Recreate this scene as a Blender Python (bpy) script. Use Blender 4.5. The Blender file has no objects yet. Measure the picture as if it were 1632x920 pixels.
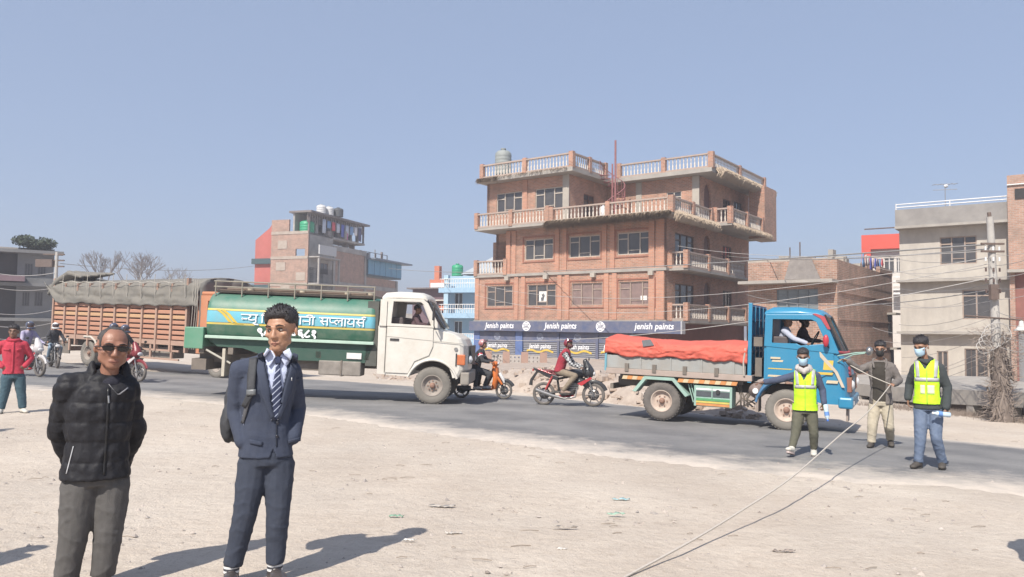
import bpy, bmesh, math, random
from mathutils import Vector, Matrix, noise
from mathutils.geometry import tessellate_polygon
random.seed(7)
R = math.radians
S = bpy.context.scene
COL = S.collection
# ------------------------------------------------------------------ camera, sky, sun, exposure
F = 1250.0
CAMZ = 1.56
PITCH = math.atan(70/1250.0)
CM = Matrix.Translation((0, 0, CAMZ)) @ Matrix.Rotation(R(90)+PITCH, 4, 'X') @ Matrix.Rotation(0.012, 4, 'Z')
cd = bpy.data.cameras.new('camera'); cam = bpy.data.objects.new('camera', cd); COL.objects.link(cam)
cam.matrix_world = CM
cd.sensor_width = 36; cd.lens = 36*F/1632.0
cd.clip_start = 0.1; cd.clip_end = 6000
S.camera = cam
S.view_settings.view_transform = 'Standard'; S.view_settings.look = 'None'
S.view_settings.exposure = 0.70; S.view_settings.gamma = 1
SUN_EL = R(47); SUN_D = Vector((-0.44, -0.90, 0)).normalized()*math.cos(SUN_EL)+Vector((0, 0, math.sin(SUN_EL)))
W_ = bpy.data.worlds.new('World'); S.world = W_; W_.use_nodes = True
nt = W_.node_tree; nt.nodes.clear()
sky = nt.nodes.new('ShaderNodeTexSky'); sky.sky_type = 'NISHITA'; sky.sun_disc = False
sky.sun_elevation = SUN_EL; sky.sun_rotation = math.atan2(SUN_D.x, SUN_D.y)
sky.air_density = 1.0; sky.dust_density = 3.0; sky.ozone_density = 2.2; sky.altitude = 1300
hz = nt.nodes.new('ShaderNodeMixRGB'); hz.inputs[0].default_value = 0.62; hz.inputs[2].default_value = (2.85, 3.5, 4.9, 1)
bg = nt.nodes.new('ShaderNodeBackground'); bg.inputs[1].default_value = 0.093
wo = nt.nodes.new('ShaderNodeOutputWorld')
nt.links.new(sky.outputs[0], hz.inputs[1]); nt.links.new(hz.outputs[0], bg.inputs[0]); nt.links.new(bg.outputs[0], wo.inputs[0])
sl = bpy.data.lights.new('sun', 'SUN'); sl.energy = 4.1; sl.angle = R(0.6); sl.color = (1, 0.935, 0.84)
so = bpy.data.objects.new('sun', sl); COL.objects.link(so)
so.rotation_euler = SUN_D.to_track_quat('Z', 'Y').to_euler()
S.render.engine = 'CYCLES'
# ------------------------------------------------------------------ photo pixel -> world helpers
def ray(px, py):
    return CM.to_3x3() @ Vector(((px-816)/F, -(py-460)/F, -1))
def at(px, py, Y):
    d = ray(px, py); return Vector((0, 0, CAMZ)) + d*(Y/d.y)
def gz(x, y):
    ye = y if y < 36 else 36+5*math.tanh((y-36)/5)
    xe = max(-30, min(24, x))
    return .08 - .012*xe - .02*ye - .0005*xe*ye
def G(px, py):
    d = ray(px, py); t = 5.0
    for _ in range(60):
        p = Vector((0, 0, CAMZ)) + d*t
        t += 0.5*((p.z-gz(p.x, p.y))/max(.02, -d.z)) if d.z < 0 else 0
    p = Vector((0, 0, CAMZ)) + d*t; return Vector((p.x, p.y, gz(p.x, p.y)))
# ------------------------------------------------------------------ materials
MATS = {}
def mat(name, c, c2=None, sc=6, rough=.7, metal=0, bump=.0, bsc=60, spec=.5, kind=None, det=6, mixf=.5, dust=0, coat=0, stretch=(1, 1, 1)):
    """principled material; colour wanders between c and c2 with noise; optional fine bump and dust"""
    if name in MATS: return MATS[name]
    m = bpy.data.materials.new(name); m.use_nodes = True; MATS[name] = m
    t = m.node_tree; N = t.nodes; L = t.links; b = N['Principled BSDF']
    b.inputs['Roughness'].default_value = rough; b.inputs['Metallic'].default_value = metal
    b.inputs['Specular IOR Level'].default_value = spec
    if coat: b.inputs['Coat Weight'].default_value = coat; b.inputs['Coat Roughness'].default_value = .15
    if c2 is None: c2 = tuple(v*.78 for v in c)
    tc = N.new('ShaderNodeTexCoord'); mp = N.new('ShaderNodeMapping'); L.new(tc.outputs['Object'], mp.inputs[0])
    mp.inputs['Scale'].default_value = stretch
    n = N.new('ShaderNodeTexNoise'); n.inputs['Scale'].default_value = sc; n.inputs['Detail'].default_value = det; n.inputs['Roughness'].default_value = .65
    L.new(mp.outputs[0], n.inputs['Vector'])
    r = N.new('ShaderNodeValToRGB'); r.color_ramp.elements[0].position = .5-mixf*.4; r.color_ramp.elements[1].position = .5+mixf*.4
    r.color_ramp.elements[0].color = (*c, 1); r.color_ramp.elements[1].color = (*c2, 1)
    L.new(n.outputs[0], r.inputs[0]); out = r.outputs[0]
    if dust:
        n2 = N.new('ShaderNodeTexNoise'); n2.inputs['Scale'].default_value = 2.3; n2.inputs['Detail'].default_value = 8; n2.inputs['Roughness'].default_value = .7
        L.new(tc.outputs['Object'], n2.inputs['Vector'])
        mr = N.new('ShaderNodeMapRange'); mr.inputs[1].default_value = .35; mr.inputs[2].default_value = .75; mr.inputs[3].default_value = dust*.25; mr.inputs[4].default_value = dust
        L.new(n2.outputs[0], mr.inputs[0])
        mx = N.new('ShaderNodeMixRGB'); mx.inputs[2].default_value = (.36, .30, .24, 1)
        L.new(mr.outputs[0], mx.inputs[0]); L.new(out, mx.inputs[1]); out = mx.outputs[0]
    L.new(out, b.inputs['Base Color'])
    if bump:
        n3 = N.new('ShaderNodeTexNoise'); n3.inputs['Scale'].default_value = bsc; n3.inputs['Detail'].default_value = 4
        L.new(mp.outputs[0], n3.inputs['Vector'])
        bp = N.new('ShaderNodeBump'); bp.inputs['Strength'].default_value = bump; bp.inputs['Distance'].default_value = .02
        L.new(n3.outputs[0], bp.inputs['Height']); L.new(bp.outputs[0], b.inputs['Normal'])
    return m
def brick_mat(name, c1, c2, mortar, scale=1.0, stain=.3, bw=.25, bh=.088):
    if name in MATS: return MATS[name]
    m = bpy.data.materials.new(name); m.use_nodes = True; MATS[name] = m
    t = m.node_tree; N = t.nodes; L = t.links; b = N['Principled BSDF']; b.inputs['Roughness'].default_value = .9
    tc = N.new('ShaderNodeTexCoord'); sp = N.new('ShaderNodeSeparateXYZ'); L.new(tc.outputs['Object'], sp.inputs[0])
    ad = N.new('ShaderNodeMath'); L.new(sp.outputs[0], ad.inputs[0]); L.new(sp.outputs[1], ad.inputs[1])
    cb = N.new('ShaderNodeCombineXYZ'); L.new(ad.outputs[0], cb.inputs[0]); L.new(sp.outputs[2], cb.inputs[1])
    br = N.new('ShaderNodeTexBrick'); L.new(cb.outputs[0], br.inputs[0])
    br.inputs['Color1'].default_value = (*c1, 1); br.inputs['Color2'].default_value = (*c2, 1); br.inputs['Mortar'].default_value = (*mortar, 1)
    br.inputs['Scale'].default_value = scale; br.inputs['Brick Width'].default_value = bw; br.inputs['Row Height'].default_value = bh
    br.inputs['Mortar Size'].default_value = .013; br.inputs['Bias'].default_value = -.1
    n = N.new('ShaderNodeTexNoise'); n.inputs['Scale'].default_value = 1.3; n.inputs['Detail'].default_value = 11; n.inputs['Roughness'].default_value = .7
    L.new(tc.outputs['Object'], n.inputs['Vector'])
    mr = N.new('ShaderNodeMapRange'); mr.inputs[1].default_value = .42; mr.inputs[2].default_value = .66; mr.inputs[4].default_value = stain
    L.new(n.outputs[0], mr.inputs[0])
    mx = N.new('ShaderNodeMixRGB'); mx.inputs[2].default_value = (.19, .15, .12, 1)
    L.new(mr.outputs[0], mx.inputs[0]); L.new(br.outputs[0], mx.inputs[1]); L.new(mx.outputs[0], b.inputs['Base Color'])
    bp = N.new('ShaderNodeBump'); bp.inputs['Strength'].default_value = .6; bp.inputs['Distance'].default_value = .02; bp.invert = True
    L.new(br.outputs[1], bp.inputs['Height']); L.new(bp.outputs[0], b.inputs['Normal'])
    return m
def glass_mat(name, tint=(.75, .8, .82), alpha=.35):
    if name in MATS: return MATS[name]
    m = bpy.data.materials.new(name); m.use_nodes = True; MATS[name] = m
    t = m.node_tree; N = t.nodes; L = t.links; N.remove(N['Principled BSDF'])
    tr = N.new('ShaderNodeBsdfTransparent'); tr.inputs[0].default_value = (*tint, 1)
    g = N.new('ShaderNodeBsdfGlossy'); g.inputs['Roughness'].default_value = .06
    mx = N.new('ShaderNodeMixShader'); mx.inputs[0].default_value = alpha
    L.new(tr.outputs[0], mx.inputs[1]); L.new(g.outputs[0], mx.inputs[2]); L.new(mx.outputs[0], N['Material Output'].inputs[0])
    return m
# ------------------------------------------------------------------ mesh builder
def sgnpow(v, p): return math.copysign(abs(v)**p, v)
class MB:
    def __init__(s, M=None): s.v = []; s.f = []; s.M = M or Matrix.Identity(4); s.sm = []
    def add(s, vs, fs, smooth=False):
        o = len(s.v); M = s.M
        s.v.extend((M @ Vector(p))[:] for p in vs)
        for f in fs: s.f.append(tuple(i+o for i in f)); s.sm.append(smooth)
        return s
    def box(s, c, d, m=None):
        x, y, z = d[0]/2, d[1]/2, d[2]/2; m = m or Matrix.Identity(4)
        if m is not None and len(m) == 3: m = m.to_4x4()
        vs = [Vector(c)+(m @ Vector(p)) for p in ((-x, -y, -z), (x, -y, -z), (x, y, -z), (-x, y, -z), (-x, -y, z), (x, -y, z), (x, y, z), (-x, y, z))]
        return s.add(vs, [(0, 3, 2, 1), (4, 5, 6, 7), (0, 1, 5, 4), (1, 2, 6, 5), (2, 3, 7, 6), (3, 0, 4, 7)])
    def bb(s, x0, x1, y0, y1, z0, z1):
        return s.box(((x0+x1)/2, (y0+y1)/2, (z0+z1)/2), (x1-x0, y1-y0, z1-z0))
    def loft(s, rings, closed=True, cap=True, smooth=True):
        n = len(rings[0]); vs = [p for r in rings for p in r]; fs = []
        for i in range(len(rings)-1):
            for j in range(n if closed else n-1):
                k = (j+1) % n; fs.append((i*n+j, i*n+k, (i+1)*n+k, (i+1)*n+j))
        s.add(vs, fs, smooth)
        if cap and closed:
            s.add(rings[0], [tuple(range(n))[::-1]]); s.add(rings[-1], [tuple(range(n))])
        return s
    def tube(s, pts, r, n=8, smooth=True, flat=1.0, cap=True):
        pts = [Vector(p) for p in pts]
        if not hasattr(r, '__len__'): r = [r]*len(pts)
        rings = []; up = None
        for i, p in enumerate(pts):
            d = (pts[min(i+1, len(pts)-1)]-pts[max(i-1, 0)]); d = d.normalized() if d.length > 1e-9 else Vector((0, 0, 1))
            if up is None: up = d.cross(Vector((0, 1, 0))); up = up if up.length > .2 else d.cross(Vector((1, 0, 0)))
            up = (up - d*up.dot(d)).normalized(); w = d.cross(up)
            rings.append([p+(up*math.cos(a)+w*math.sin(a)*flat)*r[i] for a in [2*math.pi*k/n for k in range(n)]])
        return s.loft(rings, True, cap, smooth)
    def cap(s, a, b, ra, rb, n=10):
        """capsule with round ends"""
        a = Vector(a); b = Vector(b); d = (b-a); L = d.length
        if L < 1e-6: return s.ell(a, (ra, ra, ra), n=n)
        d /= L; P = []; Q = []
        for t in (-1, -.8, -.5): P.append(a+d*(t*ra)); Q.append(ra*math.sqrt(max(0.0004, 1-t*t)))
        P.append(a); Q.append(ra); P.append(b); Q.append(rb)
        for t in (.5, .8, 1): P.append(b+d*(t*rb)); Q.append(rb*math.sqrt(max(0.0004, 1-t*t)))
        return s.tube(P, Q, n)
    def limb(s, pts, r, n=10):
        for i in range(len(pts)-1): s.cap(pts[i], pts[i+1], r[i], r[i+1], n)
        return s
    def ell(s, c, r, n=12, m=None, p=1.0):
        vs = []; fs = []; h = max(5, n//2+1); c = Vector(c)
        for i in range(h+1):
            a = -math.pi/2+math.pi*i/h
            for j in range(n):
                b = 2*math.pi*j/n
                q = Vector((r[0]*sgnpow(math.cos(a), p)*sgnpow(math.cos(b), p), r[1]*sgnpow(math.cos(a), p)*sgnpow(math.sin(b), p), r[2]*sgnpow(math.sin(a), p)))
                vs.append(c+(m @ q if m else q))
        for i in range(h):
            for j in range(n):
                k = (j+1) % n; fs.append((i*n+j, i*n+k, (i+1)*n+k, (i+1)*n+j))
        return s.add(vs, fs, True)
    def cyl(s, a, b, r, r2=None, n=16, smooth=True):
        return s.tube([a, b], [r, r if r2 is None else r2], n, smooth)
    def lathe(s, prof, c=(0, 0, 0), axis='Z', n=16, smooth=True, cap=None):
        rings = []; c = Vector(c)
        for r, h in prof:
            ring = []
            for k in range(n):
                a = 2*math.pi*k/n; u, v = r*math.cos(a), r*math.sin(a)
                ring.append(c+Vector({'Z': (u, v, h), 'Y': (u, h, v), 'X': (h, u, v)}[axis]))
            rings.append(ring)
        return s.loft(rings, True, prof[0][0] < .3*max(p[0] for p in prof) if cap is None else cap, smooth)
    def prism(s, poly, d0, d1, M=None, holes=()):
        """polygon (u,v) with holes, extruded along w from d0 to d1; M maps (u,v,w) to local space"""
        M = M or Matrix.Identity(4)
        loops = [[Vector((p[0], p[1], 0)) for p in poly]]+[[Vector((p[0], p[1], 0)) for p in h] for h in holes]
        flat = [p for l in loops for p in l]; n = len(flat)
        tr = tessellate_polygon(loops)
        vs = [M @ Vector((p.x, p.y, d0)) for p in flat]+[M @ Vector((p.x, p.y, d1)) for p in flat]
        fs = []
        for a, b, c in tr:
            fs.append((a, b, c)); fs.append((c+n, b+n, a+n))
        o = 0
        for l in loops:
            k = len(l)
            for i in range(k):
                j = (i+1) % k; fs.append((o+i, o+j, o+j+n, o+i+n))
            o += k
        return s.add(vs, fs)
    def build(s, name, m, parent=None, bevel=0, fix=True, stuff=False, thing=None):
        me = bpy.data.meshes.new(name); me.from_pydata(s.v, [], s.f)
        me.polygons.foreach_set('use_smooth', s.sm)
        if fix:
            b = bmesh.new(); b.from_mesh(me); bmesh.ops.recalc_face_normals(b, faces=b.faces[:]); b.to_mesh(me); b.free()
        me.materials.append(m); me.update()
        o = bpy.data.objects.new(name, me); COL.objects.link(o)
        if parent: o.parent = parent
        if bevel:
            bv = o.modifiers.new('b', 'BEVEL'); bv.width = bevel; bv.segments = 2; bv.limit_method = 'ANGLE'; bv.angle_limit = R(35)
        if stuff: o['kind'] = 'stuff'
        return o
def tag(o, label=None, cat=None, group=None, kind=None):
    if label: o['label'] = label
    if cat: o['category'] = cat
    if group: o['group'] = group
    if kind: o['kind'] = kind
    return o
def thing(name, label, cat, loc=(0, 0, 0), rz=0, group=None, M=None):
    o = bpy.data.objects.new(name, None); COL.objects.link(o); o.empty_display_size = .2
    if M is not None: o.matrix_world = M
    else: o.location = loc; o.rotation_euler = (0, 0, rz)
    return tag(o, label, cat, group)
def copy_child(ch, parent):
    c = ch.copy(); COL.objects.link(c); c.parent = parent; return c
def remesh(mb, voxel, smooth=4, disp=None, name='r'):
    """fuse overlapping closed pieces into one continuous surface"""
    me = bpy.data.meshes.new(name); me.from_pydata(mb.v, [], mb.f)
    b = bmesh.new(); b.from_mesh(me); bmesh.ops.recalc_face_normals(b, faces=b.faces[:]); b.to_mesh(me); b.free()
    o = bpy.data.objects.new(name, me); COL.objects.link(o)
    r = o.modifiers.new('r', 'REMESH'); r.mode = 'VOXEL'; r.voxel_size = voxel; r.use_smooth_shade = True
    if smooth:
        q = o.modifiers.new('s', 'SMOOTH'); q.factor = .5; q.iterations = smooth
    dg = bpy.context.evaluated_depsgraph_get(); dg.update()
    out = bpy.data.meshes.new_from_object(o.evaluated_get(dg), depsgraph=dg)
    bpy.data.objects.remove(o); bpy.data.meshes.remove(me)
    if disp:
        ns = [v.normal.copy() for v in out.vertices]
        for v, nn in zip(out.vertices, ns): v.co = v.co+nn*disp(v.co, nn)
    out.polygons.foreach_set('use_smooth', [True]*len(out.polygons))
    out.update(); return out
def put(name, me, m, parent=None):
    me.name = name; me.materials.clear(); me.materials.append(m)
    o = bpy.data.objects.new(name, me); COL.objects.link(o)
    if parent: o.parent = parent
    return o
def text_obj(txt, size, M, m, parent, name='lettering', depth=.004, shear=0, bold=0, font=None, sx=1.0, centre=True):
    c = bpy.data.curves.new(name, 'FONT'); c.body = txt; c.size = size; c.extrude = depth; c.shear = shear; c.offset = bold
    if centre: c.align_x = 'CENTER'; c.align_y = 'CENTER'
    c.resolution_u = 2
    o = bpy.data.objects.new(name, c); COL.objects.link(o)
    dg = bpy.context.evaluated_depsgraph_get(); me = bpy.data.meshes.new_from_object(o.evaluated_get(dg), depsgraph=dg)
    bpy.data.objects.remove(o)
    me.transform(M @ Matrix.Diagonal((sx, 1, 1, 1)))
    me.materials.clear(); me.materials.append(m)
    p = bpy.data.objects.new(name, me); COL.objects.link(p); p.parent = parent
    return p
def MX(o, u, v, w):
    return Matrix(((u[0], v[0], w[0], o[0]), (u[1], v[1], w[1], o[1]), (u[2], v[2], w[2], o[2]), (0, 0, 0, 1)))
# ================================================================== SETTING: ground, road, verge, walkway
NEAR = [(-70, 50), (-40, 34), (-24, 26)]+[tuple(G(a, b)[:2]) for a, b in ((0, 619), (150, 626), (290, 640), (450, 658), (620, 683), (860, 716), (1100, 745), (1370, 772), (1632, 794))]+[(9, 3.5), (14, -6), (20, -20)]
FAR = [(-80, 74), (-46, 56), (-30, 45)]+[tuple(G(a, b)[:2]) for a, b in ((180, 587), (330, 594), (480, 603), (620, 612), (760, 624), (930, 638), (1100, 657), (1330, 682), (1632, 713))]+[(12, 9), (18, -1), (26, -16)]
def dense(P, k):
    out = []
    for i in range(len(P)-1):
        p0 = Vector(P[max(i-1, 0)]); p1 = Vector(P[i]); p2 = Vector(P[i+1]); p3 = Vector(P[min(i+2, len(P)-1)])
        for j in range(k):
            t = j/k; out.append(.5*((2*p1)+(p2-p0)*t+(2*p0-5*p1+4*p2-p3)*t*t+(3*p1-p0-3*p2+p3)*t**3))
    out.append(Vector(P[-1])); return out
ND = dense(NEAR, 8); FD = dense(FAR, 8)
poly = ND+FD[::-1]
SEG = []
for i in range(len(poly)):
    a = poly[i]; b = poly[(i+1) % len(poly)]; SEG.append((a.x, a.y, b.x-a.x, b.y-a.y, max(1e-9, (b.x-a.x)**2+(b.y-a.y)**2)))
def road_sd(x, y):
    best = 1e9; ins = False
    for ax, ay, dx, dy, l2 in SEG:
        t = ((x-ax)*dx+(y-ay)*dy)/l2; t = 0 if t < 0 else 1 if t > 1 else t
        ex = x-ax-t*dx; ey = y-ay-t*dy; d = ex*ex+ey*ey
        if d < best: best = d
        if (ay > y) != (ay+dy > y) and x < ax+(y-ay)*dx/dy: ins = not ins
    return -math.sqrt(best) if ins else math.sqrt(best)
def dirt_material():
    m = bpy.data.materials.new('pale_dry_dirt'); m.use_nodes = True
    t = m.node_tree; N = t.nodes; L = t.links; b = N['Principled BSDF']; b.inputs['Roughness'].default_value = .95; b.inputs['Specular IOR Level'].default_value = .2
    tc = N.new('ShaderNodeTexCoord')
    def ns(sc, de, ro=.6, st=(1, 1, 1)):
        mp = N.new('ShaderNodeMapping'); mp.inputs['Scale'].default_value = st; L.new(tc.outputs['Object'], mp.inputs[0])
        n = N.new('ShaderNodeTexNoise'); n.inputs['Scale'].default_value = sc; n.inputs['Detail'].default_value = de; n.inputs['Roughness'].default_value = ro
        L.new(mp.outputs[0], n.inputs['Vector']); return n.outputs[0]
    def ramp(i, p0, p1, c0, c1):
        r = N.new('ShaderNodeValToRGB'); r.color_ramp.elements[0].position = p0; r.color_ramp.elements[1].position = p1
        r.color_ramp.elements[0].color = (*c0, 1); r.color_ramp.elements[1].color = (*c1, 1); L.new(i, r.inputs[0]); return r.outputs[0]
    def mul(a, bb):
        x = N.new('ShaderNodeMixRGB'); x.blend_type = 'MULTIPLY'; x.inputs[0].default_value = 1; L.new(a, x.inputs[1]); L.new(bb, x.inputs[2]); return x.outputs[0]
    c = ramp(ns(.35, 9, .62), .34, .68, (.555, .475, .395), (.62, .55, .47))
    c = mul(c, ramp(ns(2.6, 8, .7, (1, 1.8, 1)), .3, .62, (.88, .87, .87), (1, 1, 1)))
    c = mul(c, ramp(ns(22, 6, .7), .32, .48, (.85, .83, .81), (1, 1, 1)))
    c = mul(c, ramp(ns(75, 3, .6), .30, .42, (.80, .78, .76), (1, 1, 1)))
    c = mul(c, ramp(ns(.55, 5, .5, (1, .25, 1)), .36, .60, (.90, .90, .905), (1, 1, 1)))
    c = mul(c, ramp(ns(7, 9, .8, (1, 1.6, 1)), .36, .47, (.88, .865, .85), (1, 1, 1)))
    L.new(c, b.inputs['Base Color'])
    h1 = ns(9, 8, .7); h2 = ns(60, 4, .7)
    ad = N.new('ShaderNodeMath'); ad.operation = 'MULTIPLY_ADD'; ad.inputs[1].default_value = .25; L.new(h2, ad.inputs[0]); L.new(h1, ad.inputs[2])
    bp = N.new('ShaderNodeBump'); bp.inputs['Strength'].default_value = .7; bp.inputs['Distance'].default_value = .05
    L.new(ad.outputs[0], bp.inputs['Height']); L.new(bp.outputs[0], b.inputs['Normal'])
    return m
DIRT = dirt_material()
def ground():
    def lines(a, b, d0, d1, st):
        l = []; x = d0
        while x <= d1: l.append(x); x += st
        x = d0; s = st
        while x > a: s *= 1.25; x -= s; l.append(max(x, a))
        x = d1; s = st
        while x < b: s *= 1.25; x += s; l.append(min(x, b))
        return sorted(set(l))
    xs = lines(-2500, 2500, -14, 15, .24); ys = lines(-60, 4000, 1, 27, .2)
    vs = []
    for y in ys:
        for x in xs:
            z = gz(x, y)
            if -45 < x < 32 and -20 < y < 56:
                sd = road_sd(x, y)
                if sd > 0:
                    k = min(1, sd/1.2)
                    z += k*(.022*noise.noise((x*.9, y*.9, 0))+.010*noise.noise((x*3.1, y*3.1, 4)))+.012*k
                else: z -= .03 if sd < -.25 else .0
            elif y > 60: z += -.0006*(y-60)
            vs.append((x, y, z))
    n = len(xs); fs = [(j*n+i, j*n+i+1, (j+1)*n+i+1, (j+1)*n+i) for j in range(len(ys)-1) for i in range(n-1)]
    MB().add(vs, fs, True).build('ground', DIRT, fix=False)['kind'] = 'structure'
ground()
def road():
    m = bpy.data.materials.new('dusty_asphalt'); m.use_nodes = True
    t = m.node_tree; N = t.nodes; L = t.links; b = N['Principled BSDF']; b.inputs['Roughness'].default_value = .85; b.inputs['Specular IOR Level'].default_value = .3
    tc = N.new('ShaderNodeTexCoord'); at_ = N.new('ShaderNodeAttribute'); at_.attribute_name = 'edge'
    def ns(sc, de, ro=.6):
        n = N.new('ShaderNodeTexNoise'); n.inputs['Scale'].default_value = sc; n.inputs['Detail'].default_value = de; n.inputs['Roughness'].default_value = ro
        L.new(tc.outputs['Object'], n.inputs['Vector']); return n.outputs[0]
    def ramp(i, p0, p1, c0, c1):
        r = N.new('ShaderNodeValToRGB'); r.color_ramp.elements[0].position = p0; r.color_ramp.elements[1].position = p1
        r.color_ramp.elements[0].color = (*c0, 1); r.color_ramp.elements[1].color = (*c1, 1); L.new(i, r.inputs[0]); return r.outputs[0]
    base = ramp(ns(.5, 7), .35, .65, (.185, .183, .184), (.245, .24, .236))
    g = N.new('ShaderNodeMixRGB'); g.blend_type = 'MULTIPLY'; g.inputs[0].default_value = 1
    # worn wheel paths and dark patches
    aa = N.new('ShaderNodeAttribute'); aa.attribute_name = 'across'; wv = N.new('ShaderNodeMath'); wv.operation = 'MULTIPLY'; wv.inputs[1].default_value = 28; L.new(aa.outputs['Fac'], wv.inputs[0])
    w2 = N.new('ShaderNodeMath'); w2.operation = 'SINE'; L.new(wv.outputs[0], w2.inputs[0]); w3 = N.new('ShaderNodeMath'); w3.operation = 'MULTIPLY_ADD'; w3.inputs[1].default_value = .07; L.new(w2.outputs[0], w3.inputs[0]); L.new(ns(.8, 8, .7), w3.inputs[2])
    b2 = N.new('ShaderNodeMixRGB'); b2.blend_type = 'MULTIPLY'; b2.inputs[0].default_value = 1; L.new(base, b2.inputs[1]); L.new(ramp(w3.outputs[0], .36, .58, (.80, .80, .81), (1.06, 1.05, 1.04)), b2.inputs[2]); base = b2.outputs[0]
    L.new(base, g.inputs[1]); L.new(ramp(ns(45, 3), .3, .7, (.8, .8, .8), (1.08, 1.08, 1.08)), g.inputs[2])
    # dust drifted over the edges: attribute "edge" is 1 at the rim and 0 well inside
    a = N.new('ShaderNodeMath'); a.operation = 'MULTIPLY_ADD'; L.new(ns(1.6, 9, .72), a.inputs[0]); a.inputs[1].default_value = 1.5; 
    s = N.new('ShaderNodeMath'); s.operation = 'ADD'; s.inputs[1].default_value = -.98; L.new(at_.outputs['Fac'], s.inputs[0]); L.new(s.outputs[0], a.inputs[2])
    mr = N.new('ShaderNodeMapRange'); mr.inputs[1].default_value = 0.05; mr.inputs[2].default_value = .75; mr.inputs[4].default_value = 1; L.new(a.outputs[0], mr.inputs[0])
    mx = N.new('ShaderNodeMixRGB'); L.new(mr.outputs[0], mx.inputs[0]); L.new(g.outputs[0], mx.inputs[1]); mx.inputs[2].default_value = (.56, .49, .42, 1)
    L.new(mx.outputs[0], b.inputs['Base Color'])
    bp = N.new('ShaderNodeBump'); bp.inputs['Strength'].default_value = .4; bp.inputs['Distance'].default_value = .01; L.new(ns(90, 4), bp.inputs['Height']); L.new(bp.outputs[0], b.inputs['Normal'])
    K = 26; vs = []; ed = []; ac = []
    A = dense(NEAR, 10); B = dense(FAR, 10)
    for i, (p, q) in enumerate(zip(A, B)):
        L_ = (q-p).length
        for j in range(K+1):
            t_ = j/K; r = p.lerp(q, t_)
            if j in (0, K): r = r+(p-q).normalized()*(.18*noise.noise((i*.6, j, 0)))*(1 if j == 0 else -1)
            z = gz(r.x, r.y)+.010
            if j in (0, K): z = gz(r.x, r.y)-.03
            vs.append((r.x, r.y, z))
            dn = t_*L_; df = (1-t_)*L_
            ed.append(max(0, 1-dn/2.7, 1-df/1.1)); ac.append(t_)
    fs = [(i*(K+1)+j, i*(K+1)+j+1, (i+1)*(K+1)+j+1, (i+1)*(K+1)+j) for i in range(len(A)-1) for j in range(K)]
    o = MB().add(vs, fs, True).build('road', m, fix=False); o['kind'] = 'structure'
    at2 = o.data.attributes.new('edge', 'FLOAT', 'POINT'); at2.data.foreach_set('value', ed); at3 = o.data.attributes.new('across', 'FLOAT', 'POINT'); at3.data.foreach_set('value', ac)
    if o.data.polygons[0].normal.z < 0: o.data.flip_normals()
road()
STONE = mat('pale_stone', (.50, .44, .39), (.28, .24, .21), 3, .95, bump=.3)
def scatter(n, area, smin, smax, seed, name, m, allow, lift=0):
    rnd = random.Random(seed); mb = MB(); k = 0; tries = 0
    while k < n and tries < n*12:
        tries += 1
        x, y = area(rnd)
        if not allow(x, y, rnd): continue
        s = smin*(smax/smin)**(rnd.random()**2.2)
        z = gz(x, y)+.012+lift
        rz = Matrix.Rotation(rnd.random()*6.3, 3, 'Z')
        q = [(1, 0, 0), (.3, .8, 0), (-.9, .5, 0), (-.6, -.7, 0), (.4, -.8, 0), (.1, .1, .7)]
        vs = [Vector((x, y, z-.2*s))+(rz @ Vector((a*s*rnd.uniform(.6, 1.2), b*s*rnd.uniform(.5, 1.1), c*s*rnd.uniform(.5, 1.1)))) for a, b, c in q]
        mb.add(vs, [(0, 1, 5), (1, 2, 5), (2, 3, 5), (3, 4, 5), (4, 0, 5)]); k += 1
    o = mb.build(name, m, fix=False); o['kind'] = 'stuff'; return o
def dirt_only(x, y, r):
    sd = road_sd(x, y)
    return (sd > 0 or (sd > -1.2 and r.random() < .35)) and noise.noise((x*.7, y*.7, 9)) > r.uniform(-.6, .25)
def near_area(r):
    y = 3.2+18*(r.random()**1.5); return (r.uniform(-.72, .72)*y, y)
scatter(2600, near_area, .007, .040, 3, 'gravel', STONE, dirt_only)
scatter(300, near_area, .008, .032, 5, 'dark_gravel', mat('dark_stone', (.28, .24, .21), (.18, .15, .13), 5, .95), dirt_only)
scatter(900, lambda r: (lambda y: (r.uniform(-.72, .72)*y, y))(3.2+9*(r.random()**1.3)), .008, .05, 8, 'grey_gravel', mat('grey_stone', (.38, .34, .31), (.24, .21, .19), 5, .95), dirt_only)
twg = MB(); rnd = random.Random(77)
for _ in range(260):
    x, y = near_area(rnd)
    if not dirt_only(x, y, rnd): continue
    a = rnd.uniform(-.5, .5)+(math.pi if rnd.random() < .5 else 0); L_ = rnd.uniform(.03, .16); d = Vector((math.cos(a), math.sin(a), 0))*L_; p = Vector((x, y, gz(x, y)+.022)); twg.tube([p, p+d*.5+Vector((0, 0, .006)), p+d], .0035, 4)
twg.build('twigs', mat('twig_brown', (.34, .28, .23), (.24, .2, .16), 9, .9), stuff=True)
# bits of litter on the dirt: each its own thing
def scrap(px, py, w, col, label, h=.02, seed=0, cat='litter', name='plastic_scrap'):
    rnd = random.Random(seed); p = G(px, py); n = 9; mb = MB(); vs = []; fs = []
    for i in range(n):
        for j in range(3):
            vs.append((p.x-w/2+w*i/(n-1)+rnd.uniform(-.01, .01), p.y+(j-1)*w*.14*rnd.uniform(.5, 1.3)*(1-abs(i/(n-1)*2-1)**3*.7), p.z+.022+h*rnd.random()))
    for i in range(n-1):
        for j in range(2): a = i*3+j; fs.append((a, a+3, a+4, a+1))
    mb.add(vs, fs, True); o = mb.build(name, mat('scrap_%s' % name+str(seed), col, tuple(v*.75 for v in col), 30, .6), fix=False)
    sd = o.modifiers.new('s', 'SOLIDIFY'); sd.thickness = .003
    tag(o, label, cat)
scrap(990, 800, .17, (.35, .52, .54), 'crumpled blue plastic scrap lying on the pale dirt', seed=1)
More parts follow.
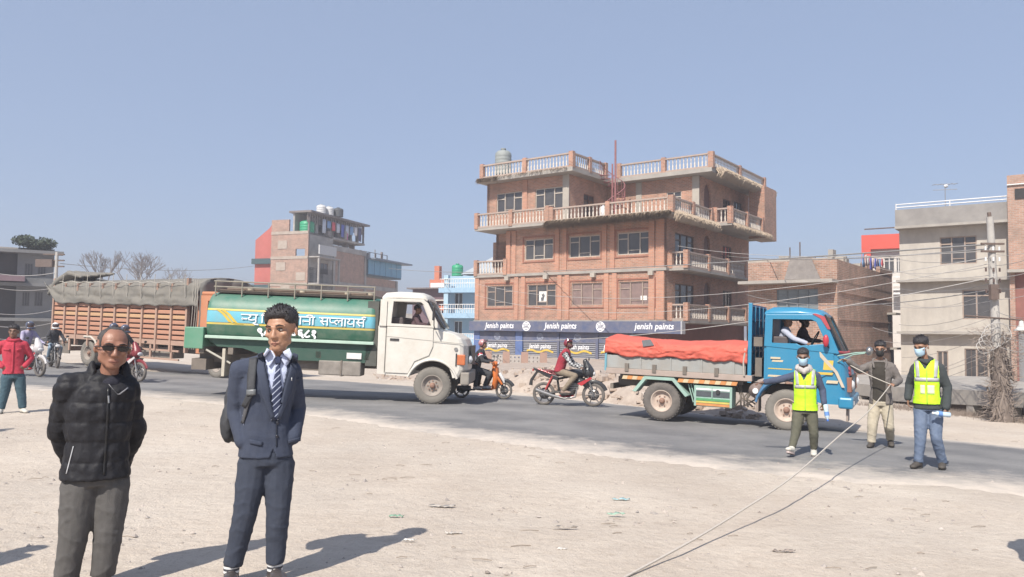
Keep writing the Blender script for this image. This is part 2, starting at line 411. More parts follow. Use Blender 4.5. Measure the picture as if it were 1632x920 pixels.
scrap(982, 824, .16, (.32, .46, .36), 'crumpled green plastic scrap just nearer than the blue one', seed=2)
scrap(632, 828, .12, (.25, .42, .30), 'small dull green plastic scrap between the suited man and the grey cardboard strip', seed=3)
scrap(704, 811, .24, (.42, .38, .34), 'long grey strip of torn cardboard on the dirt', seed=4, name='cardboard_strip')
scrap(722, 855, .13, (.62, .58, .53), 'small pale paper scrap nearer than the cardboard strip', seed=5, name='paper_scrap')
scrap(900, 846, .2, (.40, .35, .3), 'thin dry brown twig lying below the green scrap', seed=6, name='dry_twig')
scrap(1250, 884, .16, (.34, .28, .24), 'thin brown dry twig near the lower right of the dirt', seed=7, name='dry_twig')
scrap(652, 867, .10, (.7, .68, .65), 'tiny white paper scrap beside the end of the suited man\'s shadow', seed=8, name='paper_scrap')
scrap(895, 881, .07, (.75, .72, .68), 'tiny white scrap alone in the lower middle of the dirt', seed=9, name='paper_scrap')
# raised dirt yard with its rubble bank, between the road and the shop
RUB = mat('rubble', (.46, .39, .33), (.30, .24, .20), 2.2, .95, bump=.8, bsc=14)
def yard():
    px = [600, 660, 720, 790, 860, 930, 1000, 1070, 1140, 1200, 1260]
    foot = [605, 610, 617, 624, 630, 637, 646, 654, 664, 672, 677]
    top = [597, 596, 591, 589, 588, 590, 600, 612, 625, 645, 668]
    cols = []
    N_ = 7
    for i in range(len(px)-1):
        for k in range(N_):
            t = k/N_; x = px[i]+(px[i+1]-px[i])*t; f = foot[i]+(foot[i+1]-foot[i])*t; tp = top[i]+(top[i+1]-top[i])*t
            g = G(x, f); g.z -= .1; c = [g]
            T = at(x, tp, g.y+2.4)
            for s in range(1, 9):
                u = s/8; c.append(Vector((g.x+(T.x-g.x)*u, g.y+(T.y-g.y)*u, g.z+(T.z-g.z)*(1-(1-u)**1.7))))
            for s in range(1, 12):
                Y = T.y+(56-T.y)*s/11; c.append(Vector((T.x*Y/T.y, Y, T.z-.1-.02*s)))
            for q, v in enumerate(c):
                if 0 < q < 10: v.z += .16*noise.noise((v.x*1.6, v.y*1.6, 2))+.07*noise.noise((v.x*5, v.y*5, 2))
            cols.append(c)
    n = len(cols[0]); mb = MB(); mb.add([v for c in cols for v in c], [(i*n+j, (i+1)*n+j, (i+1)*n+j+1, i*n+j+1) for i in range(len(cols)-1) for j in range(n-1)], True)
    o = mb.build('raised_yard', RUB, fix=False); o['kind'] = 'structure'
    rnd = random.Random(4); mb = MB()
    for _ in range(520):
        c = cols[rnd.randrange(len(cols))]; j = rnd.randrange(0, 9); p = c[j].lerp(c[j+1], rnd.random()); s = rnd.uniform(.03, .16)*(1 if rnd.random() < .8 else 1.6)
        p = p+Vector((rnd.uniform(-.2, .2), rnd.uniform(-.1, .1), 0)); m = Matrix.Rotation(rnd.random()*6, 3, 'Z') @ Matrix.Rotation(rnd.uniform(-.5, .5), 3, 'X')
        mb.box(p, (s*rnd.uniform(.8, 1.7), s, s*rnd.uniform(.5, .9)), m)
    mb.build('rubble_stones', mat('rubble_stone', (.50, .43, .37), (.30, .22, .17), 1.5, .95), stuff=True)
yard()
CONC = mat('weathered_concrete', (.40, .37, .33), (.26, .24, .22), 1.6, .92, bump=.25, bsc=25, mixf=.8)
def walkway():
    P = [(at(x, yt, Y), at(x, yb, Y), at(x, yg, Y)) for x, yt, yb, yg, Y in ((1290, 606, 620, 640, 36), (1360, 611, 628, 644, 32), (1430, 617, 640, 652, 28.5), (1530, 621, 645, 662, 24), (1632, 626, 650, 676, 21), (1800, 636, 664, 700, 17))]
    mb = MB()
    for i in range(len(P)-1):
        a, b, g = P[i]; c, d, h = P[i+1]
        back = Vector((2.5, 9, 0)); e = .01*i
        mb.add([a, c, d, b, a+back, c+back, d+back, b+back], [(0, 1, 2, 3), (0, 4, 5, 1), (3, 2, 6, 7), (4, 7, 6, 5)])
    o = mb.build('walkway', CONC); o['kind'] = 'structure'
    mb = MB()
    for i in range(len(P)-1):
        a, b, g = P[i]; c, d, h = P[i+1]; bk = Vector((.35, 1.1, 0)); mb.add([b+bk, d+bk, h+bk+Vector((0, 0, -.5)), g+bk+Vector((0, 0, -.5))], [(0, 1, 2, 3)])
    o = mb.build('ditch_wall', mat('shade_dark_brick', (.12, .09, .08), (.07, .055, .05), 3, .95, bump=.4)); o['kind'] = 'structure'  # wall colour darkened to paint in the shade under the walkway slab
    for k, (u, i) in enumerate(((.2, 1), (.9, 1), (.6, 2), (.25, 3), (.85, 3))):
        b = P[i][1].lerp(P[i+1][1], u); g = P[i][2].lerp(P[i+1][2], u)
        mb = MB(); mb.bb(b.x+.02, b.x+.3, b.y+.1, b.y+.45, g.z-.5, b.z-.003)
        q = mb.build('walkway_pier', CONC); q['kind'] = 'structure'
walkway()
# ================================================================== BUILDINGS
ROT = math.atan2(-.595, .803)
BRK = brick_mat('orange_brick', (.50, .235, .15), (.33, .145, .095), (.46, .37, .30), 1, .52)
BRK2 = brick_mat('pale_red_brick', (.46, .27, .20), (.33, .18, .13), (.42, .35, .30), 1, .55)
BRK3 = brick_mat('raw_brick', (.43, .235, .165), (.24, .12, .085), (.44, .36, .30), 1, .7)
PLAS = mat('dirty_plaster', (.46, .42, .36), (.30, .27, .24), 1.1, .92, bump=.15, mixf=.9)
BALU = mat('pale_baluster', (.66, .60, .53), (.48, .42, .37), 5, .85)
FRAME = mat('weathered_wood_frame', (.38, .30, .25), (.28, .21, .17), 9, .8)
PANE = mat('dark_pane', (.045, .045, .05), (.09, .085, .085), 1.2, .12, spec=.6)
DRY = mat('dry_creeper', (.46, .38, .29), (.30, .23, .17), 14, .95)
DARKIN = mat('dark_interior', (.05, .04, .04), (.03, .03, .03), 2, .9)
class Bld:
    """frame: x along the front, y into the building, z up, origin at a ground corner"""
    def __init__(s, name, label, cat, org, rot=ROT, group=None):
        s.root = thing(name, label, cat, org, rot, group); s.org = Vector(org); s.rot = rot; s.sh = {}
    def fr(s, side, at_):
        return {'front': MX((0, at_, 0), (1, 0, 0), (0, 0, 1), (0, -1, 0)), 'right': MX((at_, 0, 0), (0, 1, 0), (0, 0, 1), (1, 0, 0)),
                'left': MX((at_, 0, 0), (0, -1, 0), (0, 0, 1), (-1, 0, 0))}[side]
    def u(s, side, at_, px):
        """photo column -> coordinate along a wall"""
        c, n = math.cos(s.rot), math.sin(s.rot)
        r = ray(px, 500)
        if side == 'front': ox, oy, dx, dy = s.org.x-n*at_, s.org.y+c*at_, c, n
        else: ox, oy, dx, dy = s.org.x+c*at_, s.org.y+n*at_, -n, c
        k = r.x/r.y; return (ox-k*oy)/(k*dy-dx)
    def wall(s, side, at_, u0, u1, z0, z1, m, holes=(), th=.22, name='wall'):
        mb = MB(); hs = [[(h[0], h[2]), (h[1], h[2]), (h[1], h[3]), (h[0], h[3])] for h in holes]
        mb.prism([(u0, z0), (u1, z0), (u1, z1), (u0, z1)], -th, 0, s.fr(side, at_), hs)
        return mb.build(name, m, s.root)
    def slab(s, x0, x1, y0, y1, z0, z1, m=None, name='floor_slab'):
        return MB().bb(x0, x1, y0, y1, z0, z1).build(name, m or CONC, s.root)
    def win(s, side, at_, u0, u1, z0, z1, fm=None, pm=None, cols=3, top=.28, name='window', depth=.07):
        """window with outer frame, mullions and panes set back in the wall"""
        M = s.fr(side, at_); f = MB(); fm = fm or FRAME; b = .055
        def bar(a0, a1, c0, c1, w0=-.13, w1=-.045):
            f.prism([(a0, c0), (a1, c0), (a1, c1), (a0, c1)], w0, w1, M)
        bar(u0, u0+b, z0, z1); bar(u1-b, u1, z0, z1); bar(u0+b, u1-b, z0, z0+b); bar(u0+b, u1-b, z1-b, z1)
        W = u1-u0; xs = [u0]+([u0+W*.32, u0+W*.68] if cols == 3 else [u0+W*k/cols for k in range(1, cols)])+[u1]
        for x in xs[1:-1]: bar(x-.03, x+.03, z0+b, z1-b, -.125, -.04)
        zt = z1-(z1-z0)*top if top else None
        p = f.build(name, fm, s.root)
        for i in range(len(xs)-1):
            a, c = xs[i]+.04, xs[i+1]-.04
            rows = [(z0+.05, z1-.05)]
            if zt and not (cols == 3 and i == 1):
                rows = [(z0+.05, zt-.03), (zt+.03, z1-.05)]
                MB().prism([(a, zt-.03), (c, zt-.03), (c, zt+.03), (a, zt+.03)], -.12, -.05, M).build('transom', fm, p)
            elif zt:
                q = z0+(z1-z0)*.2; MB().prism([(a, q-.02), (c, q-.02), (c, q+.02), (a, q+.02)], -.12, -.05, M).build('transom', fm, p)
            for r0, r1 in rows:
                MB().prism([(a, r0), (c, r0), (c, r1), (a, r1)], -.10, -.09, M).build('pane', pm or PANE, p)
        return p
    def baluster_mesh(s, h, m, r=.052):
        k = (round(h, 2), m.name)
        if k not in s.sh:
            mb = MB(); pr = [(.055, 0), (.055, .06), (.028, .10), (.06, .26), (.05, .36), (.025, .50), (.028, .60), (.045, .70), (.03, .76), (.03, .88), (.055, .92), (.055, 1)]
            mb.lathe([(a*r/.052, b*h) for a, b in pr], n=6); o = mb.build('baluster', m); s.sh[k] = o.data; bpy.data.objects.remove(o)
        return s.sh[k]
    cnt = 0
    def railing(s, side, at_, u0, u1, z, h=.85, posts=3, pm=None, bm=None, gap=.235, base=.12, single=True):
        """brick posts, base course, top rail and turned balusters"""
        M = s.fr(side, at_); pm = pm or BRK; bm = bm or BALU
        f = MB(); f.prism([(u0, z), (u1, z), (u1, z+base), (u0, z+base)], -.16, 0, M); 
        rl = f.build('railing', mat('rail_concrete', (.42, .33, .28), (.33, .26, .22), 3, .9), s.root)
        MB().prism([(u0, z+h-.09), (u1, z+h-.09), (u1, z+h), (u0, z+h)], -.17, .01, M).build('top_rail', MATS['rail_concrete'], rl)
        pu = [u0+(u1-u0)*i/(posts-1) for i in range(posts)] if posts > 1 else []
        for q in pu: MB().prism([(q-.14, z-.03), (q+.14, z-.03), (q+.14, z+h+.07), (q-.14, z+h+.07)], -.215, .045, M).build('post', pm, rl)
        n = int((u1-u0)/gap); bh = h-.09-base; me = s.baluster_mesh(bh, bm); jm = MB()
        for i in range(n):
            q = u0+(i+.5)*(u1-u0)/n
            if any(abs(q-p) < .2 for p in pu): continue
            T = M @ Vector((q, z+base, -.085))
            if single and Bld.cnt < 300:
                o = bpy.data.objects.new('baluster', me); COL.objects.link(o); o.parent = rl; o.location = T; Bld.cnt += 1
            else:
                jm.add([Vector(v.co)+T for v in me.vertices], [tuple(p.vertices) for p in me.polygons], True)
        if jm.v: jm.build('baluster_row', bm, rl, stuff=True)
        return rl
    def fringe(s, side, at_, u0, u1, z, drop=.5, n=200, seed=1, m=None, out=.12):
        rnd = random.Random(seed); M = s.fr(side, at_); mb = MB()
        for i in range(int(n*1.5)):
            u = rnd.uniform(u0, u1); w = rnd.uniform(-.1, out); a = rnd.uniform(-.15, .15)
            d = drop*rnd.uniform(.35, 1.05)*(1-.3*abs(noise.noise((u*.8, seed, 0)))); t = rnd.uniform(.012, .035)
            p = [M @ Vector((u, z+rnd.uniform(0, .12), w)), M @ Vector((u+t, z+.08, w+.03)), M @ Vector((u+a+t*.6, z-d*.5, w+out*.9)), M @ Vector((u+a*1.5, z-d, w+out*.4)), M @ Vector((u+a-t*.4, z-d*.5, w+out*.7))]
            mb.add(p, [(0, 1, 2, 4), (4, 2, 3)])
        return mb.build('dry_creeper', m or DRY, s.root, stuff=True)
def SH(u0, u1, z0, z1): return (u0, u1, z0, z1)
# ---------------- the four-storey brick house
B = Bld('brick_house', 'four-storey orange brick house with baluster terraces behind the paint shop', 'building', (8.6, 44, 0))
L1, L2, L3, L4 = 2.35, 5.3, 8.3, 11.5
WH = []
def fw(pxc, wpx, z0, z1, y=0):
    a = B.u('front', y, pxc-wpx/2); b = B.u('front', y, pxc+wpx/2); return (a, b, z0, z1)
w1 = [fw(796, 41, L1+.88, L1+2.22), fw(863, 45, L1+.88, L1+2.22), fw(935, 49, L1+.88, L1+2.22), fw(1014, 54, L1+.88, L1+2.22)]
w2 = [fw(858, 45, L2+.85, L2+2.15), fw(931, 49, L2+.85, L2+2.15), fw(1010, 53, L2+.85, L2+2.15)]
XL = B.u('front', 0, 757); XU = B.u('front', 0, 773); XB = B.u('front', -.95, 755); XR = B.u('front', -.75, 757)
B.wall('front', 0, XL, 0, L1, L2-.15, BRK, w1)
for i, h in enumerate(w1):
    o = B.win('front', 0, *h, cols=3, pm=mat('curtained_pane', (.27, .19, .17), (.18, .13, .12), 2.5, .25) if i > 1 else None)
# recessed bay on the left of the second floor
xr = -11.2
B.wall('front', 0, xr, 0, L2+.02, L3-.15, BRK, w2)
for h in w2: B.win('front', 0, *h, cols=3, fm=mat('pale_frame', (.50, .44, .38), (.40, .35, .3), 9, .8))
hr = fw(801, 33, L2+.7, L2+2.3, 1.1)
B.wall('front', 1.1, XU, xr, L2+.02, L3-.15, BRK, [hr]); B.win('front', 1.1, *hr, cols=3)
B.wall('left', xr, -1.1, 0, L2+.02, L3-.15, BRK)
B.wall('left', XL, -13, 0, L1, L2-.15, BRK); B.wall('left', XU, -13, -1.1, L2+.02, L3-.15, BRK)
B.wall('left', XU, -13, -.05, L3+.02, L4-.15, BRK)
# side (right) facade with arched doors and windows
def arch_hole(c, w, z0, z1, n=8):
    r = w/2; pts = [(c-r, z0), (c+r, z0), (c+r, z1-r)]
    for k in range(1, n): a = math.pi*k/n; pts.append((c+r*math.cos(a), z1-r+r*1.25*math.sin(a)))
    pts.append((c-r, z1-r)); return pts
DOORW = mat('dark_red_wood', (.16, .07, .055), (.10, .045, .035), 7, .6)
def side_wall(z, zt, y0, x, m, wins, doors):
    mb = MB(); M = B.fr('right', x)
    hs = [[(a, c), (b, c), (b, d), (a, d)] for a, b, c, d in wins]+[arch_hole(*d) for d in doors]
    mb.prism([(y0, z), (13.4, z), (13.4, zt), (y0, zt)], -.22, 0, M, hs); mb.build('wall', m, B.root)
    for w in wins: B.win('right', x, *w, cols=3 if w[1]-w[0] > 1.3 else 2, fm=mat('dark_frame', (.15, .10, .08), (.1, .07, .06), 9, .7))
    for d in doors:
        dr = MB().prism(arch_hole(d[0], d[1]-.02, d[2], d[3]-.01), -.18, -.12, M).build('arched_door', DOORW, B.root)
        MB().ell(M @ Vector((d[0]+.2, d[2]+1, -.1)), (.03, .03, .03), 6).build('handle', FRAME, dr)
def su(px, x=0): return B.u('right', x, px)
for Lz in (L1, L2):
    side_wall(Lz+.02, Lz+2.85 if Lz == L2 else L2-.15, 0, 0, BRK, [(su(1076), su(1106), Lz+.75, Lz+2.15), (su(1152), su(1166), Lz+.9, Lz+2.1)], [(su(1127), 1.0, Lz+.05, Lz+2.35)])
side_wall(L3+.02, L4-.15, 4.75, 0, BRK, [(su(1153), su(1165), L3+.9, L3+2.2), (su(1170), su(1183), L3+.2, L3+2.3)], [(su(1128), 1.1, L3+.05, L3+2.6)])
B.wall('left', 0, -13.4, -12.9, -1.2, L1, BRK)
# ground floor body (behind shutters)
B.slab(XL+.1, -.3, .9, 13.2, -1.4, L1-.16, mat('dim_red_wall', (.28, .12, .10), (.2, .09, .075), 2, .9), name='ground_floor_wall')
B.slab(XL-.02, .12, -.12, 13.5, L1-.16, L1+.0, CONC); B.slab(XL-.05, .12, -.12, 13.5, L2-.15, L2+.02)
B.slab(XB-.03, .9, -.95, 13.6, L3-.15, L3+.02)
# corner quoins, pilasters, sunk panel frames
PIL = brick_mat('pilaster_brick', (.55, .26, .165), (.45, .20, .13), (.42, .31, .25), 1, .2)
def pil(u0, u1, z0, z1, w=.07, side='front', a=0): MB().prism([(u0, z0), (u1, z0), (u1, z1), (u0, z1)], .002, w, B.fr(side, a)).build('pilaster', PIL, B.root)
for (hs, L) in ((w1, L1), (w2, L2)):
    ed = [h for h in hs]
    cs = []
    for i in range(len(ed)-1): cs.append((ed[i][1]+ed[i+1][0])/2)
    for c in cs:
        pil(c-.42, c-.12, L+.02, L+2.78); pil(c+.12, c+.42, L+.02, L+2.78)
    pil(-.52, -.04, L+.02, L+2.78, .08); pil(-1.0, -.64, L+.02, L+2.78)
    if L == L1: pil(XL+.02, XL+.35, L+.02, L+2.78)
    else: pil(xr+.02, xr+.35, L+.02, L+2.78); pil(xr+.5, xr+.8, L+.02, L+2.78)
    for h in hs:
        mb = MB(); M = B.fr('front', 0); a, b, z0, z1 = h
        mb.prism([(a-.16, z0-.16), (b+.16, z0-.16), (b+.16, z1+.2), (a-.16, z1+.2)], .002, .045, M, [[(a-.08, z0-.09), (b+.08, z0-.09), (b+.08, z1+.12), (a-.08, z1+.12)]])
        mb.build('window_surround', mat('surround', (.34, .15, .10), (.26, .11, .08), 5, .9), B.root)
# top floor: left block, back block
lb = -6.47
t1 = [fw(809, 41, L3+.95, L3+2.35), fw(873, 45, L3+.95, L3+2.35)]
B.wall('front', .05, XU, lb, L3+.02, L4-.15, BRK, t1)
for h in t1: B.win('front', .05, *h, cols=3, fm=mat('pale_frame', (.5, .44, .38)))
a, b = su(929, lb), su(946, lb)
B.wall('right', lb, .27, 4.75, L3+.02, L4-.15, BRK, [(a, b, L3+.7, L3+2.1)]); B.win('right', lb, a, b, L3+.7, L3+2.1, cols=2, fm=DOORW)
pil(-9.95, -9.6, L3+.02, L4-.16, .05, 'front', .05)
MB().prism([(lb-.42, L3+.03), (lb+.03, L3+.03), (lb+.03, L4-.16), (lb-.42, L4-.16)], .0, .06, B.fr('front', .05)).build('corner_column', PLAS, B.root)
a, b = B.u('front', 4.75, 1062), B.u('front', 4.75, 1086)
B.wall('front', 4.75, lb+.01, 0, L3+.02, L4-.15, BRK, [(a, b, L3+1.0, L3+2.2)]); B.win('front', 4.75, a, b, L3+1.0, L3+2.2, cols=2, fm=mat('pale_frame', (.5, .44, .38)))
MB().prism([(-.42, L3+.03), (.035, L3+.03), (.035, L4-.16), (-.42, L4-.16)], .003, .06, B.fr('front', 4.75)).build('corner_column', PLAS, B.root)
MB().prism([(-4.3, L3+.03), (-3.9, L3+.03), (-3.9, L4-.16), (-4.3, L4-.16)], .003, .04, B.fr('front', 4.75)).build('corner_column', PLAS, B.root)
# roof slabs
B.slab(XR-.03, lb+.75, -.75, 5.5, L4-.15, L4+.1, name='roof_slab'); B.slab(XU-.1, 1.15, 3.95, 14.2, L4-.147, L4+.104, name='roof_slab')
# railings
RM = BALU
B.railing('front', -.95, XB+.1, -7.4, L3, .95, 3); B.railing('front', -.95, -7.1, .75, L3, .85, 3, gap=.25)
B.railing('right', .9, -.85, 4.6, L3, .85, 3, gap=.25)
B.railing('front', -.7, XR+.35, lb+.6, L4+.1, .9, 3); B.railing('right', lb+.72, -.6, 3.4, L4+.1, .9, 3)
B.railing('front', 4.0, lb+1.3, 1.1, L4+.1, .9, 3)
B.railing('front', -.12, XL+.1, xr, L2, .95, 2)
for k, Lz in enumerate((L1, L2)):
    B.slab(.12, 1.25, .3, 12.6, Lz-.148, Lz-.003, name='balcony_slab')
    B.railing('right', 1.22, .35, 12.5, Lz, .92, 5, gap=.24)
    B.railing('front', .32, .15, 1.1, Lz, .92, 2)
    MB().bb(.13, 1.2, 12.5, 12.7, Lz-.003, Lz+.9).build('balcony_end_wall', BRK, B.root)
B.railing('front', 5.0, .92, 1.9, L3, .95, 2)
B.slab(.9, 2.0, 4.9, 12.2, L3-.14, L3+.02, name='balcony_slab'); B.railing('right', 1.95, 5.0, 10.6, L3, .95, 3, gap=.25)
MB().bb(.9, 1.97, 10.9, 13.3, L3-.3, L4+.0).build('end_wall', BRK, B.root)
B.railing('right', 1.1, 4.1, 13.6, L4+.1, .9, 3)
# brackets under the slabs
for u in (-11.0, -8.0, -4.6, -.8): MB().prism([(u-.15, L2-.4), (u+.15, L2-.4), (u+.15, L2-.153), (u-.15, L2-.153)], .002, .26, B.fr('front', 0)).build('bracket', PLAS, B.root)
# dry creeper hanging from the terrace and the roof edges
B.fringe('front', -.95, -7.3, .85, L3-.02, .62, 3600, 1, out=.3); B.fringe('right', .9, -.8, 5, L3-.02, .55, 1700, 2, out=.25); B.fringe('right', 2.0, 5, 12, L3-.05, .35, 260, 3)
B.fringe('front', -.75, XR, -11.5, L4+.05, .4, 260, 4); B.fringe('front', -.75, -12, lb+.5, L4+.05, .09, 160, 6); B.fringe('right', 1.15, 4.6, 14, L4+.12, .6, 2600, 5, out=.35)
# mast on the roof
MB().cyl((0, 0, 0), (0, 0, 5.2), .06).build('tmp', FRAME).name = 'steel_mast'
mst = bpy.data.objects['steel_mast']; mst.data.materials[0] = mat('maroon_metal', (.30, .12, .12), (.22, .09, .09), 9, .6)
def bl(x, y, z): return B.root.matrix_basis @ Vector((x, y, z)) if False else Matrix.Translation(B.org) @ Matrix.Rotation(ROT, 4, 'Z') @ Vector((x, y, z))
mst.location = bl(-4.2, 1.8, L3); tag(mst, 'thin maroon steel mast rising beside the spiral stair on the terrace', 'mast')
# spiral stair
def spiral():
    c = bl(-4.75, 2.4, L3); t = thing('spiral_stair', 'maroon iron spiral stair climbing from the terrace to the roof', 'stair', c)
    m = mst.data.materials[0]
    MB().cyl((0, 0, 0), (0, 0, 3.9), .05).build('pole', m, t)
    hr_ = []
    for i in range(16):
        a = -2.6+i*.36; z = .2+i*.2; d = Vector((math.cos(a), math.sin(a), 0)); n = Vector((-d.y, d.x, 0))
        MB().add([d*.05+n*-.02+Vector((0, 0, z)), d*.8-n*.17+Vector((0, 0, z)), d*.8+n*.17+Vector((0, 0, z)), d*.05+n*.02+Vector((0, 0, z)), d*.05+n*-.02+Vector((0, 0, z+.03)), d*.8-n*.17+Vector((0, 0, z+.03)), d*.8+n*.17+Vector((0, 0, z+.03)), d*.05+n*.02+Vector((0, 0, z+.03))], [(0, 1, 2, 3), (4, 7, 6, 5), (0, 4, 5, 1), (1, 5, 6, 2), (2, 6, 7, 3)]).build('step', m, t)
        MB().cyl(d*.8+Vector((0, 0, z)), d*.8+Vector((0, 0, z+.95)), .018, n=5).build('baluster', m, t)
        hr_.append(d*.8+Vector((0, 0, z+.95)))
    MB().tube(hr_, .028, 6).build('handrail', m, t)
spiral()
# water tank on the roof
def tank(name, label, loc, r, h, m, ribs=6):
    pr = [(0.01, 0), (r, 0)]
    for i in range(ribs): z = h*(.02+.8*i/ribs); pr += [(r, z+.01), (r*1.03, z+h*.04), (r*1.03, z+h*.07), (r, z+h*.1)]
    pr += [(r, h*.84), (r*.75, h*.93), (r*.3, h*.96), (r*.3, h), (.01, h)]
    t = thing(name, label, 'water tank', loc); MB().lathe(pr, n=20).build('body', m, t); MB().lathe([(.01, h), (r*.34, h), (r*.34, h*1.04), (.01, h*1.05)], n=16).build('lid', m, t)
tank('water_tank', 'ribbed grey water tank on the left roof of the big brick house', bl(B.u('front', 1.1, 799), 1.1, L4+.6), .54, 1.75, mat('grey_plastic', (.30, .32, .31), (.22, .24, .23), 4, .6))
tank('water_drum', 'small white drum on the brick house terrace by the stair', bl(-4.1, .2, L3), .25, .9, mat('white_drum', (.7, .7, .72)), 2)
# small paper poster in the first-floor window
pw = w1[1]; cx = (pw[0]+pw[1])/2+.05
ps = MB().prism([(cx-.28, L1+1.1), (cx+.28, L1+1.1), (cx+.28, L1+1.8), (cx-.28, L1+1.8)], -.085, -.075, B.fr('front', 0)).build('paper_notice', mat('paper', (.8, .78, .74)), B.root)
MB().prism([(cx-.12, L1+1.2), (cx+.05, L1+1.2), (cx+.16, L1+1.55), (cx+.05, L1+1.68), (cx-.1, L1+1.6), (cx-.02, L1+1.45), (cx-.14, L1+1.4)], -.074, -.072, B.fr('front', 0)).build('printed_figure', mat('ink', (.12, .12, .13)), ps)
pw = w1[3]; cx = (pw[0]+pw[1])/2+.45
MB().prism([(cx-.2, L1+1.15), (cx+.2, L1+1.15), (cx+.2, L1+1.4), (cx-.2, L1+1.4)], -.085, -.075, B.fr('front', 0)).build('paper_notice', mat('paper', (.8, .78, .74)), B.root)
# ---------------- shop sign board
NAVY = mat('navy_sign', (.04, .07, .165), (.055, .085, .185), 2, .6, dust=.42); WHT = mat('white_print', (.85, .85, .87), (.75, .75, .77), 8, .6); YEL = mat('yellow_print', (.65, .45, .08), (.55, .38, .06), 8, .6)
SB = Bld('shop_sign', 'long navy blue board with white paint-shop lettering and round emblems', 'sign', (8.6, 44, 0))
SM = SB.fr('front', -.35)
bd = MB().prism([(XL-.1, 1.66), (1.15, 1.58), (1.15, 2.28), (XL-.1, 2.26)], 0, .12, SM).build('board', NAVY, SB.root, bevel=.01)
MB().prism([(1.153, 1.58), (1.24, 1.58), (1.24, 2.28), (1.153, 2.28)], -.3, .13, SM).build('end_plate', mat('pale_metal', (.5, .5, .52), metal=.3, rough=.5), SB.root)
def su_f(px): return B.u('front', -.47, px)
for i, (px, t) in enumerate(((796, 'Jenish paints'), (893, 'Jenish paints'), (1042, 'jenish paints'))):
    text_obj(t, .50, SM @ Matrix.Translation((su_f(px), 1.985, .125)), WHT, SB.root, shear=.18, bold=.008, sx=.92 if i < 2 else .97)
def emblem(M, r, parent, ms):
    a = lambda n, R0, R1: MB().prism([(R1*math.cos(k*math.pi/12), R1*math.sin(k*math.pi/12)) for k in range(24)], 0, .006, M, [[(R0*math.cos(k*math.pi/12), R0*math.sin(k*math.pi/12)) for k in range(24)]]).build('emblem', ms, parent)
    e = a(0, r*.82, r)
    mb = MB(); mb.prism([(-r*.95, -r*.22), (r*1.1, -r*.22), (r*1.1, r*.22), (-r*.95, r*.22)], .003, .009, M)
    for s in (1, -1):
        mb.prism([(-r*.6, s*r*.34), (r*.6, s*r*.34), (r*.42, s*r*.66), (-r*.42, s*r*.66)], .001, .006, M)
    mb.build('emblem_band', ms, e)
    text_obj('Jenish', r*.42, M @ Matrix.Translation((0, 0, .011)), NAVY, e, bold=.004)
for px in (839, 957): emblem(SM @ Matrix.Translation((su_f(px), 1.96, .125)), .30, SB.root, WHT)
# ---------------- rolling shutters below
SHM = mat('painted_shutter', (.10, .13, .22), (.17, .19, .26), 2, .55, dust=.5)
edges = [(766, 822), (835, 889), (893, 950), (955, 1010)]
for i, (a, b) in enumerate(edges):
    u0, u1 = B.u('front', -.1, a), B.u('front', -.1, b)
    desc = ['leftmost striped rolling shutter with white lettering under the sign', 'rolling shutter just right of the blue pillar, lettered and striped', 'rolling shutter behind the motorcyclist in the red vest', 'rolling shutter partly behind the red tarpaulin of the blue truck'][i]
    Sx = Bld('rolling_shutter', desc, 'shutter', (8.6, 44, 0), group='shop shutters under the navy sign'); M = Sx.fr('front', -.1)
    z = -1.1; me = None
    while z < 1.0:
        if me is None:
            o = MB().prism([(0, 0), (u1-u0, 0), (u1-u0, .06), (0, .06)], 0, .035, MX((0, 0, 0), (1, 0, 0), (0, 0, 1), (0, -1, 0))).build('slat', mat('shutter_slat', (.30, .32, .36), (.22, .24, .29), 3, .5, dust=.4), Sx.root, bevel=.01); me = o.data
        else:
            o = bpy.data.objects.new('slat', me); COL.objects.link(o); o.parent = Sx.root; bv = o.modifiers.new('b', 'BEVEL'); bv.width = .01
        o.location = M @ Vector((u0, z, 0)); z += .115
    MB().prism([(u0, -1.1), (u1, -1.1), (u1, 1.62), (u0, 1.62)], -.06, -.01, M).build('backing', SHM, Sx.root)
    MB().prism([(u0, 1.0), (u1, 1.0), (u1, 1.62), (u0, 1.62)], -.005, .04, M).build('header_panel', NAVY, Sx.root)
    c = (u0+u1)/2
    emblem(M @ Matrix.Translation((c, 1.3, .045)), .24, Sx.root, mat('faded_white', (.30, .33, .42)))
    text_obj('Jenish paints', .40, M @ Matrix.Translation((c, .72, .045)), WHT, Sx.root, shear=.18, bold=.006, sx=.82)
    wv = MB(); pts = [(c-1+2*k/14, .42+.07*math.sin(k*.75)) for k in range(15)]
    wv.prism([(x, z+.07) for x, z in pts]+[(x, z-.05) for x, z in pts[::-1]], .037, .045, M); wv.build('yellow_wave', YEL, Sx.root)
for i, (a, b) in enumerate(((757, 766), (823, 834), (889.5, 892.5), (950.5, 954.5))):
    u0, u1 = B.u('front', -.1, a), B.u('front', -.1, b)
    MB().prism([(u0, -1.3), (u1, -1.3), (u1, 1.64), (u0, 1.64)], -.9, .08, B.fr('front', -.1)).build('shop_pillar', mat('blue_pillar', (.05, .12, .33), (.07, .15, .38), 2, .6, dust=.3) if i < 2 else NAVY, B.root)
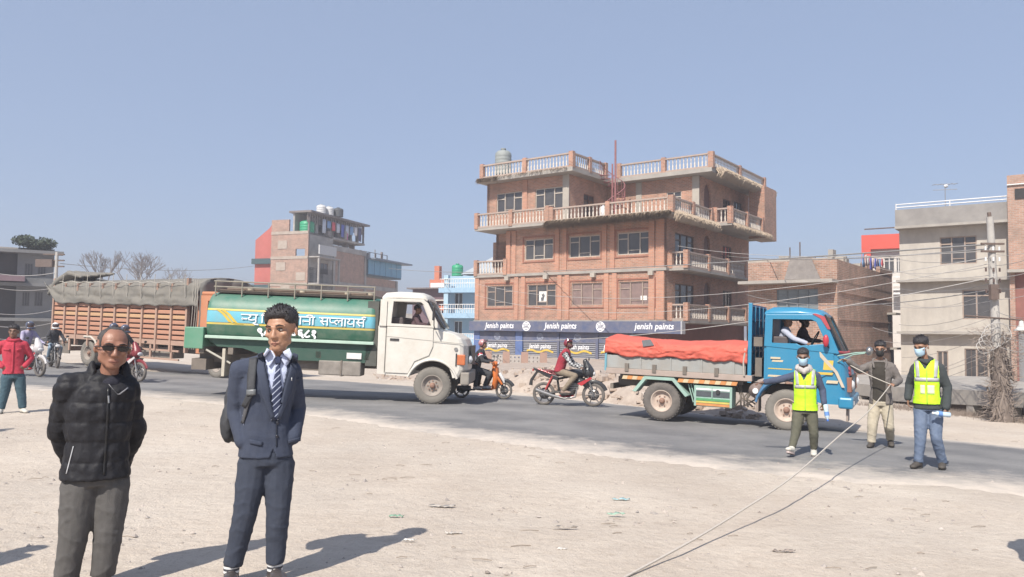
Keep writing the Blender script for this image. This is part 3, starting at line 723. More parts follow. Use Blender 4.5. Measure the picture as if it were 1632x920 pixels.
# ---------------- low brick house right of the big one
LBO = at(1336, 620, 38); LBO.z = 0
C = Bld('low_brick_house', 'low raw brick house with a flat roof of clutter beside the grey house', 'building', LBO)
zt, zs, zb = at(1336, 413, 38).z, at(1336, 447, 38).z, -1.6
uL = C.u('front', 0, 1192)
h = (C.u('front', 0, 1238), C.u('front', 0, 1304), at(1300, 500, 39).z, at(1300, 461, 39).z)
C.wall('front', 0, uL, 0, zb, zs-.12, BRK3, [h]); C.win('front', 0, *h, cols=4, top=.25, fm=mat('bluish_frame', (.20, .23, .25), (.15, .17, .18), 8, .7), pm=mat('teal_pane', (.15, .18, .20), (.22, .24, .24), 1, .2))
C.wall('right', 0, 0.22, 13, zb, zt+.0, BRK3); 
C.wall('front', .05, uL, -.01, zs+.03, zt, BRK3, name='parapet')
C.slab(uL-.2, .0, -.9, 12.9, zs-.119, zs+.03, CONC, 'roof_slab')
C.slab(uL-.1, -.3, .3, .45, zt+.002, zt+.12, PLAS, 'coping')
MB().prism([(-2.5, zs+.1), (-2.2, zt+.1), (-1.2, zt+.12), (-.75, zs+.08)], .055, .13, C.fr('front', 0)).build('patched_plaster', mat('grey_cement_patch', (.30, .27, .25), (.2, .18, .17), 3, .95, bump=.5), C.root)
h2 = (C.u('front', 0, 1250), C.u('front', 0, 1300), -.6, .9); C.win('front', .0, *h2, cols=2, top=0)
for zz in (zs-1.9, zs-.55, .9): MB().prism([(.3, zz), (12.8, zz), (12.8, zz+.09), (.3, zz+.09)], .003, .05, C.fr('right', 0)).build('brick_course', BRK2, C.root)
rnd = random.Random(15)
for i in range(22):
    x, y = rnd.uniform(-3.4, -.6), rnd.uniform(1, 12); hh_ = rnd.uniform(.4, 1.5); MB().bb(x, x+rnd.uniform(.15, .7), y, y+rnd.uniform(.1, .6), zs+.03, zt+hh_*.5).build('roof_clutter', (CONC, PLAS, BRK3)[i % 3], C.root)
# stepped brick wall continuing behind it, dark openings with lintels
for i, (y0, y1, z) in enumerate(((9.5, 13, zt+.35),)): C.wall('right', .03, y0, y1, zt, z, BRK3, name='parapet')
for y0, z0 in ((11.6, 1.7), (12.2, -.4)):
    MB().prism([(y0, z0), (y0+.9, z0), (y0+.9, z0+1.2), (y0, z0+1.2)], .01, .03, C.fr('right', 0)).build('dark_opening_panel', DARKIN, C.root)  # flat dark panel, coloured as the shade inside an opening
    MB().prism([(y0-.3, z0+1.2), (y0+1.2, z0+1.2), (y0+1.2, z0+1.32), (y0-.3, z0+1.32)], .01, .5, C.fr('right', 0)).build('lintel', CONC, C.root)
rb = MB(); rnd = random.Random(3)
for k in range(12):
    y = rnd.uniform(.5, 12.5); x = rnd.uniform(-3.6, -.2); H = rnd.uniform(.5, 1.5); p = C.root.matrix_basis
    o = MB().tube([(0, 0, 0), (rnd.uniform(-.1, .1), 0, H)], .035, 5)
    q = Matrix.Translation(C.org) @ Matrix.Rotation(ROT, 4, 'Z') @ Vector((x, y, zs))
    s = o.build('steel_post', mat('rusty_iron', (.16, .12, .10), (.1, .07, .06), 9, .8)); s.location = q; s.scale = (1, 1, 1.6)
    tag(s, 'thin rusty post among the clutter on the flat roof of the low brick house', 'post', 'rusty posts on the low brick roof')
CLC = [(.65, .1, .12), (.75, .72, .75), (.12, .15, .5), (.5, .12, .3), (.2, .35, .6), (.7, .55, .5), (.1, .1, .2), (.55, .6, .7)]
def laundry(p0, p1, n, seed, label, place, hh=.7):
    rnd = random.Random(seed); p0 = Vector(p0); p1 = Vector(p1)
    ln = MB().tube([p0.lerp(p1, k/8)+Vector((0, 0, -.12*math.sin(math.pi*k/8))) for k in range(9)], .012, 4).build('clothes_line', mat('line_grey', (.3, .3, .3)))
    tag(ln, label, 'clothes line')
    names = {0: 'red', 1: 'white', 2: 'blue', 3: 'purple', 4: 'light blue', 5: 'beige', 6: 'black', 7: 'pale grey'}
    for k in range(n):
        t = (k+.5)/n; a = p0.lerp(p1, t-.36/n); b = p0.lerp(p1, t+.36/n); ci = rnd.randrange(8); H = hh*rnd.uniform(.6, 1.2); sg = .12*math.sin(math.pi*t)
        vs = []
        for i in range(5):
            for j in range(4):
                q = a.lerp(b, i/4); vs.append(q+Vector((rnd.uniform(-.02, .02), .04*math.sin(i*2+j), -sg-H*j/3+rnd.uniform(-.03, .03))))
        o = MB().add(vs, [(i*4+j, (i+1)*4+j, (i+1)*4+j+1, i*4+j+1) for i in range(4) for j in range(3)], True).build('garment', mat('cloth_%d' % ci, CLC[ci], None, 8, .9), fix=False)
        sd = o.modifiers.new('s', 'SOLIDIFY'); sd.thickness = .015
        tag(o, '%s garment, %s along the line %s' % (names[ci], ('first', 'second', 'third', 'fourth', 'fifth', 'sixth', 'seventh', 'eighth', 'ninth')[k], place.replace('the tall raw brick house', 'the tall house').replace('on the roof of', 'atop').replace('the red and white house', 'the red house').replace('below the window of', 'below')), 'garment', 'garments drying %s' % place)
cm = Matrix.Translation(C.org) @ Matrix.Rotation(ROT, 4, 'Z')
laundry(cm @ Vector((-3.6, 6, zs+1.35)), cm @ Vector((-.8, 6, zs+1.35)), 8, 2, 'clothes line over the flat roof of the low brick house', 'over the low brick roof', .5)
laundry(cm @ Vector((-.4, 7, zs+2.0)), cm @ Vector((-.4, 12.6, zs+2.1)), 9, 5, 'clothes line full of dark washing near the red and white house', 'near the red and white house', .75)
# ---------------- grey plastered house
GO = at(1437, 620, 42); GO.z = 0
k = Bld('grey_plaster_house', 'three-storey grey cement house with white roof rail and hanging bulb lamp in front', 'building', GO)
def yz(px, py, bld, a=0):
    """height of a photo point on a front wall"""
    u = bld.u('front', a, px); p = Matrix.Translation(bld.org) @ Matrix.Rotation(bld.rot, 4, 'Z') @ Vector((u, a, 0)); return at(px, py, p.y).z
def FH(bld, x0, x1, y0, y1, a=0):
    m = (x0+x1)/2; return (bld.u('front', a, x0), bld.u('front', a, x1), yz(m, y1, bld, a), yz(m, y0, bld, a))
uR = k.u('front', 0, 1611)
LG = mat('light_cement', (.53, .49, .43), (.33, .30, .27), 1.1, .92, bump=.12, mixf=.75, stretch=(1.6, 1.6, .8), det=11)
z1, z2, z3 = yz(1520, 533, k), yz(1520, 449, k), yz(1520, 362, k)
zr = yz(1520, 331, k)
hs = [FH(k, 1500, 1559, 377, 421)]; k.wall('front', 0, 0, uR, z2+.14, z3-.0, LG, hs); k.win('front', 0, *hs[0], cols=3, top=.26)
hs2 = [FH(k, 1534, 1580, 462, 509)]; k.wall('front', 0, 0, uR, z1+.14, z2, LG, hs2); k.win('front', 0, *hs2[0], cols=2, top=.2)
hs3 = [FH(k, 1492, 1510, 560, 612), FH(k, 1536, 1574, 556, 612)]; k.wall('front', 0, 0, uR, -1.6, z1, LG, hs3)
for q in hs3: k.win('front', 0, *q, cols=2, top=0)
for z in (z1, z2, z3): k.slab(-.1, uR+.05, -.55 if z != z3 else -.7, 9, z+.002, z+.13)
k.wall('front', -.62, -.08, uR+.05, z3+.132, zr, mat('sooty_cement', (.34, .32, .30), (.17, .16, .155), 1.4, .95, mixf=1.0), name='parapet')
k.wall('left', 0, -9, -.22, -1.6, z3, LG)
MB().prism([(-.55, z3+.132), (.62, z3+.132), (.62, zr-.05), (-.55, zr-.05)], -.1, 0, MX((-.08, 0, 0), (0, 1, 0), (0, 0, 1), (-1, 0, 0))).build('parapet', CONC, k.root)
rl = MB()
for z in (zr+.12, zr+.28): rl.tube([(-.05, -.6, z), (uR, -.6, z)], .03, 6)
rl.build('roof_rail', mat('white_rail', (.75, .75, .75)), k.root)
for x in (-.03, uR*.5, uR): MB().cyl((x, -.6, zr), (x, -.6, zr+.33), .03, n=6).build('rail_post', mat('white_rail', (.7, .7, .7)), k.root)
# ground floor shop opening with hung clothes and security grille
q = hs3[1]; gm = MATS['rusty_iron']
for i in range(5): MB().prism([(q[0]+i*.28, q[2]), (q[0]+i*.28+.03, q[2]), (q[0]+i*.28+.03, q[3]), (q[0]+i*.28, q[3])], -.03, 0, k.fr('front', 0)).build('grille_bar', gm, k.root)
km = Matrix.Translation(k.org) @ Matrix.Rotation(ROT, 4, 'Z')
laundry(km @ Vector((q[0]-.3, -.5, q[2]+.15)), km @ Vector((q[1]+.3, -.5, q[2]+.15)), 4, 8, 'clothes line below the ground-floor window of the grey house', 'below the window of the grey house', .5)
MB().prism([(q[0]-1.0, q[2]-.35), (uR+.3, q[2]-.35), (uR+.3, q[2]-.2), (q[0]-1, q[2]-.2)], 0, .7, k.fr('front', 0)).build('ledge', CONC, k.root)
# antenna
def antenna(base, H, label, s=1):
    m = mat('aerial_metal', (.35, .35, .37), metal=.5, rough=.5); t = thing('aerial', label, 'aerial', base)
    MB().cyl((0, 0, 0), (0, 0, H), .025*s, n=6).build('mast', m, t)
    for j, z in enumerate((H, H-.3*s)): MB().tube([(-.55*s, .2, z), (.55*s, -.2, z)], .018*s, 5).build('boom', m, t)
    for i in range(5): MB().tube([(-.5*s+i*.25*s, .18-i*.09-.22, H+.0), (-.5*s+i*.25*s, .18-i*.09+.22, H+.0)], .012*s, 4).build('rod', m, t)
    MB().ell((.05, 0, H-.1), (.12*s, .1, .1*s), 8).build('dish', mat('white_rail', (.7, .7, .7)), t)
antenna(km @ Vector((k.u('front', 2, 1510), 2, zr-.6)), 2.2, 'tv aerial standing on the roof of the grey cement house')
# ---------------- tall brick house at the right edge
TO = Matrix.Translation(k.org) @ Matrix.Rotation(ROT, 4, 'Z') @ Vector((uR+.02, -.8, 0)); TO.z = 0
T = Bld('tall_brick_house', 'tall brick house cut off by the right edge of the picture', 'building', TO)
zT = yz(1612, 280, T); 
T.wall('front', 0, .0, 5.5, yz(1612, 430, T), zT, BRK2); T.wall('left', 0, -9, -.22, -1.6, zT, BRK2)
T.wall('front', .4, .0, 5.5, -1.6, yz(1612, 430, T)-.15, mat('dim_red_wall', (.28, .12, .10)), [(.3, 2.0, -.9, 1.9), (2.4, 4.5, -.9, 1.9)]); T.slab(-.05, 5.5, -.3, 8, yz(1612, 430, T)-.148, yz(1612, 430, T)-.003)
for a, b in ((.3, 2.0), (2.4, 4.5)): MB().prism([(a, -.9), (b, -.9), (b, 1.9), (a, 1.9)], -.12, -.1, T.fr('front', .4)).build('grey_shutter', mat('grey_shutter_m', (.22, .23, .24), (.17, .17, .18), 2, .6), T.root)
for z in (zT-.5,): MB().prism([(0, z), (5.5, z), (5.5, z+.05), (0, z+.05)], .002, .1, T.fr('front', 0)).build('white_band', mat('white_rail', (.7, .7, .7)), T.root)
a = T.u('front', 0, 1622); MB().prism([(a, zT-1.2), (a+1.2, zT-1.2), (a+1.2, zT-.7), (a, zT-.7)], .002, .05, T.fr('front', 0)).build('wall_opening', DARKIN, T.root)
# ---------------- red and white house behind
RO = at(1380, 600, 62); RO.z = 0
Q = Bld('red_and_white_house', 'modern white house with a bright red frame above the low brick house', 'building', RO, rot=ROT*.8)
RED = mat('red_paint', (.62, .09, .06), (.56, .08, .055), 1, .6); WHP = mat('white_paint', (.62, .58, .54), (.52, .48, .44), 1, .8)
a0, a1 = 0, Q.u('front', 0, 1470); zt_, zb_ = yz(1400, 374, Q), yz(1400, 397, Q)
Q.wall('front', .5, .0, a1, -2, zb_, WHP, [FH(Q, 1410, 1427, 411, 436, .5), FH(Q, 1429, 1437, 411, 436, .5)])
for hq in (FH(Q, 1410, 1427, 411, 436, .5), FH(Q, 1429, 1437, 411, 436, .5)): Q.win('front', .5, *hq, cols=2, top=.2, fm=WHP)
Q.wall('front', 0, -.2, a1, zb_, zt_, RED, th=.7, name='fascia'); a = Q.u('front', 0, 1389); Q.wall('front', 0, -.2, a, -2, zb_-.003, RED, th=.7, name='red_pier')
Q.slab(0, a1, .7, 9, zb_, zt_-.4, WHP, 'roof_slab')
for i in range(5): MB().prism([(a+1.6, yz(1420, 441+i*6.5, Q)), (a1, yz(1420, 441+i*6.5, Q)), (a1, yz(1420, 444+i*6.5, Q)), (a+1.6, yz(1420, 444+i*6.5, Q))], .3, .6, Q.fr('front', 0)).build('white_louvre', mat('louvre_white', (.75, .73, .70)), Q.root)
rl = MB().tube([(0, .3, zt_+.5), (a1, .3, zt_+.55)], .05, 6).build('roof_rail', MATS['rusty_iron'], Q.root)
# ---------------- brick building with laundry, centre left
# its own rotation: left wall lit, right wall running back
LO = at(487, 560, 92); LO.z = 0; LR = math.atan2(-.64, .768)
def lm_z(px, py, Y=92): return at(px, py, Y).z
LB = Bld('laundry_brick_house', 'tall raw brick house with washing and water tanks on its open roof', 'building', LO, rot=LR+R(20))
W0 = LB.u('front', 0, 429); 
ztop = lm_z(487, 369); zt2 = lm_z(455, 352)
Wc = LB.u('front', 0, 457)
LB.wall('front', 0, W0, Wc, -3, lm_z(455, 350, 93), BRK2); LB.wall('front', -.02, Wc+.01, 0, -3, ztop, BRK2, [(Wc+1.0, Wc+2.3, lm_z(470, 408), lm_z(470, 396))])
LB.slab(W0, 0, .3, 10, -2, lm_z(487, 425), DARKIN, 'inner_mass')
D = LB.u('right', 0, 527); D2 = LB.u('right', 0, 530)
def rz_(px, py): 
    u = LB.u('right', 0, px); p = Matrix.Translation(LB.org) @ Matrix.Rotation(LB.rot, 4, 'Z') @ Vector((0, u, 0)); return at(px, py, p.y).z
CEM = mat('far_cement', (.42, .40, .37), (.24, .22, .21), .8, .9, det=10)
uA, uB, uC, uE = 0.01, LB.u('right', 0, 528), LB.u('right', 0, 581), LB.u('right', 0, 632)
# bay with balconies
hh = [(LB.u('right', 0, 503), LB.u('right', 0, 521), rz_(512, 437), rz_(512, 419))]
LB.wall('right', 0, uA, uB, -3, rz_(500, 372), CEM, hh); LB.win('right', 0, *hh[0], cols=3, top=0, fm=FRAME)
for py in (410, 452, 490):
    z = rz_(500, py); LB.slab(.03, 1.5, .1, uB-.5, z-.15, z, CEM, 'balcony_slab')
z = rz_(500, 407); MB().bb(1.35, 1.5, .1, uB-1.5, z+.003, z+1.1).build('balcony_panel', mat('pale_panel', (.55, .55, .55)), LB.root)
for y in (.2, uB-.7): MB().bb(1.2, 1.4, y, y+.2, rz_(500, 452)+.003, rz_(500, 410)-.153).build('balcony_post', CEM, LB.root)
LB.wall('right', .02, uB+.01, uC, -3, rz_(545, 397), BRK2); LB.wall('right', .01, uC+.01, uE, -3, rz_(605, 445), BRK2)
for py0, py1, a, b in ((452, 459, uB, uE), (397, 405, uB, uC)):
    z0, z1_ = rz_(560, py1), rz_(560, py0); MB().prism([(a, z0), (b, z0), (b, z1_), (a, z1_)], .025, .12, LB.fr('right', 0)).build('concrete_band', CEM, LB.root)
for a in (uB, uC-.4, uE-.5): MB().prism([(a, -3), (a+.45, -3), (a+.45, rz_(560, 405) if a != uE-.5 else rz_(605, 445)), (a, rz_(560, 405) if a != uE-.5 else rz_(605, 445))], .03, .14, LB.fr('right', 0)).build('concrete_column', CEM, LB.root)
# glazed blue room
gz0, gz1 = rz_(605, 440), rz_(600, 417)
BLG = mat('blue_glazing', (.08, .22, .36), (.12, .30, .44), 1, .15)
nb = 6
for i in range(nb):
    a = uC+(uE+.5-uC)*i/nb; b = uC+(uE+.5-uC)*(i+1)/nb
    MB().prism([(a+.05, gz0), (b-.05, gz0), (b-.05, gz1), (a+.05, gz1)], .35, .42, LB.fr('right', 0)).build('glazed_panel', BLG, LB.root)
MB().bb(-6, .34, uC, uE+.5, gz0-.2, gz1).build('glazed_room', mat('room_dark', (.06, .1, .13)), LB.root)
MB().bb(-6, 1.6, uC-.2, uE+1.6, gz1+.003, gz1+.2).build('tin_roof', mat('blue_tin', (.18, .22, .27), (.12, .14, .18), 3, .5), LB.root)
# penthouse with corrugated roof edge over the laundry terrace
zp0, zp1 = rz_(500, 372), rz_(500, 340)
uP = LB.u('right', 0, 579)
LB.wall('right', -2.0, uA, uP, zp0-.5, zp1, CEM)
LB.slab(-3.4, .0, .3, uP, zp0-.25, zp0-.003, CEM, 'terrace_slab')
MB().bb(-2.6, .5, -.3, uP+.4, zp1-.1, zp1+.12).build('roof_sheet', mat('old_tin', (.22, .19, .18), (.13, .11, .11), 3, .7), LB.root)
for i in range(26): MB().prism([(uA+i*uP/26, zp1-1.25), (uA+i*uP/26+.24, zp1-1.25), (uA+i*uP/26+.24, zp1-.103), (uA+i*uP/26, zp1-.103)], -.3, -.24, LB.fr('right', 0)).build('picket', mat('old_picket', (.30, .27, .25), (.2, .17, .16), 3, .9), LB.root)
for y in (.2, uP*.5, uP-.2): MB().bb(-.3, -.1, y, y+.16, zp0, zp1-.104).build('roof_post', mat('old_tin', (.2, .18, .17)), LB.root)
RW = MB(); 
MB().prism([(0, -2.5), (2.6, -2.5), (2.6, lm_z(410, 358, 97)), (2.0, lm_z(410, 368, 97)), (0, lm_z(410, 368, 97)-1.4)], -3, 0, MX((W0-2.6, .4, 0), (1, 0, 0), (0, 0, 1), (0, -1, 0))).build('red_side_wing', mat('faded_red', (.46, .13, .11), (.38, .11, .09), 1, .8), LB.root)
for py in (410, 452, 490): MB().bb(W0-2.8, W0-.02, .0, .38, lm_z(418, py, 93)-.7, lm_z(418, py, 93)-.05).build('dark_balcony', mat('dark_teal', (.05, .09, .10)), LB.root)
lm = Matrix.Translation(LB.org) @ Matrix.Rotation(LB.rot, 4, 'Z')
laundry(lm @ Vector((.1, 2.5, zp1-.5)), lm @ Vector((.1, uP-1, zp1-.5)), 9, 11, 'clothes line under the tin roof of the tall raw brick house', 'on the roof of the tall raw brick house', 1.5)
WT = mat('white_tank', (.62, .62, .62)); BT = mat('black_tank', (.07, .075, .08)); GT = mat('green_tank', (.03, .33, .17), (.03, .28, .14), 3, .5); 
for px, dd, mm, r, h_, lab in ((512, 1, WT, .58, 1.15, 'pale water tank, leftmost on top of the raw brick house'), (524, 2, WT, .58, 1.1, 'pale water tank between the other two on top of the raw brick house'), (539, 3, BT, .62, 1.1, 'black water tank, rightmost on top of the raw brick house')):
    tank('water_tank', lab, Vector((at(px, 340, 94+dd).x, 94+dd, zp1+.13)), r, h_, mm, 4)
tank('water_tank', 'green water tank on the laundry terrace of the raw brick house', Vector((at(487, 370, 92.6).x, 92.6+.6, zp0)), .85, 1.5, GT, 4)
tank('water_tank', 'dark water tank right of the green one on the laundry terrace', Vector((at(512, 370, 95).x, 96.5, zp0)), .8, 1.5, BT, 4)
CL = mat('roof_clutter', (.34, .30, .28), (.18, .15, .14), 3, .9)
rnd = random.Random(41)
for i in range(26):
    x, y = rnd.uniform(-2.4, -.3), rnd.uniform(.4, uP-.6); h = rnd.uniform(.3, 1.3); MB().bb(x, x+rnd.uniform(.2, .9), y, y+rnd.uniform(.2, .7), zp0, zp0+h).build('roof_clutter', (CL, CEM, MATS['old_tin'], MATS['cloth_3'] if 'cloth_3' in MATS else CL)[i % 4], LB.root)
for i in range(9):
    y = uB+.5+i*(uE-uB)/9; z = rz_(560, 397)+.0 if y < uC else gz1+.21; h = rnd.uniform(.3, 1.6); MB().bb(-1.2+rnd.uniform(-.5, .5), -.8, y, y+rnd.uniform(.1, .5), z, z+h).build('roof_clutter', CL, LB.root)
for i in range(5): MB().bb(-.4, -.3, uC+i*1.6, uC+i*1.6+.08, gz1+.2, gz1+1.1).build('rail_post', MATS['rusty_iron'], LB.root)
MB().bb(-.4, -.32, uC, uC+6.5, gz1+1.1, gz1+1.16).build('roof_rail', MATS['rusty_iron'], LB.root)
for i, (px, py) in enumerate(((440, 395), (438, 430), (470, 447), (446, 465))):
    u_ = LB.u('front', 0, px); z_ = lm_z(px, py); MB().prism([(u_, z_), (u_+1.3, z_), (u_+1.3, z_+1.0), (u_, z_+1.0)], .03, .06, LB.fr('front', 0)).build('bricked_up_window', mat('fresh_mortar', (.42, .36, .31), (.33, .27, .22), 2, .9), LB.root)
for z_ in (lm_z(460, 372), lm_z(460, 412), lm_z(460, 455)): MB().prism([(W0, z_), (-.03, z_), (-.03, z_+.35), (W0, z_+.35)], .0, .07, LB.fr('front', 0)).build('concrete_band', mat('fresh_mortar', (.42, .36, .31)), LB.root)
# ---------------- blue house with green tank
UO = at(753, 560, 74); UO.z = 0
U = Bld('light_blue_house', 'narrow light blue house with white balcony rails left of the big brick house', 'building', UO, rot=ROT*.6)
LBL = mat('light_blue_paint', (.36, .50, .60), (.30, .43, .53), 1, .8)
ul = U.u('front', 0, 712); 
hs = [FH(U, 724, 737, 467, 493), FH(U, 724, 737, 512, 535)]
U.wall('front', 0, ul, 3, -3, yz(735, 440, U), LBL, hs)
for q in hs: U.win('front', 0, *q, cols=2, top=0, fm=mat('white_rail', (.7, .7, .7)))
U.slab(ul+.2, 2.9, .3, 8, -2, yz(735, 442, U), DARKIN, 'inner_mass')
for i, py in enumerate((460, 500, 546)):
    z = yz(735, py, U); U.slab(ul-.2, 3, -1.4, -.02, z-.45, z, mat('blue_trim', (.33, .50, .66)), 'balcony_slab')
    rr = MB(); 
    for j in range(22): x = ul+.1+j*.24; rr.bb(x, x+.04, -1.36, -1.32, z+.003, z+.8)
    for q in (.8, .4): rr.bb(ul-.1, 3, -1.38, -1.3, z+q, z+q+.06)
    rr.build('balcony_rail', mat('white_rail', (.7, .7, .7)), U.root, stuff=True)
    MB().bb(ul+.3, ul+.75, -1.3, -.9, z+.003, yz(735, (440, 460, 500)[i], U)).build('balcony_post', LBL, U.root)
z = yz(735, 436, U); MB().prism([(ul+.9, z), (3.2, z), (3.2, z+2.4)], -3, -1, U.fr('front', 0)).build('stair_roof', mat('pale_blue_grey', (.50, .55, .60)), U.root)
um = Matrix.Translation(U.org) @ Matrix.Rotation(U.rot, 4, 'Z')
tank('water_tank', 'bright green water tank on the roof of the light blue house', um @ Vector((U.u('front', 2, 728), 2, yz(728, 438, U))), .55, 1.2, GT, 4)
# ---------------- dark terrace house with orange parapet, between
VO = at(712, 560, 82); VO.z = 0
V = Bld('orange_terrace_house', 'dark fronted house with an orange roof terrace left of the light blue house', 'building', VO, rot=ROT*.6)
OR = mat('orange_parapet', (.55, .20, .12), (.46, .16, .10), 1, .8); PUR = mat('dusky_purple', (.16, .10, .12), (.12, .08, .09), 1, .8)
ul = V.u('front', 0, 657)
V.wall('front', 0, ul, 1, -3, yz(690, 460, V), PUR, [FH(V, 676, 686, 480, 488), FH(V, 695, 705, 480, 488)]); V.slab(ul+.2, 1, .25, 7, -3, yz(690, 462, V), PUR, 'inner_mass')
MB().bb(ul-.3, 1, -.8, 7, yz(690, 461, V), yz(690, 459, V)).build('roof_sheet', mat('old_tin', (.2, .18, .17)), V.root)
for py0, py1, m_ in ((488, 495, OR), (530, 545, OR), (478, 480, WHP)): 
    MB().prism([(ul+3, yz(700, py1, V)), (1, yz(700, py1, V)), (1, yz(700, py0, V)), (ul+3, yz(700, py0, V))], .05, .6, V.fr('front', 0)).build('parapet_band', m_, V.root)
zz = yz(690, 459, V); a, b = V.u('front', 3, 684), V.u('front', 3, 712)
V.slab(a, b, 3, 5, zz, zz+1.1, OR, 'roof_parapet'); V.slab(b-1.6, b-1, 3, 3.6, zz+1.1, zz+2.6, OR, 'chimney'); V.slab(a+.3, b-.2, 2.6, 2.9, zz, zz+.7, mat('white_rail', (.7, .7, .7)), 'white_sill')
# ---------------- grey building far left
HO = at(80, 560, 62); HO.z = 0
H = Bld('grey_corner_house', 'dull grey two-storey house with a leafy shrub along its roof at the far left', 'building', HO, rot=R(33))
DG = mat('dull_grey_plaster', (.20, .20, .20), (.14, .14, .145), .8, .9); 
ul = H.u('front', 0, 24); uf = H.u('front', 0, -60)
hs = [FH(H, 36, 49, 420, 441), FH(H, 57, 70, 420, 441), FH(H, 34, 46, 465, 488), FH(H, 54, 67, 465, 488)]
zt_ = yz(50, 396, H)
H.wall('front', 0, ul, 0, -2, zt_, DG, hs)
for q in hs: H.win('front', 0, *q, cols=3, top=0, fm=mat('grey_frame', (.13, .12, .12)))
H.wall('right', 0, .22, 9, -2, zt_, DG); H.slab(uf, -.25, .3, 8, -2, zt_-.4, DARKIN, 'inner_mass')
hs = [FH(H, 0, 12, 414, 434, .6), FH(H, -30, -12, 414, 434, .6), FH(H, -2, 12, 463, 488, .6)]
H.wall('front', .6, uf, ul-.01, yz(10, 448, H), yz(10, 393, H), mat('cream_plaster', (.42, .38, .34), (.34, .31, .28), 1, .9), hs[:2])
H.wall('front', .6, uf, ul-.01, -2, yz(10, 450, H), DG, hs[2:])
for q in hs: H.win('front', .6, *q, cols=3, top=0)
for py in (403, 455, 510): H.slab(uf, .6, -.9, .25, yz(50, py, H)-.1, yz(50, py, H)+.14, DG, 'floor_slab')
H.slab(uf, ul+.5, -1.4, .2, yz(10, 453, H)+.2, yz(10, 440, H), mat('dull_purple', (.20, .13, .15)), 'balcony_wall')
hm = Matrix.Translation(H.org) @ Matrix.Rotation(H.rot, 4, 'Z')
def leaf_mass(mb, c, r, n, s, rnd):
    for _ in range(n):
        d = Vector((rnd.gauss(0, 1), rnd.gauss(0, 1), rnd.gauss(0, 1))).normalized()*(rnd.random()**.4)
        p = Vector(c)+Vector((d.x*r[0], d.y*r[1], d.z*r[2])); a = Vector((rnd.uniform(-1, 1), rnd.uniform(-1, 1), rnd.uniform(-1, 1))).normalized(); b = a.orthogonal().normalized()
        q = s*rnd.uniform(.6, 1.4); mb.add([p-a*q, p+b*q*.5, p+a*q, p-b*q*.5], [(0, 1, 2, 3)])
LEAF = mat('dark_foliage', (.075, .095, .06), (.045, .06, .035), .9, .7)
rnd = random.Random(12); mb = MB()
for i in range(9): leaf_mass(mb, (ul*.93*(1-i/9)-.1, -.2+rnd.uniform(-.3, .3), zt_+.35+rnd.uniform(-.1, .3)), (.55, .6, .42), 260, .11, rnd)
sh = thing('roof_shrub', 'dense dark green shrub spilling along the roof edge of the grey corner house', 'shrub', hm @ Vector((0, 0, 0)), H.rot)
mb.build('foliage', LEAF, sh, fix=False); sk = MB()
for i in range(9): x = ul*.93*(1-i/9)-.1; sk.tube([(x, -.2, zt_-.3), (x+.1, -.2, zt_+.6)], .03, 5)
sk.build('stem', mat('bark', (.16, .12, .09)), sh, stuff=True)
# small bush tuft left edge roof
# ---------------- bare trees far off
def bare_tree(px, pb, pt, Y, seed, label, spread=.5):
    b = at(px, pb, Y); t = at(px, pt, Y); H_ = t.z-b.z; rnd = random.Random(seed)
    zz_ = gz(b.x, Y)-.0006*(Y-60)-.3; H_ = t.z-zz_
    th_ = thing('bare_tree', label, 'tree', (b.x, Y, zz_), group=None); tr = MB(); cr = MB()
    tr.tube([(0, 0, 0), (.05, 0, H_*.42)], [H_*.03+.08, H_*.025+.03], 7)
    def br(p, d, L, r, lv):
        q = p+d*L; m = p.lerp(q, .5)+Vector((rnd.uniform(-.06, .06)*L, 0, rnd.uniform(-.04, .04)*L)); cr.tube([p, m, q], [r, r*.8, r*.6], 5)
        if lv == 0: return
        for _ in range(rnd.choice((2, 3, 3))):
            e = (d+Vector((rnd.uniform(-1, 1)*spread*1.3, rnd.uniform(-1, 1)*spread, rnd.uniform(-.1, .5)*spread))).normalized(); br(q, e, L*rnd.uniform(.6, .85), r*.62, lv-1)
    for i in range(4): br(Vector((.05, 0, H_*.40)), Vector((rnd.uniform(-1, 1)*spread, rnd.uniform(-.6, .6)*spread, .9)).normalized(), H_*.2, H_*.011, 4)
    m = mat('bare_bark', (.20, .17, .16), (.15, .13, .12), 2, .9); tr.build('trunk', m, th_); cr.build('crown', m, th_)
bare_tree(166, 450, 402, 120, 3, 'slim bare tree, leftmost behind the covered orange truck', .28)
bare_tree(207, 455, 396, 120, 5, 'wide bare tree behind the middle of the grey tarpaulin', .75)
bare_tree(225, 455, 404, 126, 6, 'smaller bare tree touching the right of the wide bare tree', .7)
bare_tree(290, 450, 427, 150, 8, 'faint small bare tree peeking over the right end of the tarpaulin', .7)
# low band of houses and trees on the far left street, to close the horizon behind the traffic
def simple_house(px0, px1, pt, Y, m, label, wins):
    o = at(px1, 560, Y); o.z = 0; b = Bld('far_house', label, 'building', o, rot=0); w = at(px1, 500, Y).x-at(px0, 500, Y).x; zt = at(px0, pt, Y).z
    hs = []
    for j in range(wins[1]):
        for i in range(wins[0]):
            x = -w+(i+.3)*w/wins[0]; z = zt-2.2-j*3; hs.append((x, x+w/wins[0]*.4, z, z+1.3))
    b.wall('front', 0, -w, 0, -4, zt, m, hs); b.slab(-w, 0, .4, 9, -4, zt-.1, m, 'inner_mass')
    for q in hs: b.win('front', 0, *q, cols=2, top=0)
simple_house(640, 664, 500, 110, CEM, 'far grey house glimpsed just right of the raw brick house', (2, 2))
simple_house(95, 300, 505, 100, BRK2, 'far low brick house hidden behind the orange truck', (6, 2))
simple_house(330, 408, 478, 115, CEM, 'far grey house behind the tank of the green lorry', (4, 2))
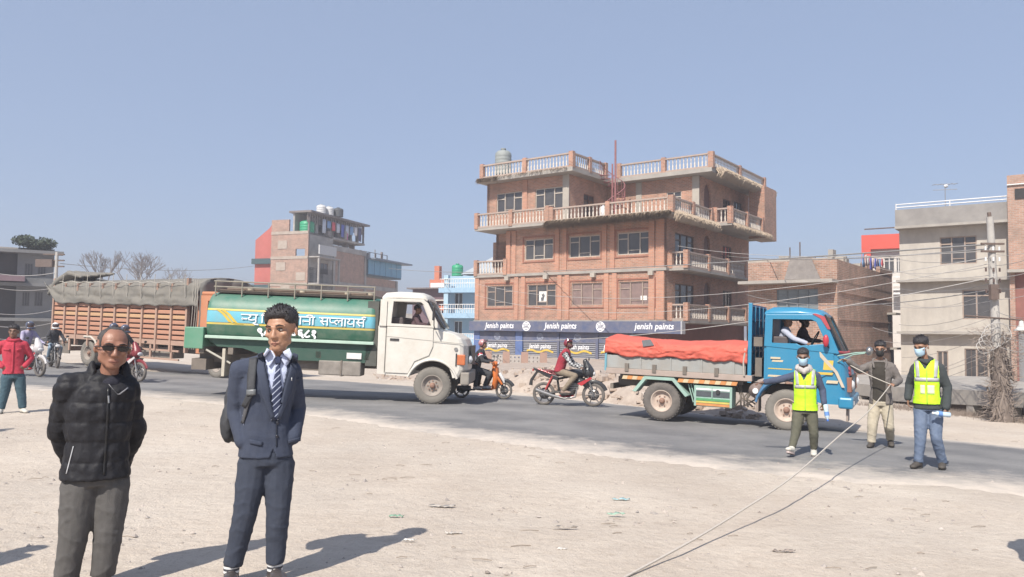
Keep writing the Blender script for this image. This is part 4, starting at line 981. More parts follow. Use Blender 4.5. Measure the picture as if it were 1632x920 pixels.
# ---------------- low lattice fence with red posts before the shutters
def fence():
    t = thing('lattice_fence', 'low pierced concrete fence with short red posts before the shutters', 'fence', (0, 0, 0))
    z0 = -.45; a, b = at(778, 590, 40), at(866, 592, 38.5); n = 4
    for i in range(n):
        p = a.lerp(b, i/(n-1)); MB().bb(p.x-.17, p.x+.17, p.y-.15, p.y+.15, z0-.3, z0+1.05).build('post', mat('pink_red_post', (.40, .24, .19), (.33, .2, .16), 4, .85, dust=.4), t)
        if i == n-1: break
        q = a.lerp(b, (i+1)/(n-1)); d = (q-p); L = d.length-.36; u = d.normalized(); o = p+u*.18; o.z = z0
        M = MX(o, (u.x, u.y, 0), (0, 0, 1), (-u.y, u.x, 0) if False else (u.y, -u.x, 0))
        hs = []; nx = int(L/.19)
        for ix in range(nx):
            for iz in range(4):
                cx, cz = (ix+.5)*L/nx, .2+iz*.19; hs.append([(cx-.06, cz), (cx, cz-.06), (cx+.06, cz), (cx, cz+.06)])
        MB().prism([(0, -.2), (L, -.2), (L, .9), (0, .9)], -.04, .04, M, hs).build('lattice_panel', mat('grey_lattice', (.42, .39, .36), (.33, .3, .28), 4, .9), t)
fence()
# ================================================================== VEHICLES
RUBR = mat('dusty_rubber', (.075, .07, .066), (.20, .175, .155), 5, .9, bump=.3, bsc=40, mixf=.9)
RUBP = mat('very_dusty_rubber', (.24, .22, .19), (.13, .12, .11), 4, .95, bump=.2, bsc=40, mixf=.9)
CHAS = mat('dusty_chassis', (.12, .105, .09), (.22, .185, .155), 4, .9, mixf=.8)
DKM = mat('dark_machine_metal', (.035, .035, .038), (.07, .066, .062), 12, .45, metal=.3)
STEELM = mat('bare_steel', (.42, .41, .40), (.3, .29, .28), 10, .35, metal=.8)
RIMW = mat('pale_rim', (.55, .47, .40), (.34, .24, .19), 6, .7, mixf=.8)
GLS = glass_mat('vehicle_glass', (.55, .6, .62), .22)
BLK = mat('black_plastic', (.02, .02, .022), (.045, .043, .042), 6, .5)
def wheel(parent, x, y, r, w, rim_m, name='wheel', side=-1, rr=.56, tyre_m=None, lugs=8):
    """side -1: the outer face looks toward -y"""
    t = bpy.data.objects.new(name, None); COL.objects.link(t); t.parent = parent; t.location = (x, y, r)
    s = side; mb = MB()
    pr = [(r*rr, s*w*.5*-1), (r*.86, -s*w*.5), (r*.97, -s*w*.42), (r, -s*w*.3), (r, s*w*.3), (r*.97, s*w*.42), (r*.86, s*w*.52), (r*.66, s*w*.5), (r*rr, s*w*.42)]
    mb.lathe(pr, axis='Y', n=36, cap=False)
    for k in range(36):
        a = 2*math.pi*k/36; c, d = math.cos(a), math.sin(a); m = Matrix.Rotation(-a, 3, 'Y')
        for q in (-.22, .22): mb.box((c*r*.995, q*w*1.3*(1 if k % 2 else 1), d*r*.995), (.03*r, w*.28, r*.09), m)
    mb.build('tyre', tyre_m or RUBR, t)
    rm = MB(); rm.lathe([(.01, s*w*.12), (r*.2, s*w*.12), (r*.34, s*w*.02), (r*.44, s*w*.05), (r*rr*.93, s*w*.38), (r*rr*1.03, s*w*.46), (r*rr*1.03, s*w*.40), (r*rr*.9, s*w*-.4)], axis='Y', n=28)
    rm.build('rim', rim_m, t); hb = MB(); hb.lathe([(.01, s*w*.42), (r*.09, s*w*.42), (r*.14, s*w*.3), (r*.16, s*w*.12)], axis='Y', n=16)
    for k in range(lugs): a = 2*math.pi*k/lugs; hb.cyl((math.cos(a)*r*.26, s*w*.08, math.sin(a)*r*.26), (math.cos(a)*r*.26, s*w*.2, math.sin(a)*r*.26), r*.035, n=6)
    hb.build('hub', mat('rust_hub', (.30, .17, .12), (.22, .13, .10), 9, .7), t, stuff=False)
    return t
def veh_root(name, label, cat, a, b, d, group=None):
    """a, b: ground points of the rear and front near wheels; d: frame origin at the front one"""
    X = (b-a).normalized(); Z = Vector((0, 0, 1)); Y = Z.cross(X).normalized(); Z = X.cross(Y)
    M = MX(b, X, Y, Z) @ Matrix.Scale(d or 1, 4); return thing(name, label, cat, M=M)
def side_loft(prof, stations, name, m, parent, bevel=.015):
    """loft a side profile across the width; stations: (y, front pull, top pull) """
    xs = [p[0] for p in prof]; x1 = max(xs); rings = []
    for y, fp, tp in stations:
        ring = []
        for x, z in prof:
            k = max(0, (x-(x1-.5))/.5); ring.append(Vector((x-fp*k, y, z-tp*(1 if z > 1.6 else 0))))
        rings.append(ring)
    return MB().loft(rings, True, True, False).build(name, m, parent, bevel=bevel)
DEV = {
 'n2': (.42, [[(.12, .42), (.42, .42)], [(.06, .42), (.12, .50), (.18, .42), (.12, .34), (.06, .42)]]),
 'na': (.72, [[(.6, 1), (.6, 0)], [(.12, .42), (.6, .42)], [(.06, .42), (.12, .50), (.18, .42), (.12, .34), (.06, .42)]]),
 'ya': (.74, [[(.62, 1), (.62, 0)], [(.12, .95), (.26, .84), (.2, .66), (.08, .52), (.16, .32), (.38, .28), (.62, .42)]]),
 'u': (0, [[(-.12, 0), (-.3, -.12), (-.2, -.26), (.05, -.28)]]),
 'pa': (.68, [[(.56, 1), (.56, 0)], [(.1, 1), (.1, .55), (.22, .38), (.40, .36), (.56, .44)]]),
 'p2': (.42, [[(.1, 1), (.1, .55), (.22, .38), (.42, .4)]]),
 'ra': (0, [[(-.14, .36), (-.5, .1)]]),
 'i': (.22, [[(.1, 1), (.1, 0)], [(.1, 1), (.14, 1.2), (.34, 1.3), (.58, 1.22), (.7, 1.02)]]),
 'ii': (.24, [[(.12, 1), (.12, 0)], [(.12, 1), (.02, 1.22), (-.2, 1.28), (-.36, 1.18), (-.4, 1.02)]]),
 'aa': (.24, [[(.12, 1), (.12, 0)]]),
 'sa': (.80, [[(.68, 1), (.68, 0)], [(.1, .98), (.3, .84), (.26, .66), (.1, .54), (.22, .36), (.4, .08)], [(.24, .52), (.68, .52)]]),
 'la': (.84, [[(.7, 1), (.7, 0)], [(.7, .6), (.56, .72), (.42, .62), (.42, .4)], [(.42, .6), (.28, .74), (.1, .6), (.1, .34), (.26, .18)]]),
 'r': (0, [[(-.16, 1.02), (-.26, 1.2), (-.12, 1.32), (.06, 1.24)]]),
 'ta': (.68, [[(.56, 1), (.56, 0)], [(.56, .56), (.3, .6), (.14, .42), (.26, .16)]]),
 'ma': (.72, [[(.6, 1), (.6, 0)], [(.16, 1), (.16, .36), (.08, .3), (.16, .24), (.24, .34), (.6, .36)]]),
}
def devanagari(seq, x0, x1, zb, h, y, m, parent):
    adv = sum(DEV[k][0] if k != ' ' else .45 for k in seq); sc = (x1-x0)/adv; mb = MB(); x = x0; wst = x
    t = .062*h*1.15; M = MX((0, y, 0), (1, 0, 0), (0, 0, 1), (0, -1, 0))
    def rib(pts):
        pts = [Vector((p[0], p[1])) for p in pts]
        for a, b in zip(pts[:-1], pts[1:]):
            d = (b-a); d = d.normalized() if d.length > 0 else Vector((1, 0)); n = Vector((-d.y, d.x))*t; e = d*t*.5
            mb.prism([a-e+n, b+e+n, b+e-n, a-e-n], 0, .008, M)
    word = None
    for k in list(seq)+[' ']:
        if k == ' ':
            if word is not None: rib([(word, zb+h), (x, zb+h)])
            word = None; x += .45*sc; continue
        if word is None: word = x
        for st in DEV[k][1]: rib([(x+p[0]*sc, zb+p[1]*h) for p in st])
        x += DEV[k][0]*sc
    o = mb.build('lettering', m, parent); return o
# ---------------- green water tanker with white cab
def tanker():
    f = G(687, 645); ang = R(-1.5); a = f-Vector((math.cos(ang), math.sin(ang), 0))*4.9; a.z = f.z+4.9*.030
    t = veh_root('tanker_lorry', 'green water tank lorry with white cab and Nepali lettering on the road', 'tanker', a, f, .94)
    WH_ = mat('white_cab_paint', (.72, .71, .67), (.56, .52, .45), 2.6, .45, dust=.28, coat=.15, mixf=.9); W = 2.25
    arch = [(.66*math.cos(R(q)), .5+.66*math.sin(R(q))) for q in range(20, 161, 14)]
    low = [(-1.5, .76), (-1.52, 2.06), (-.05, 2.05), (.25, 1.97), (.6, 1.90), (.82, 1.78), (.91, 1.60), (.93, 1.2), (.92, .95), (.78, .74)]+arch+[(-.9, .73)]
    body = side_loft(low, [(0, .22, .02), (.05, .12, 0), (.3, .02, 0), (1.1, -.03, -.02), (W-.3, .02, 0), (W-.05, .12, 0), (W, .22, .02)], 'cab_body', WH_, t, .03)
    # arch lip
    MB().tube([(.69*math.cos(R(q)), -.015, .5+.69*math.sin(R(q))) for q in range(18, 163, 8)], .035, 6).build('arch_lip', WH_, t)
    # roof
    rf = MB(); 
    rings = []
    for x, z0, z1 in ((-1.46, 2.74, 2.88), (-1.38, 2.74, 2.96), (-1.0, 2.76, 3.0), (-.5, 2.76, 2.99), (-.3, 2.76, 2.93), (-.24, 2.75, 2.82)):
        rings.append([Vector((x, .06, z0)), Vector((x, .05, (z0+z1)/2)), Vector((x, .22, z1-.01)), Vector((x, 1.1, z1+.03)), Vector((x, W-.22, z1-.01)), Vector((x, W-.05, (z0+z1)/2)), Vector((x, W-.06, z0))])
    rf.loft(rings, True, True, True).build('roof', WH_, t)
    # pillars and door
    M = MX((0, 0, 0), (1, 0, 0), (0, 0, 1), (0, -1, 0))
    side_o = [(-1.5, 2.04), (-1.43, 2.78), (-.33, 2.79), (-.2, 2.7), (.16, 2.04)]
    side_h = [(-1.17, 2.12), (-1.13, 2.71), (-.40, 2.72), (-.32, 2.66), (-.04, 2.10)]
    for y0, y1 in ((-.045, .005), (W-.045, W-.0)):
        sd = MB().prism(side_o, -y1, -y0, M, [side_h]).build('cab_side_frame', WH_, t, bevel=.012)
    MB().bb(-1.5, -1.42, .05, W-.05, 2.05, 2.76).build('cab_back', WH_, t)
    door = MB().prism([(-1.28, .80), (-1.28, 2.03), (-.03, 2.03), (-.02, 1.55), (-.12, 1.3), (-.5, 1.13), (-.66, .8)], .006, .03, M).build('door', WH_, t, bevel=.01)
    hd = MB().bb(-1.18, -.94, -.05, -.03, 1.66, 1.72); hd.build('handle', BLK, door)
    sl = MB().prism([(-1.27, 1.76), (.8, 1.64), (.8, 1.655), (-1.27, 1.775)], .03, .034, M).build('body_crease', mat('crease', (.35, .33, .3)), t)
    MB().prism([(-1.30, .8), (-1.285, .8), (-1.285, 2.7), (-1.30, 2.7)], .031, .05, M).build('door_gap', BLK, t)
    MB().prism(side_h, .0, .012, M).build('window_rubber', BLK, t) if False else None
    g = MB(); rg = []
    for s_, z in ((0, 2.08), (.5, 2.4), (1, 2.76)):
        xf = .22-.5*s_; rg.append([Vector((xf-.28, .05, z)), Vector((xf-.02, .25, z)), Vector((xf+.06, 1.1, z)), Vector((xf-.02, W-.25, z)), Vector((xf-.28, W-.05, z))])
    g.loft(rg, False, False, True).build('windscreen', GLS, t, fix=False)
    for y in (.02, W-.02):
        MB().tube([(-.04, y, 2.06), (-.36, y, 2.78)], .045, 6).build('pillar', WH_, t)
    MB().tube([(.24, .24, 2.02), (-.27, .24, 2.80)], .03, 6).build('windscreen_seal', BLK, t)
    for y in (.35, W-.35): 
        pass
    # headlamp / indicator, bumper, grille
    ind = MB().bb(.64, .86, -.02, .12, 1.08, 1.36).build('indicator', mat('orange_lens', (.55, .16, .06), (.45, .13, .05), 8, .25), t, bevel=.02)
    MB().bb(.60, .63, -.025, .1, 1.05, 1.39).build('lamp_rim', BLK, t)
    for y in (.45, W-.45): MB().lathe([(.01, 1.03), (.1, .99), (.12, .93)], c=(0, y, 1.22), axis='X', n=16).build('headlight', mat('lamp_glass', (.7, .7, .7), rough=.1), t)
    bp = MB(); bp.box((.87, W/2, .72), (.24, W+.05, .34)); bp.build('bumper', mat('bumper_grey', (.30, .28, .25), (.2, .18, .16), 3, .7, dust=.3), t, bevel=.04)
    MB().bb(.95, 1.0, .5, W-.5, 1.1, 1.6).build('grille', BLK, t)
    MB().cyl((.6, -.015, 1.5), (.6, -.03, 1.5), .05, n=12).build('side_badge', STEELM, t)
    # mirrors
    mr = MB(); mr.tube([(-.15, -.05, 2.75), (-.0, -.32, 2.7), (0.02, -.34, 2.1), (.02, -.05, 2.0)], .015, 6); mr.build('mirror_arm', BLK, t)
    MB().box((0, -.34, 2.42), (.05, .2, .36)).build('mirror', BLK, t, bevel=.02)
    # interior: seat, wheel
    MB().bb(-1.35, -.9, .25, W-.25, 1.9, 2.3).build('seat', mat('dark_seat', (.1, .08, .08)), t, bevel=.04)
    sw = MB(); sw.tube([(-.2+.1*math.cos(a_), .5+.2*math.sin(a_), 2.2+.17*math.cos(a_)) for a_ in [k*math.pi/8 for k in range(17)]], .015, 6); sw.build('steering_wheel', BLK, t)
    # tank
    zc = [(1.90, 1.94, 'y')]
    m = bpy.data.materials.new('tank_paint'); m.use_nodes = True; N = m.node_tree.nodes; L = m.node_tree.links; b = N['Principled BSDF']; b.inputs['Roughness'].default_value = .5
    tc = N.new('ShaderNodeTexCoord'); sp = N.new('ShaderNodeSeparateXYZ'); L.new(tc.outputs['Object'], sp.inputs[0]); mr_ = N.new('ShaderNodeMapRange'); mr_.inputs[1].default_value = 1.2; mr_.inputs[2].default_value = 2.8; L.new(sp.outputs[2], mr_.inputs[0])
    rp = N.new('ShaderNodeValToRGB'); rp.color_ramp.interpolation = 'CONSTANT'; e = rp.color_ramp.elements
    st = [(0, (.014, .085, .055)), (1.60, (.015, .10, .06)), (1.90, (.60, .47, .08)), (1.95, (.03, .05, .04)), (1.962, (.11, .42, .54)), (2.265, (.03, .05, .04)), (2.28, (.60, .50, .12)), (2.33, (.035, .155, .11))]
    e[0].color = (*st[0][1], 1); e[1].position = (st[1][0]-1.2)/1.6; e[1].color = (*st[1][1], 1)
    for z, c in st[2:]: q = e.new((z-1.2)/1.6); q.color = (*c, 1)
    L.new(mr_.outputs[0], rp.inputs[0]); n_ = N.new('ShaderNodeTexNoise'); n_.inputs['Scale'].default_value = 2.5; n_.inputs['Detail'].default_value = 8; n_.inputs['Roughness'].default_value = .7; L.new(tc.outputs['Object'], n_.inputs[0])
    m2 = N.new('ShaderNodeMapRange'); m2.inputs[1].default_value = .4; m2.inputs[2].default_value = .8; m2.inputs[3].default_value = .06; m2.inputs[4].default_value = .5; L.new(n_.outputs[0], m2.inputs[0])
    mx = N.new('ShaderNodeMixRGB'); mx.inputs[2].default_value = (.27, .27, .22, 1); L.new(m2.outputs[0], mx.inputs[0]); L.new(rp.outputs[0], mx.inputs[1]); L.new(mx.outputs[0], b.inputs['Base Color']); b.inputs['Coat Weight'].default_value = .05
    MATS['tank_paint'] = m
    def sec(x, k, n=40, p=.52): return [Vector((x, W/2+(W/2+.0)*k*sgnpow(math.cos(a_), p), 2.05+.75*(.6+.4*k)*sgnpow(math.sin(a_), .8))) for a_ in [2*math.pi*i/n for i in range(n)]]
    MB().loft([sec(-6.24, .9), sec(-6.2, .985), sec(-6.1, 1), sec(-5, 1), sec(-4, 1), sec(-3, 1), sec(-1.75, 1), sec(-1.66, .985), sec(-1.62, .9)], True, True, True).build('tank', m, t)
    MB().bb(-6.2, -1.62, -.05, .06, 1.52, 1.60).build('side_ledge', mat('pale_green_trim', (.42, .56, .47), (.34, .46, .38), 3, .6), t, bevel=.01)
    MB().prism([(-6.2, 1.53), (-1.62, 1.53), (-1.85, 1.02), (-4.3, 1.02), (-5.2, 1.28), (-5.9, 1.30)], -.35, -.1, M).build('tank_skirt', mat('dark_green', (.02, .07, .05), (.04, .08, .06), 3, .6), t)
    # swoosh and lettering on the flat side, 3 mm proud
    for dx in (0, .13): MB().prism([(-5.95+dx, 2.30), (-5.86+dx, 2.30), (-5.70+dx, 2.2), (-5.48+dx, 1.96), (-5.30+dx, 1.93), (-5.42+dx, 1.93), (-5.60+dx, 1.98), (-5.78+dx, 2.18)], .0, .008, M).build('swoosh', mat('ochre_print', (.60, .44, .06), (.5, .36, .05), 8, .6), t)
    def X(zx): return (zx-1375)/204
    WP = mat('white_print', (.8, .8, .8)); SHD = mat('blue_shadow_print', (.05, .25, .34))
    for m_, dx, yy in ((SHD, .018, -.009), (WP, 0, -.0125)):
        zz = 1.995-(.015 if m_ is SHD else 0)
        devanagari(['n2', 'ya', 'u'], X(303)+dx, X(396)+dx, zz, .20, yy, m_, t)
        devanagari(['i', 'pa', 'ra', 'ta', 'ma'], X(415)+dx, X(560)+dx, zz, .20, yy, m_, t)
        devanagari(['pa', 'aa', 'na', 'ii'], X(575)+dx, X(712)+dx, zz, .20, yy, m_, t)
        devanagari(['sa', 'p2', 'la', 'aa', 'ya', 'sa', 'r'], X(738)+dx, X(990)+dx, zz, .20, yy, m_, t)
    for tx, x in (('\u096f\u096e\u096b', 450), ('\u0966\u096c\u096e\u0967', 655)):
        text_obj(tx, .30, MX((X(x), -.002, 1.74), (1, 0, 0), (0, 0, 1), (0, -1, 0)), WP, t, bold=.012, sx=1.1)
    # top rail
    rl = MB(); 
    for z in (2.93, 3.08): rl.tube([(-6.15, .25, z), (-1.7, .25, z)], .022, 5)
    rl.build('top_rail', mat('rail_iron', (.20, .19, .16), (.28, .25, .2), 4, .8), t, stuff=False)
    for i in range(7): MB().tube([(-6.1+i*.73, .25, 2.68), (-6.1+i*.73, .25, 3.08)], .022, 5).build('rail_post', MATS['rail_iron'], t)
    MB().bb(-6.1, -1.75, .35, W-.4, 2.78, 2.86).build('top_walkway', mat('rusty_walkway', (.24, .19, .15), (.15, .12, .1), 4, .9), t)
    rnd = random.Random(2)
    for i in range(7): MB().ell((-5.8+i*.65+rnd.uniform(-.1, .1), .5+rnd.random()*.5, 2.9), (.09, .09, .07), 8).build('filler_cap', mat('cap_pale', (.5, .44, .34), (.35, .3, .24), 4, .8), t)
    MB().tube([(-5.9, .6, 2.9), (-4, .7, 2.92), (-2, .6, 2.9)], .06, 8).build('hose', mat('hose_brown', (.2, .15, .12)), t)
    # rear cabinet, chassis, boxes
    MB().bb(-6.78, -6.26, .0, W, 1.22, 1.80).build('rear_cabinet', mat('green_box', (.05, .23, .14), (.07, .26, .17), 2, .5, dust=.3), t, bevel=.02)
    for y in (.65, W-.75): MB().bb(-6.6, .6, y, y+.1, .85, 1.1).build('chassis_rail', CHAS, t)
    for x in (-6.4, -5.6, -4.2, -3.2, -1.9): MB().bb(x, x+.14, .1, W-.1, 1.1, 1.28).build('cross_beam', CHAS, t)
    MB().bb(-3.1, -1.95, .05, .6, .66, 1.05).build('fuel_tank', mat('dusty_grey_metal', (.28, .25, .22), (.18, .16, .14), 4, .7), t, bevel=.03)
    MB().bb(-2.5, -2.46, .03, .62, .64, 1.07).build('fuel_tank_strap', CHAS, t)
    MB().bb(-4.1, -3.15, .3, .7, .75, 1.1).build('tool_box', CHAS, t, bevel=.02); 
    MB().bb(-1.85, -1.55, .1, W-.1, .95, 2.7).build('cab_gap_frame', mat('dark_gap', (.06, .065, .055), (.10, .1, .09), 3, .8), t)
    MB().prism([(-2.35, 1.12), (-1.95, 1.12), (-1.95, 1.28), (-2.35, 1.28)], -.08, -.06, M).build('reflector_plate', mat('white_plate', (.75, .72, .7)), t)
    mb = MB(); mb.bb(-5.75, -5.67, .1, .5, .5, 1.25); mb.build('mud_flap', mat('pale_flap', (.5, .46, .38)), t)
    MB().tube([(-6.2, .1, 1.2), (-5.55, .2, .85)], .03, 6).build('strut', mat('pale_strut', (.5, .48, .42)), t)
    MB().bb(-6.6, -6.2, .15, W-.2, .65, .95).build('rear_bumper', CHAS, t)
    for x, y, s_, n in ((0, .14, -1, 'wheel'), (0, W-.14, 1, 'wheel'), (-4.9, .14, -1, 'wheel'), (-4.9, .46, -1, 'wheel'), (-4.9, W-.14, 1, 'wheel'), (-4.9, W-.46, 1, 'wheel')):
        wheel(t, x, y, .5, .26, mat('dusty_rim', (.34, .30, .26), (.22, .19, .17), 6, .8), n, s_, tyre_m=RUBP)
    MB().cyl((0, .2, .5), (0, W-.2, .5), .07).build('axle', CHAS, t); MB().cyl((-4.9, .2, .5), (-4.9, W-.2, .5), .1).build('axle', CHAS, t)
    return t
TANKER = tanker()
# ---------------- orange covered goods lorry
def goods():
    b = G(300, 603); b = Vector((-12.2, 29.4, gz(-12.2, 29.4)+.0)); yr = 34.2; xr = (85-816)/F*yr*1.0; a = Vector((xr, yr, gz(xr, yr)+.06))
    X_ = (b-a); L = X_.length; t = veh_root('goods_lorry', 'orange slatted goods lorry loaded under a grey tarpaulin behind the tanker', 'lorry', a, b, 0)
    # local origin: right (front) end of the cargo body, near side, on the ground
    def wz(px, py, u):   # height of a photo point at distance u back from the origin
        p = b-X_.normalized()*u; return at(px, py, p.y).z-(b.z+(a.z-b.z)*u/L)
    zf0, zf1, zr0, zr1 = wz(297, 545, 0), wz(297, 492, 0), wz(88, 536, L), wz(88, 466, L)
    z0 = (zf0+zr0)/2; z1 = z0+1.75; zt = wz(297, 440, 0)
    W = 2.35
    SL = mat('orange_slat', (.50, .24, .15), (.40, .17, .10), 2, .75, dust=.35); SL2 = mat('yellowish_slat', (.55, .33, .17), (.46, .26, .13), 2, .75, dust=.35); PO = mat('dusty_post', (.42, .28, .21), (.34, .22, .17), 3, .8)
    n = 10; sp = L/n; top = 1.95; rows = 10; rh = top/rows
    me = {}
    for i in range(n):
        for j in range(rows):
            mm = SL2 if j == 4 else SL
            if j == 4 or (i+j) % 1 == 0:
                if mm.name not in me:
                    o = MB().box((0, 0, 0), (sp-.1, .045, rh*.74)).build('slat', mm, t); me[mm.name] = o.data
                else: o = bpy.data.objects.new('slat', me[mm.name]); COL.objects.link(o); o.parent = t
                bv = o.modifiers.new('b', 'BEVEL'); bv.width = .018
                o.location = (-(i+.5)*sp, .03, z0+.08+(j+.5)*rh)
    for i in range(n+1): MB().bb(-i*sp-.05, -i*sp+.05, -.045, .09, z0-.35, z0+top+(.5 if i in (0, n) else .3)).build('post', PO, t)
    MB().bb(-L, 0, .11, W, z0, z0+top).build('cargo_load', mat('dark_orange_inside', (.20, .09, .06)), t)
    MB().bb(-L-.05, .05, -.02, W+.02, z0-.1, z0+.075).build('floor_frame', PO, t)
    # tarpaulin: grid over the load, drooping scalloped edge, folds
    TP = mat('grey_tarpaulin', (.185, .178, .158), (.11, .107, .098), 1.3, .85, bump=.9, bsc=3.5, mixf=.8, dust=.25)
    nx, vs, fs = 120, [], []
    prof = [(.0, 'e')]+[(k/14, 's') for k in range(1, 15)]
    nr = 0
    for i in range(nx+1):
        x = .75-(L+1.4)*i/nx; fr_ = i/nx; crest = zt-.03-.12*fr_+.12*math.exp(-((fr_-.86)/.07)**2)+.03*noise.noise((x*1.1, 3, 0)); low = z0+1.36+.05*abs(math.sin(math.pi*x/sp))+.06*noise.noise((x*.8, 1, 5))
        if fr_ > .90: low += (fr_-.90)*9
        row = []
        for k in range(13):
            q = k/12; z = low+(crest-.28-low)*q; y = -.09-.02*math.sin(q*9+x*2)-.03*noise.noise((x*2.2, q*3, 1))-.035*(1-abs(noise.noise((x*4, q*5, 1)))*2)+.12*q*q
            if .38 < q < .5: y += .05*abs(math.sin(math.pi*x/sp))
            row.append((x, y, z))
        for k in range(1, 9):
            q = k/8; y = .03+(W-.06)*q; z = crest-.28+.28*math.sin(math.pi*min(1, q*1.0))**.5+.02*noise.noise((x*2, q*6, 2)); row.append((x, y, z))
        row.append((x, W+.08, low))
        nr = len(row); vs += row
    for i in range(nx):
        for k in range(nr-1): fs.append((i*nr+k, (i+1)*nr+k, (i+1)*nr+k+1, i*nr+k+1))
    o = MB().add(vs, fs, True).build('tarpaulin', TP, t); sd = o.modifiers.new('s', 'SOLIDIFY'); sd.thickness = .02
    # front (right) end flap
    vs = []; 
    for i in range(14):
        for k in range(10):
            q = k/9; u = i/13; y = -.05+(W+.1)*u; z = z0+.55+(zt-.3+.28*math.sin(math.pi*u)**.5-z0-.55)*q; vs.append((.77+.05*math.sin(u*20)+.04*noise.noise((u*6, q*5, 0)), y, z))
    o = MB().add(vs, [(i*10+k, (i+1)*10+k, (i+1)*10+k+1, i*10+k+1) for i in range(13) for k in range(9)], True).build('tarpaulin_end', mat('dark_tarpaulin', (.17, .165, .155), (.12, .115, .11), 2, .85), t, fix=False); sd = o.modifiers.new('s', 'SOLIDIFY'); sd.thickness = .02
    # extra crumpled fold at the rear top
    fo = MB(); rnd = random.Random(6)
    for i in range(5): fo.tube([(-L+1.9+i*.25, .1+.2*i, zt-.02+.05*i), (-L+.9+i*.2, .1+.2*i, zt+.12+.05*rnd.random()), (-L+.0, .05+.2*i, zt-.25), (-L-.5, 0+.2*i, zt-.8)], [.07, .14, .15, .08], 7)
    put('tarpaulin_fold', remesh(fo, .06, 2), TP, t)
    RP = mat('pale_rope', (.45, .42, .37), (.36, .33, .29), 9, .9)
    for i in range(n): x = -i*sp-.02; MB().tube([(x, -.14, z0+2.6), (x+.02, -.17, z0+2.2), (x+.05, -.13, z0+1.75), (x, -.08, z0+1.4)], .014, 4).build('rope', RP, t)
    MB().tube([(-.1-k*.2, -.165-.01*(k % 2), z0+2.28+.04*math.sin(k*1.4)) for k in range(int((L-.4)/.2))], .014, 4).build('long_rope', RP, t)
    for dx in (.45, .6, .72): MB().tube([(dx, -.12, z0+2.4), (dx+.05, -.14, z0+1.2), (dx-.1, -.1, z0-.2)], .014, 4).build('rope', RP, t)
    # underside
    for y in (.7, W-.8): MB().bb(-L, 3.2, y, y+.1, z0-.42, z0-.11).build('chassis_rail', CHAS, t)
    for x in (-.9, -2.2, -3.4, -L+.4, -L+1.3): MB().bb(x, x+.1, -.0, .06, z0-.6, z0-.1).build('hanger', PO, t)
    for z in (z0-.35, z0-.68): MB().bb(-3.4, -.4, .0, .06, z, z+.07).build('side_guard', PO, t)
    MB().bb(-3.0, -1.0, .2, .7, z0-.62, z0-.2).build('fuel_tank', mat('dusty_grey_metal', (.28, .25, .22)), t, bevel=.03)
    xr_ = -L+2.7
    for x, rr in ((xr_, .52),):
        for y, s_ in ((.16, -1), (.45, -1), (W-.16, 1)): wheel(t, x, y, rr, .27, MATS['dusty_rim'], 'wheel', s_, tyre_m=RUBP)
    MB().tube([(xr_+.8, -.02, .75), (xr_+.62, -.02, 1.05), (xr_+.3, -.02, 1.2), (xr_-.2, -.02, 1.2)], .05, 6).build('mudguard', mat('pale_guard', (.5, .46, .40)), t)
    MB().bb(-L+.1, -L+1.3, .05, .1, z0-.75, z0-.2).build('tool_board', CHAS, t)
    MB().bb(-L-.05, -L+.05, .1, W-.1, z0-.7, z0-.5).build('rear_bumper', PO, t)
    # cab
    OC = mat('orange_cab_paint', (.56, .22, .10), (.50, .18, .08), 1.4, .45, dust=.3, coat=.2)
    M = MX((0, 0, 0), (1, 0, 0), (0, 0, 1), (0, -1, 0))
    cb0, cb1 = .6, 2.35; zb, zt2 = .85, 3.0
    arch = [(1.75+.62*math.cos(R(q)), .5+.62*math.sin(R(q))) for q in range(35, 146, 22)]
    low = [(cb0, zb), (cb0, 2.1), (cb1+.1, 2.1), (cb1+.2, 1.5), (cb1+.2, zb)]+arch
    side_loft(low, [(0, .1, 0), (.15, 0, 0), (W-.15, 0, 0), (W, .1, 0)], 'cab_body', OC, t, .03)
    for y in (.0, W-.05): MB().prism([(cb0, 2.1), (cb0+.05, zt2), (cb1-.15, zt2), (cb1+.1, 2.1)], -y-.05, -y, M, [[(cb0+.55, 2.2), (cb0+.58, zt2-.2), (cb1-.22, zt2-.2), (cb1-.05, 2.2)]]).build('cab_side_frame', OC, t)
    MB().bb(cb0, cb1-.1, .02, W-.02, zt2+.003, zt2+.14).build('roof', OC, t, bevel=.05); MB().bb(cb0, cb0+.05, .06, W-.06, 2.103, zt2).build('cab_back', OC, t)
    MB().prism([(cb1+.08, 2.1), (cb1-.12, zt2), (cb1-.1, zt2), (cb1+.1, 2.1)], -W+.1, -.1, M).build('windscreen', GLS, t)
    MB().prism([(cb0, 1.2), (cb1, 1.2), (cb1, 1.36), (cb0, 1.36)], .002, .008, M).build('yellow_stripe', mat('ochre_print', (.6, .4, .06)), t)
    MB().bb(cb1+.1, cb1+.35, 0, W, .55, .85).build('bumper', CHAS, t, bevel=.03)
    for y in (.5, W-.5): MB().cyl((cb1+.2, y, 1.1), (cb1+.26, y, 1.1), .1).build('headlight', MATS['lamp_glass'], t)
    for y, s_ in ((.16, -1), (W-.16, 1)): wheel(t, 1.75, y, .5, .27, MATS['dusty_rim'], 'wheel', s_, tyre_m=RUBP)
goods()
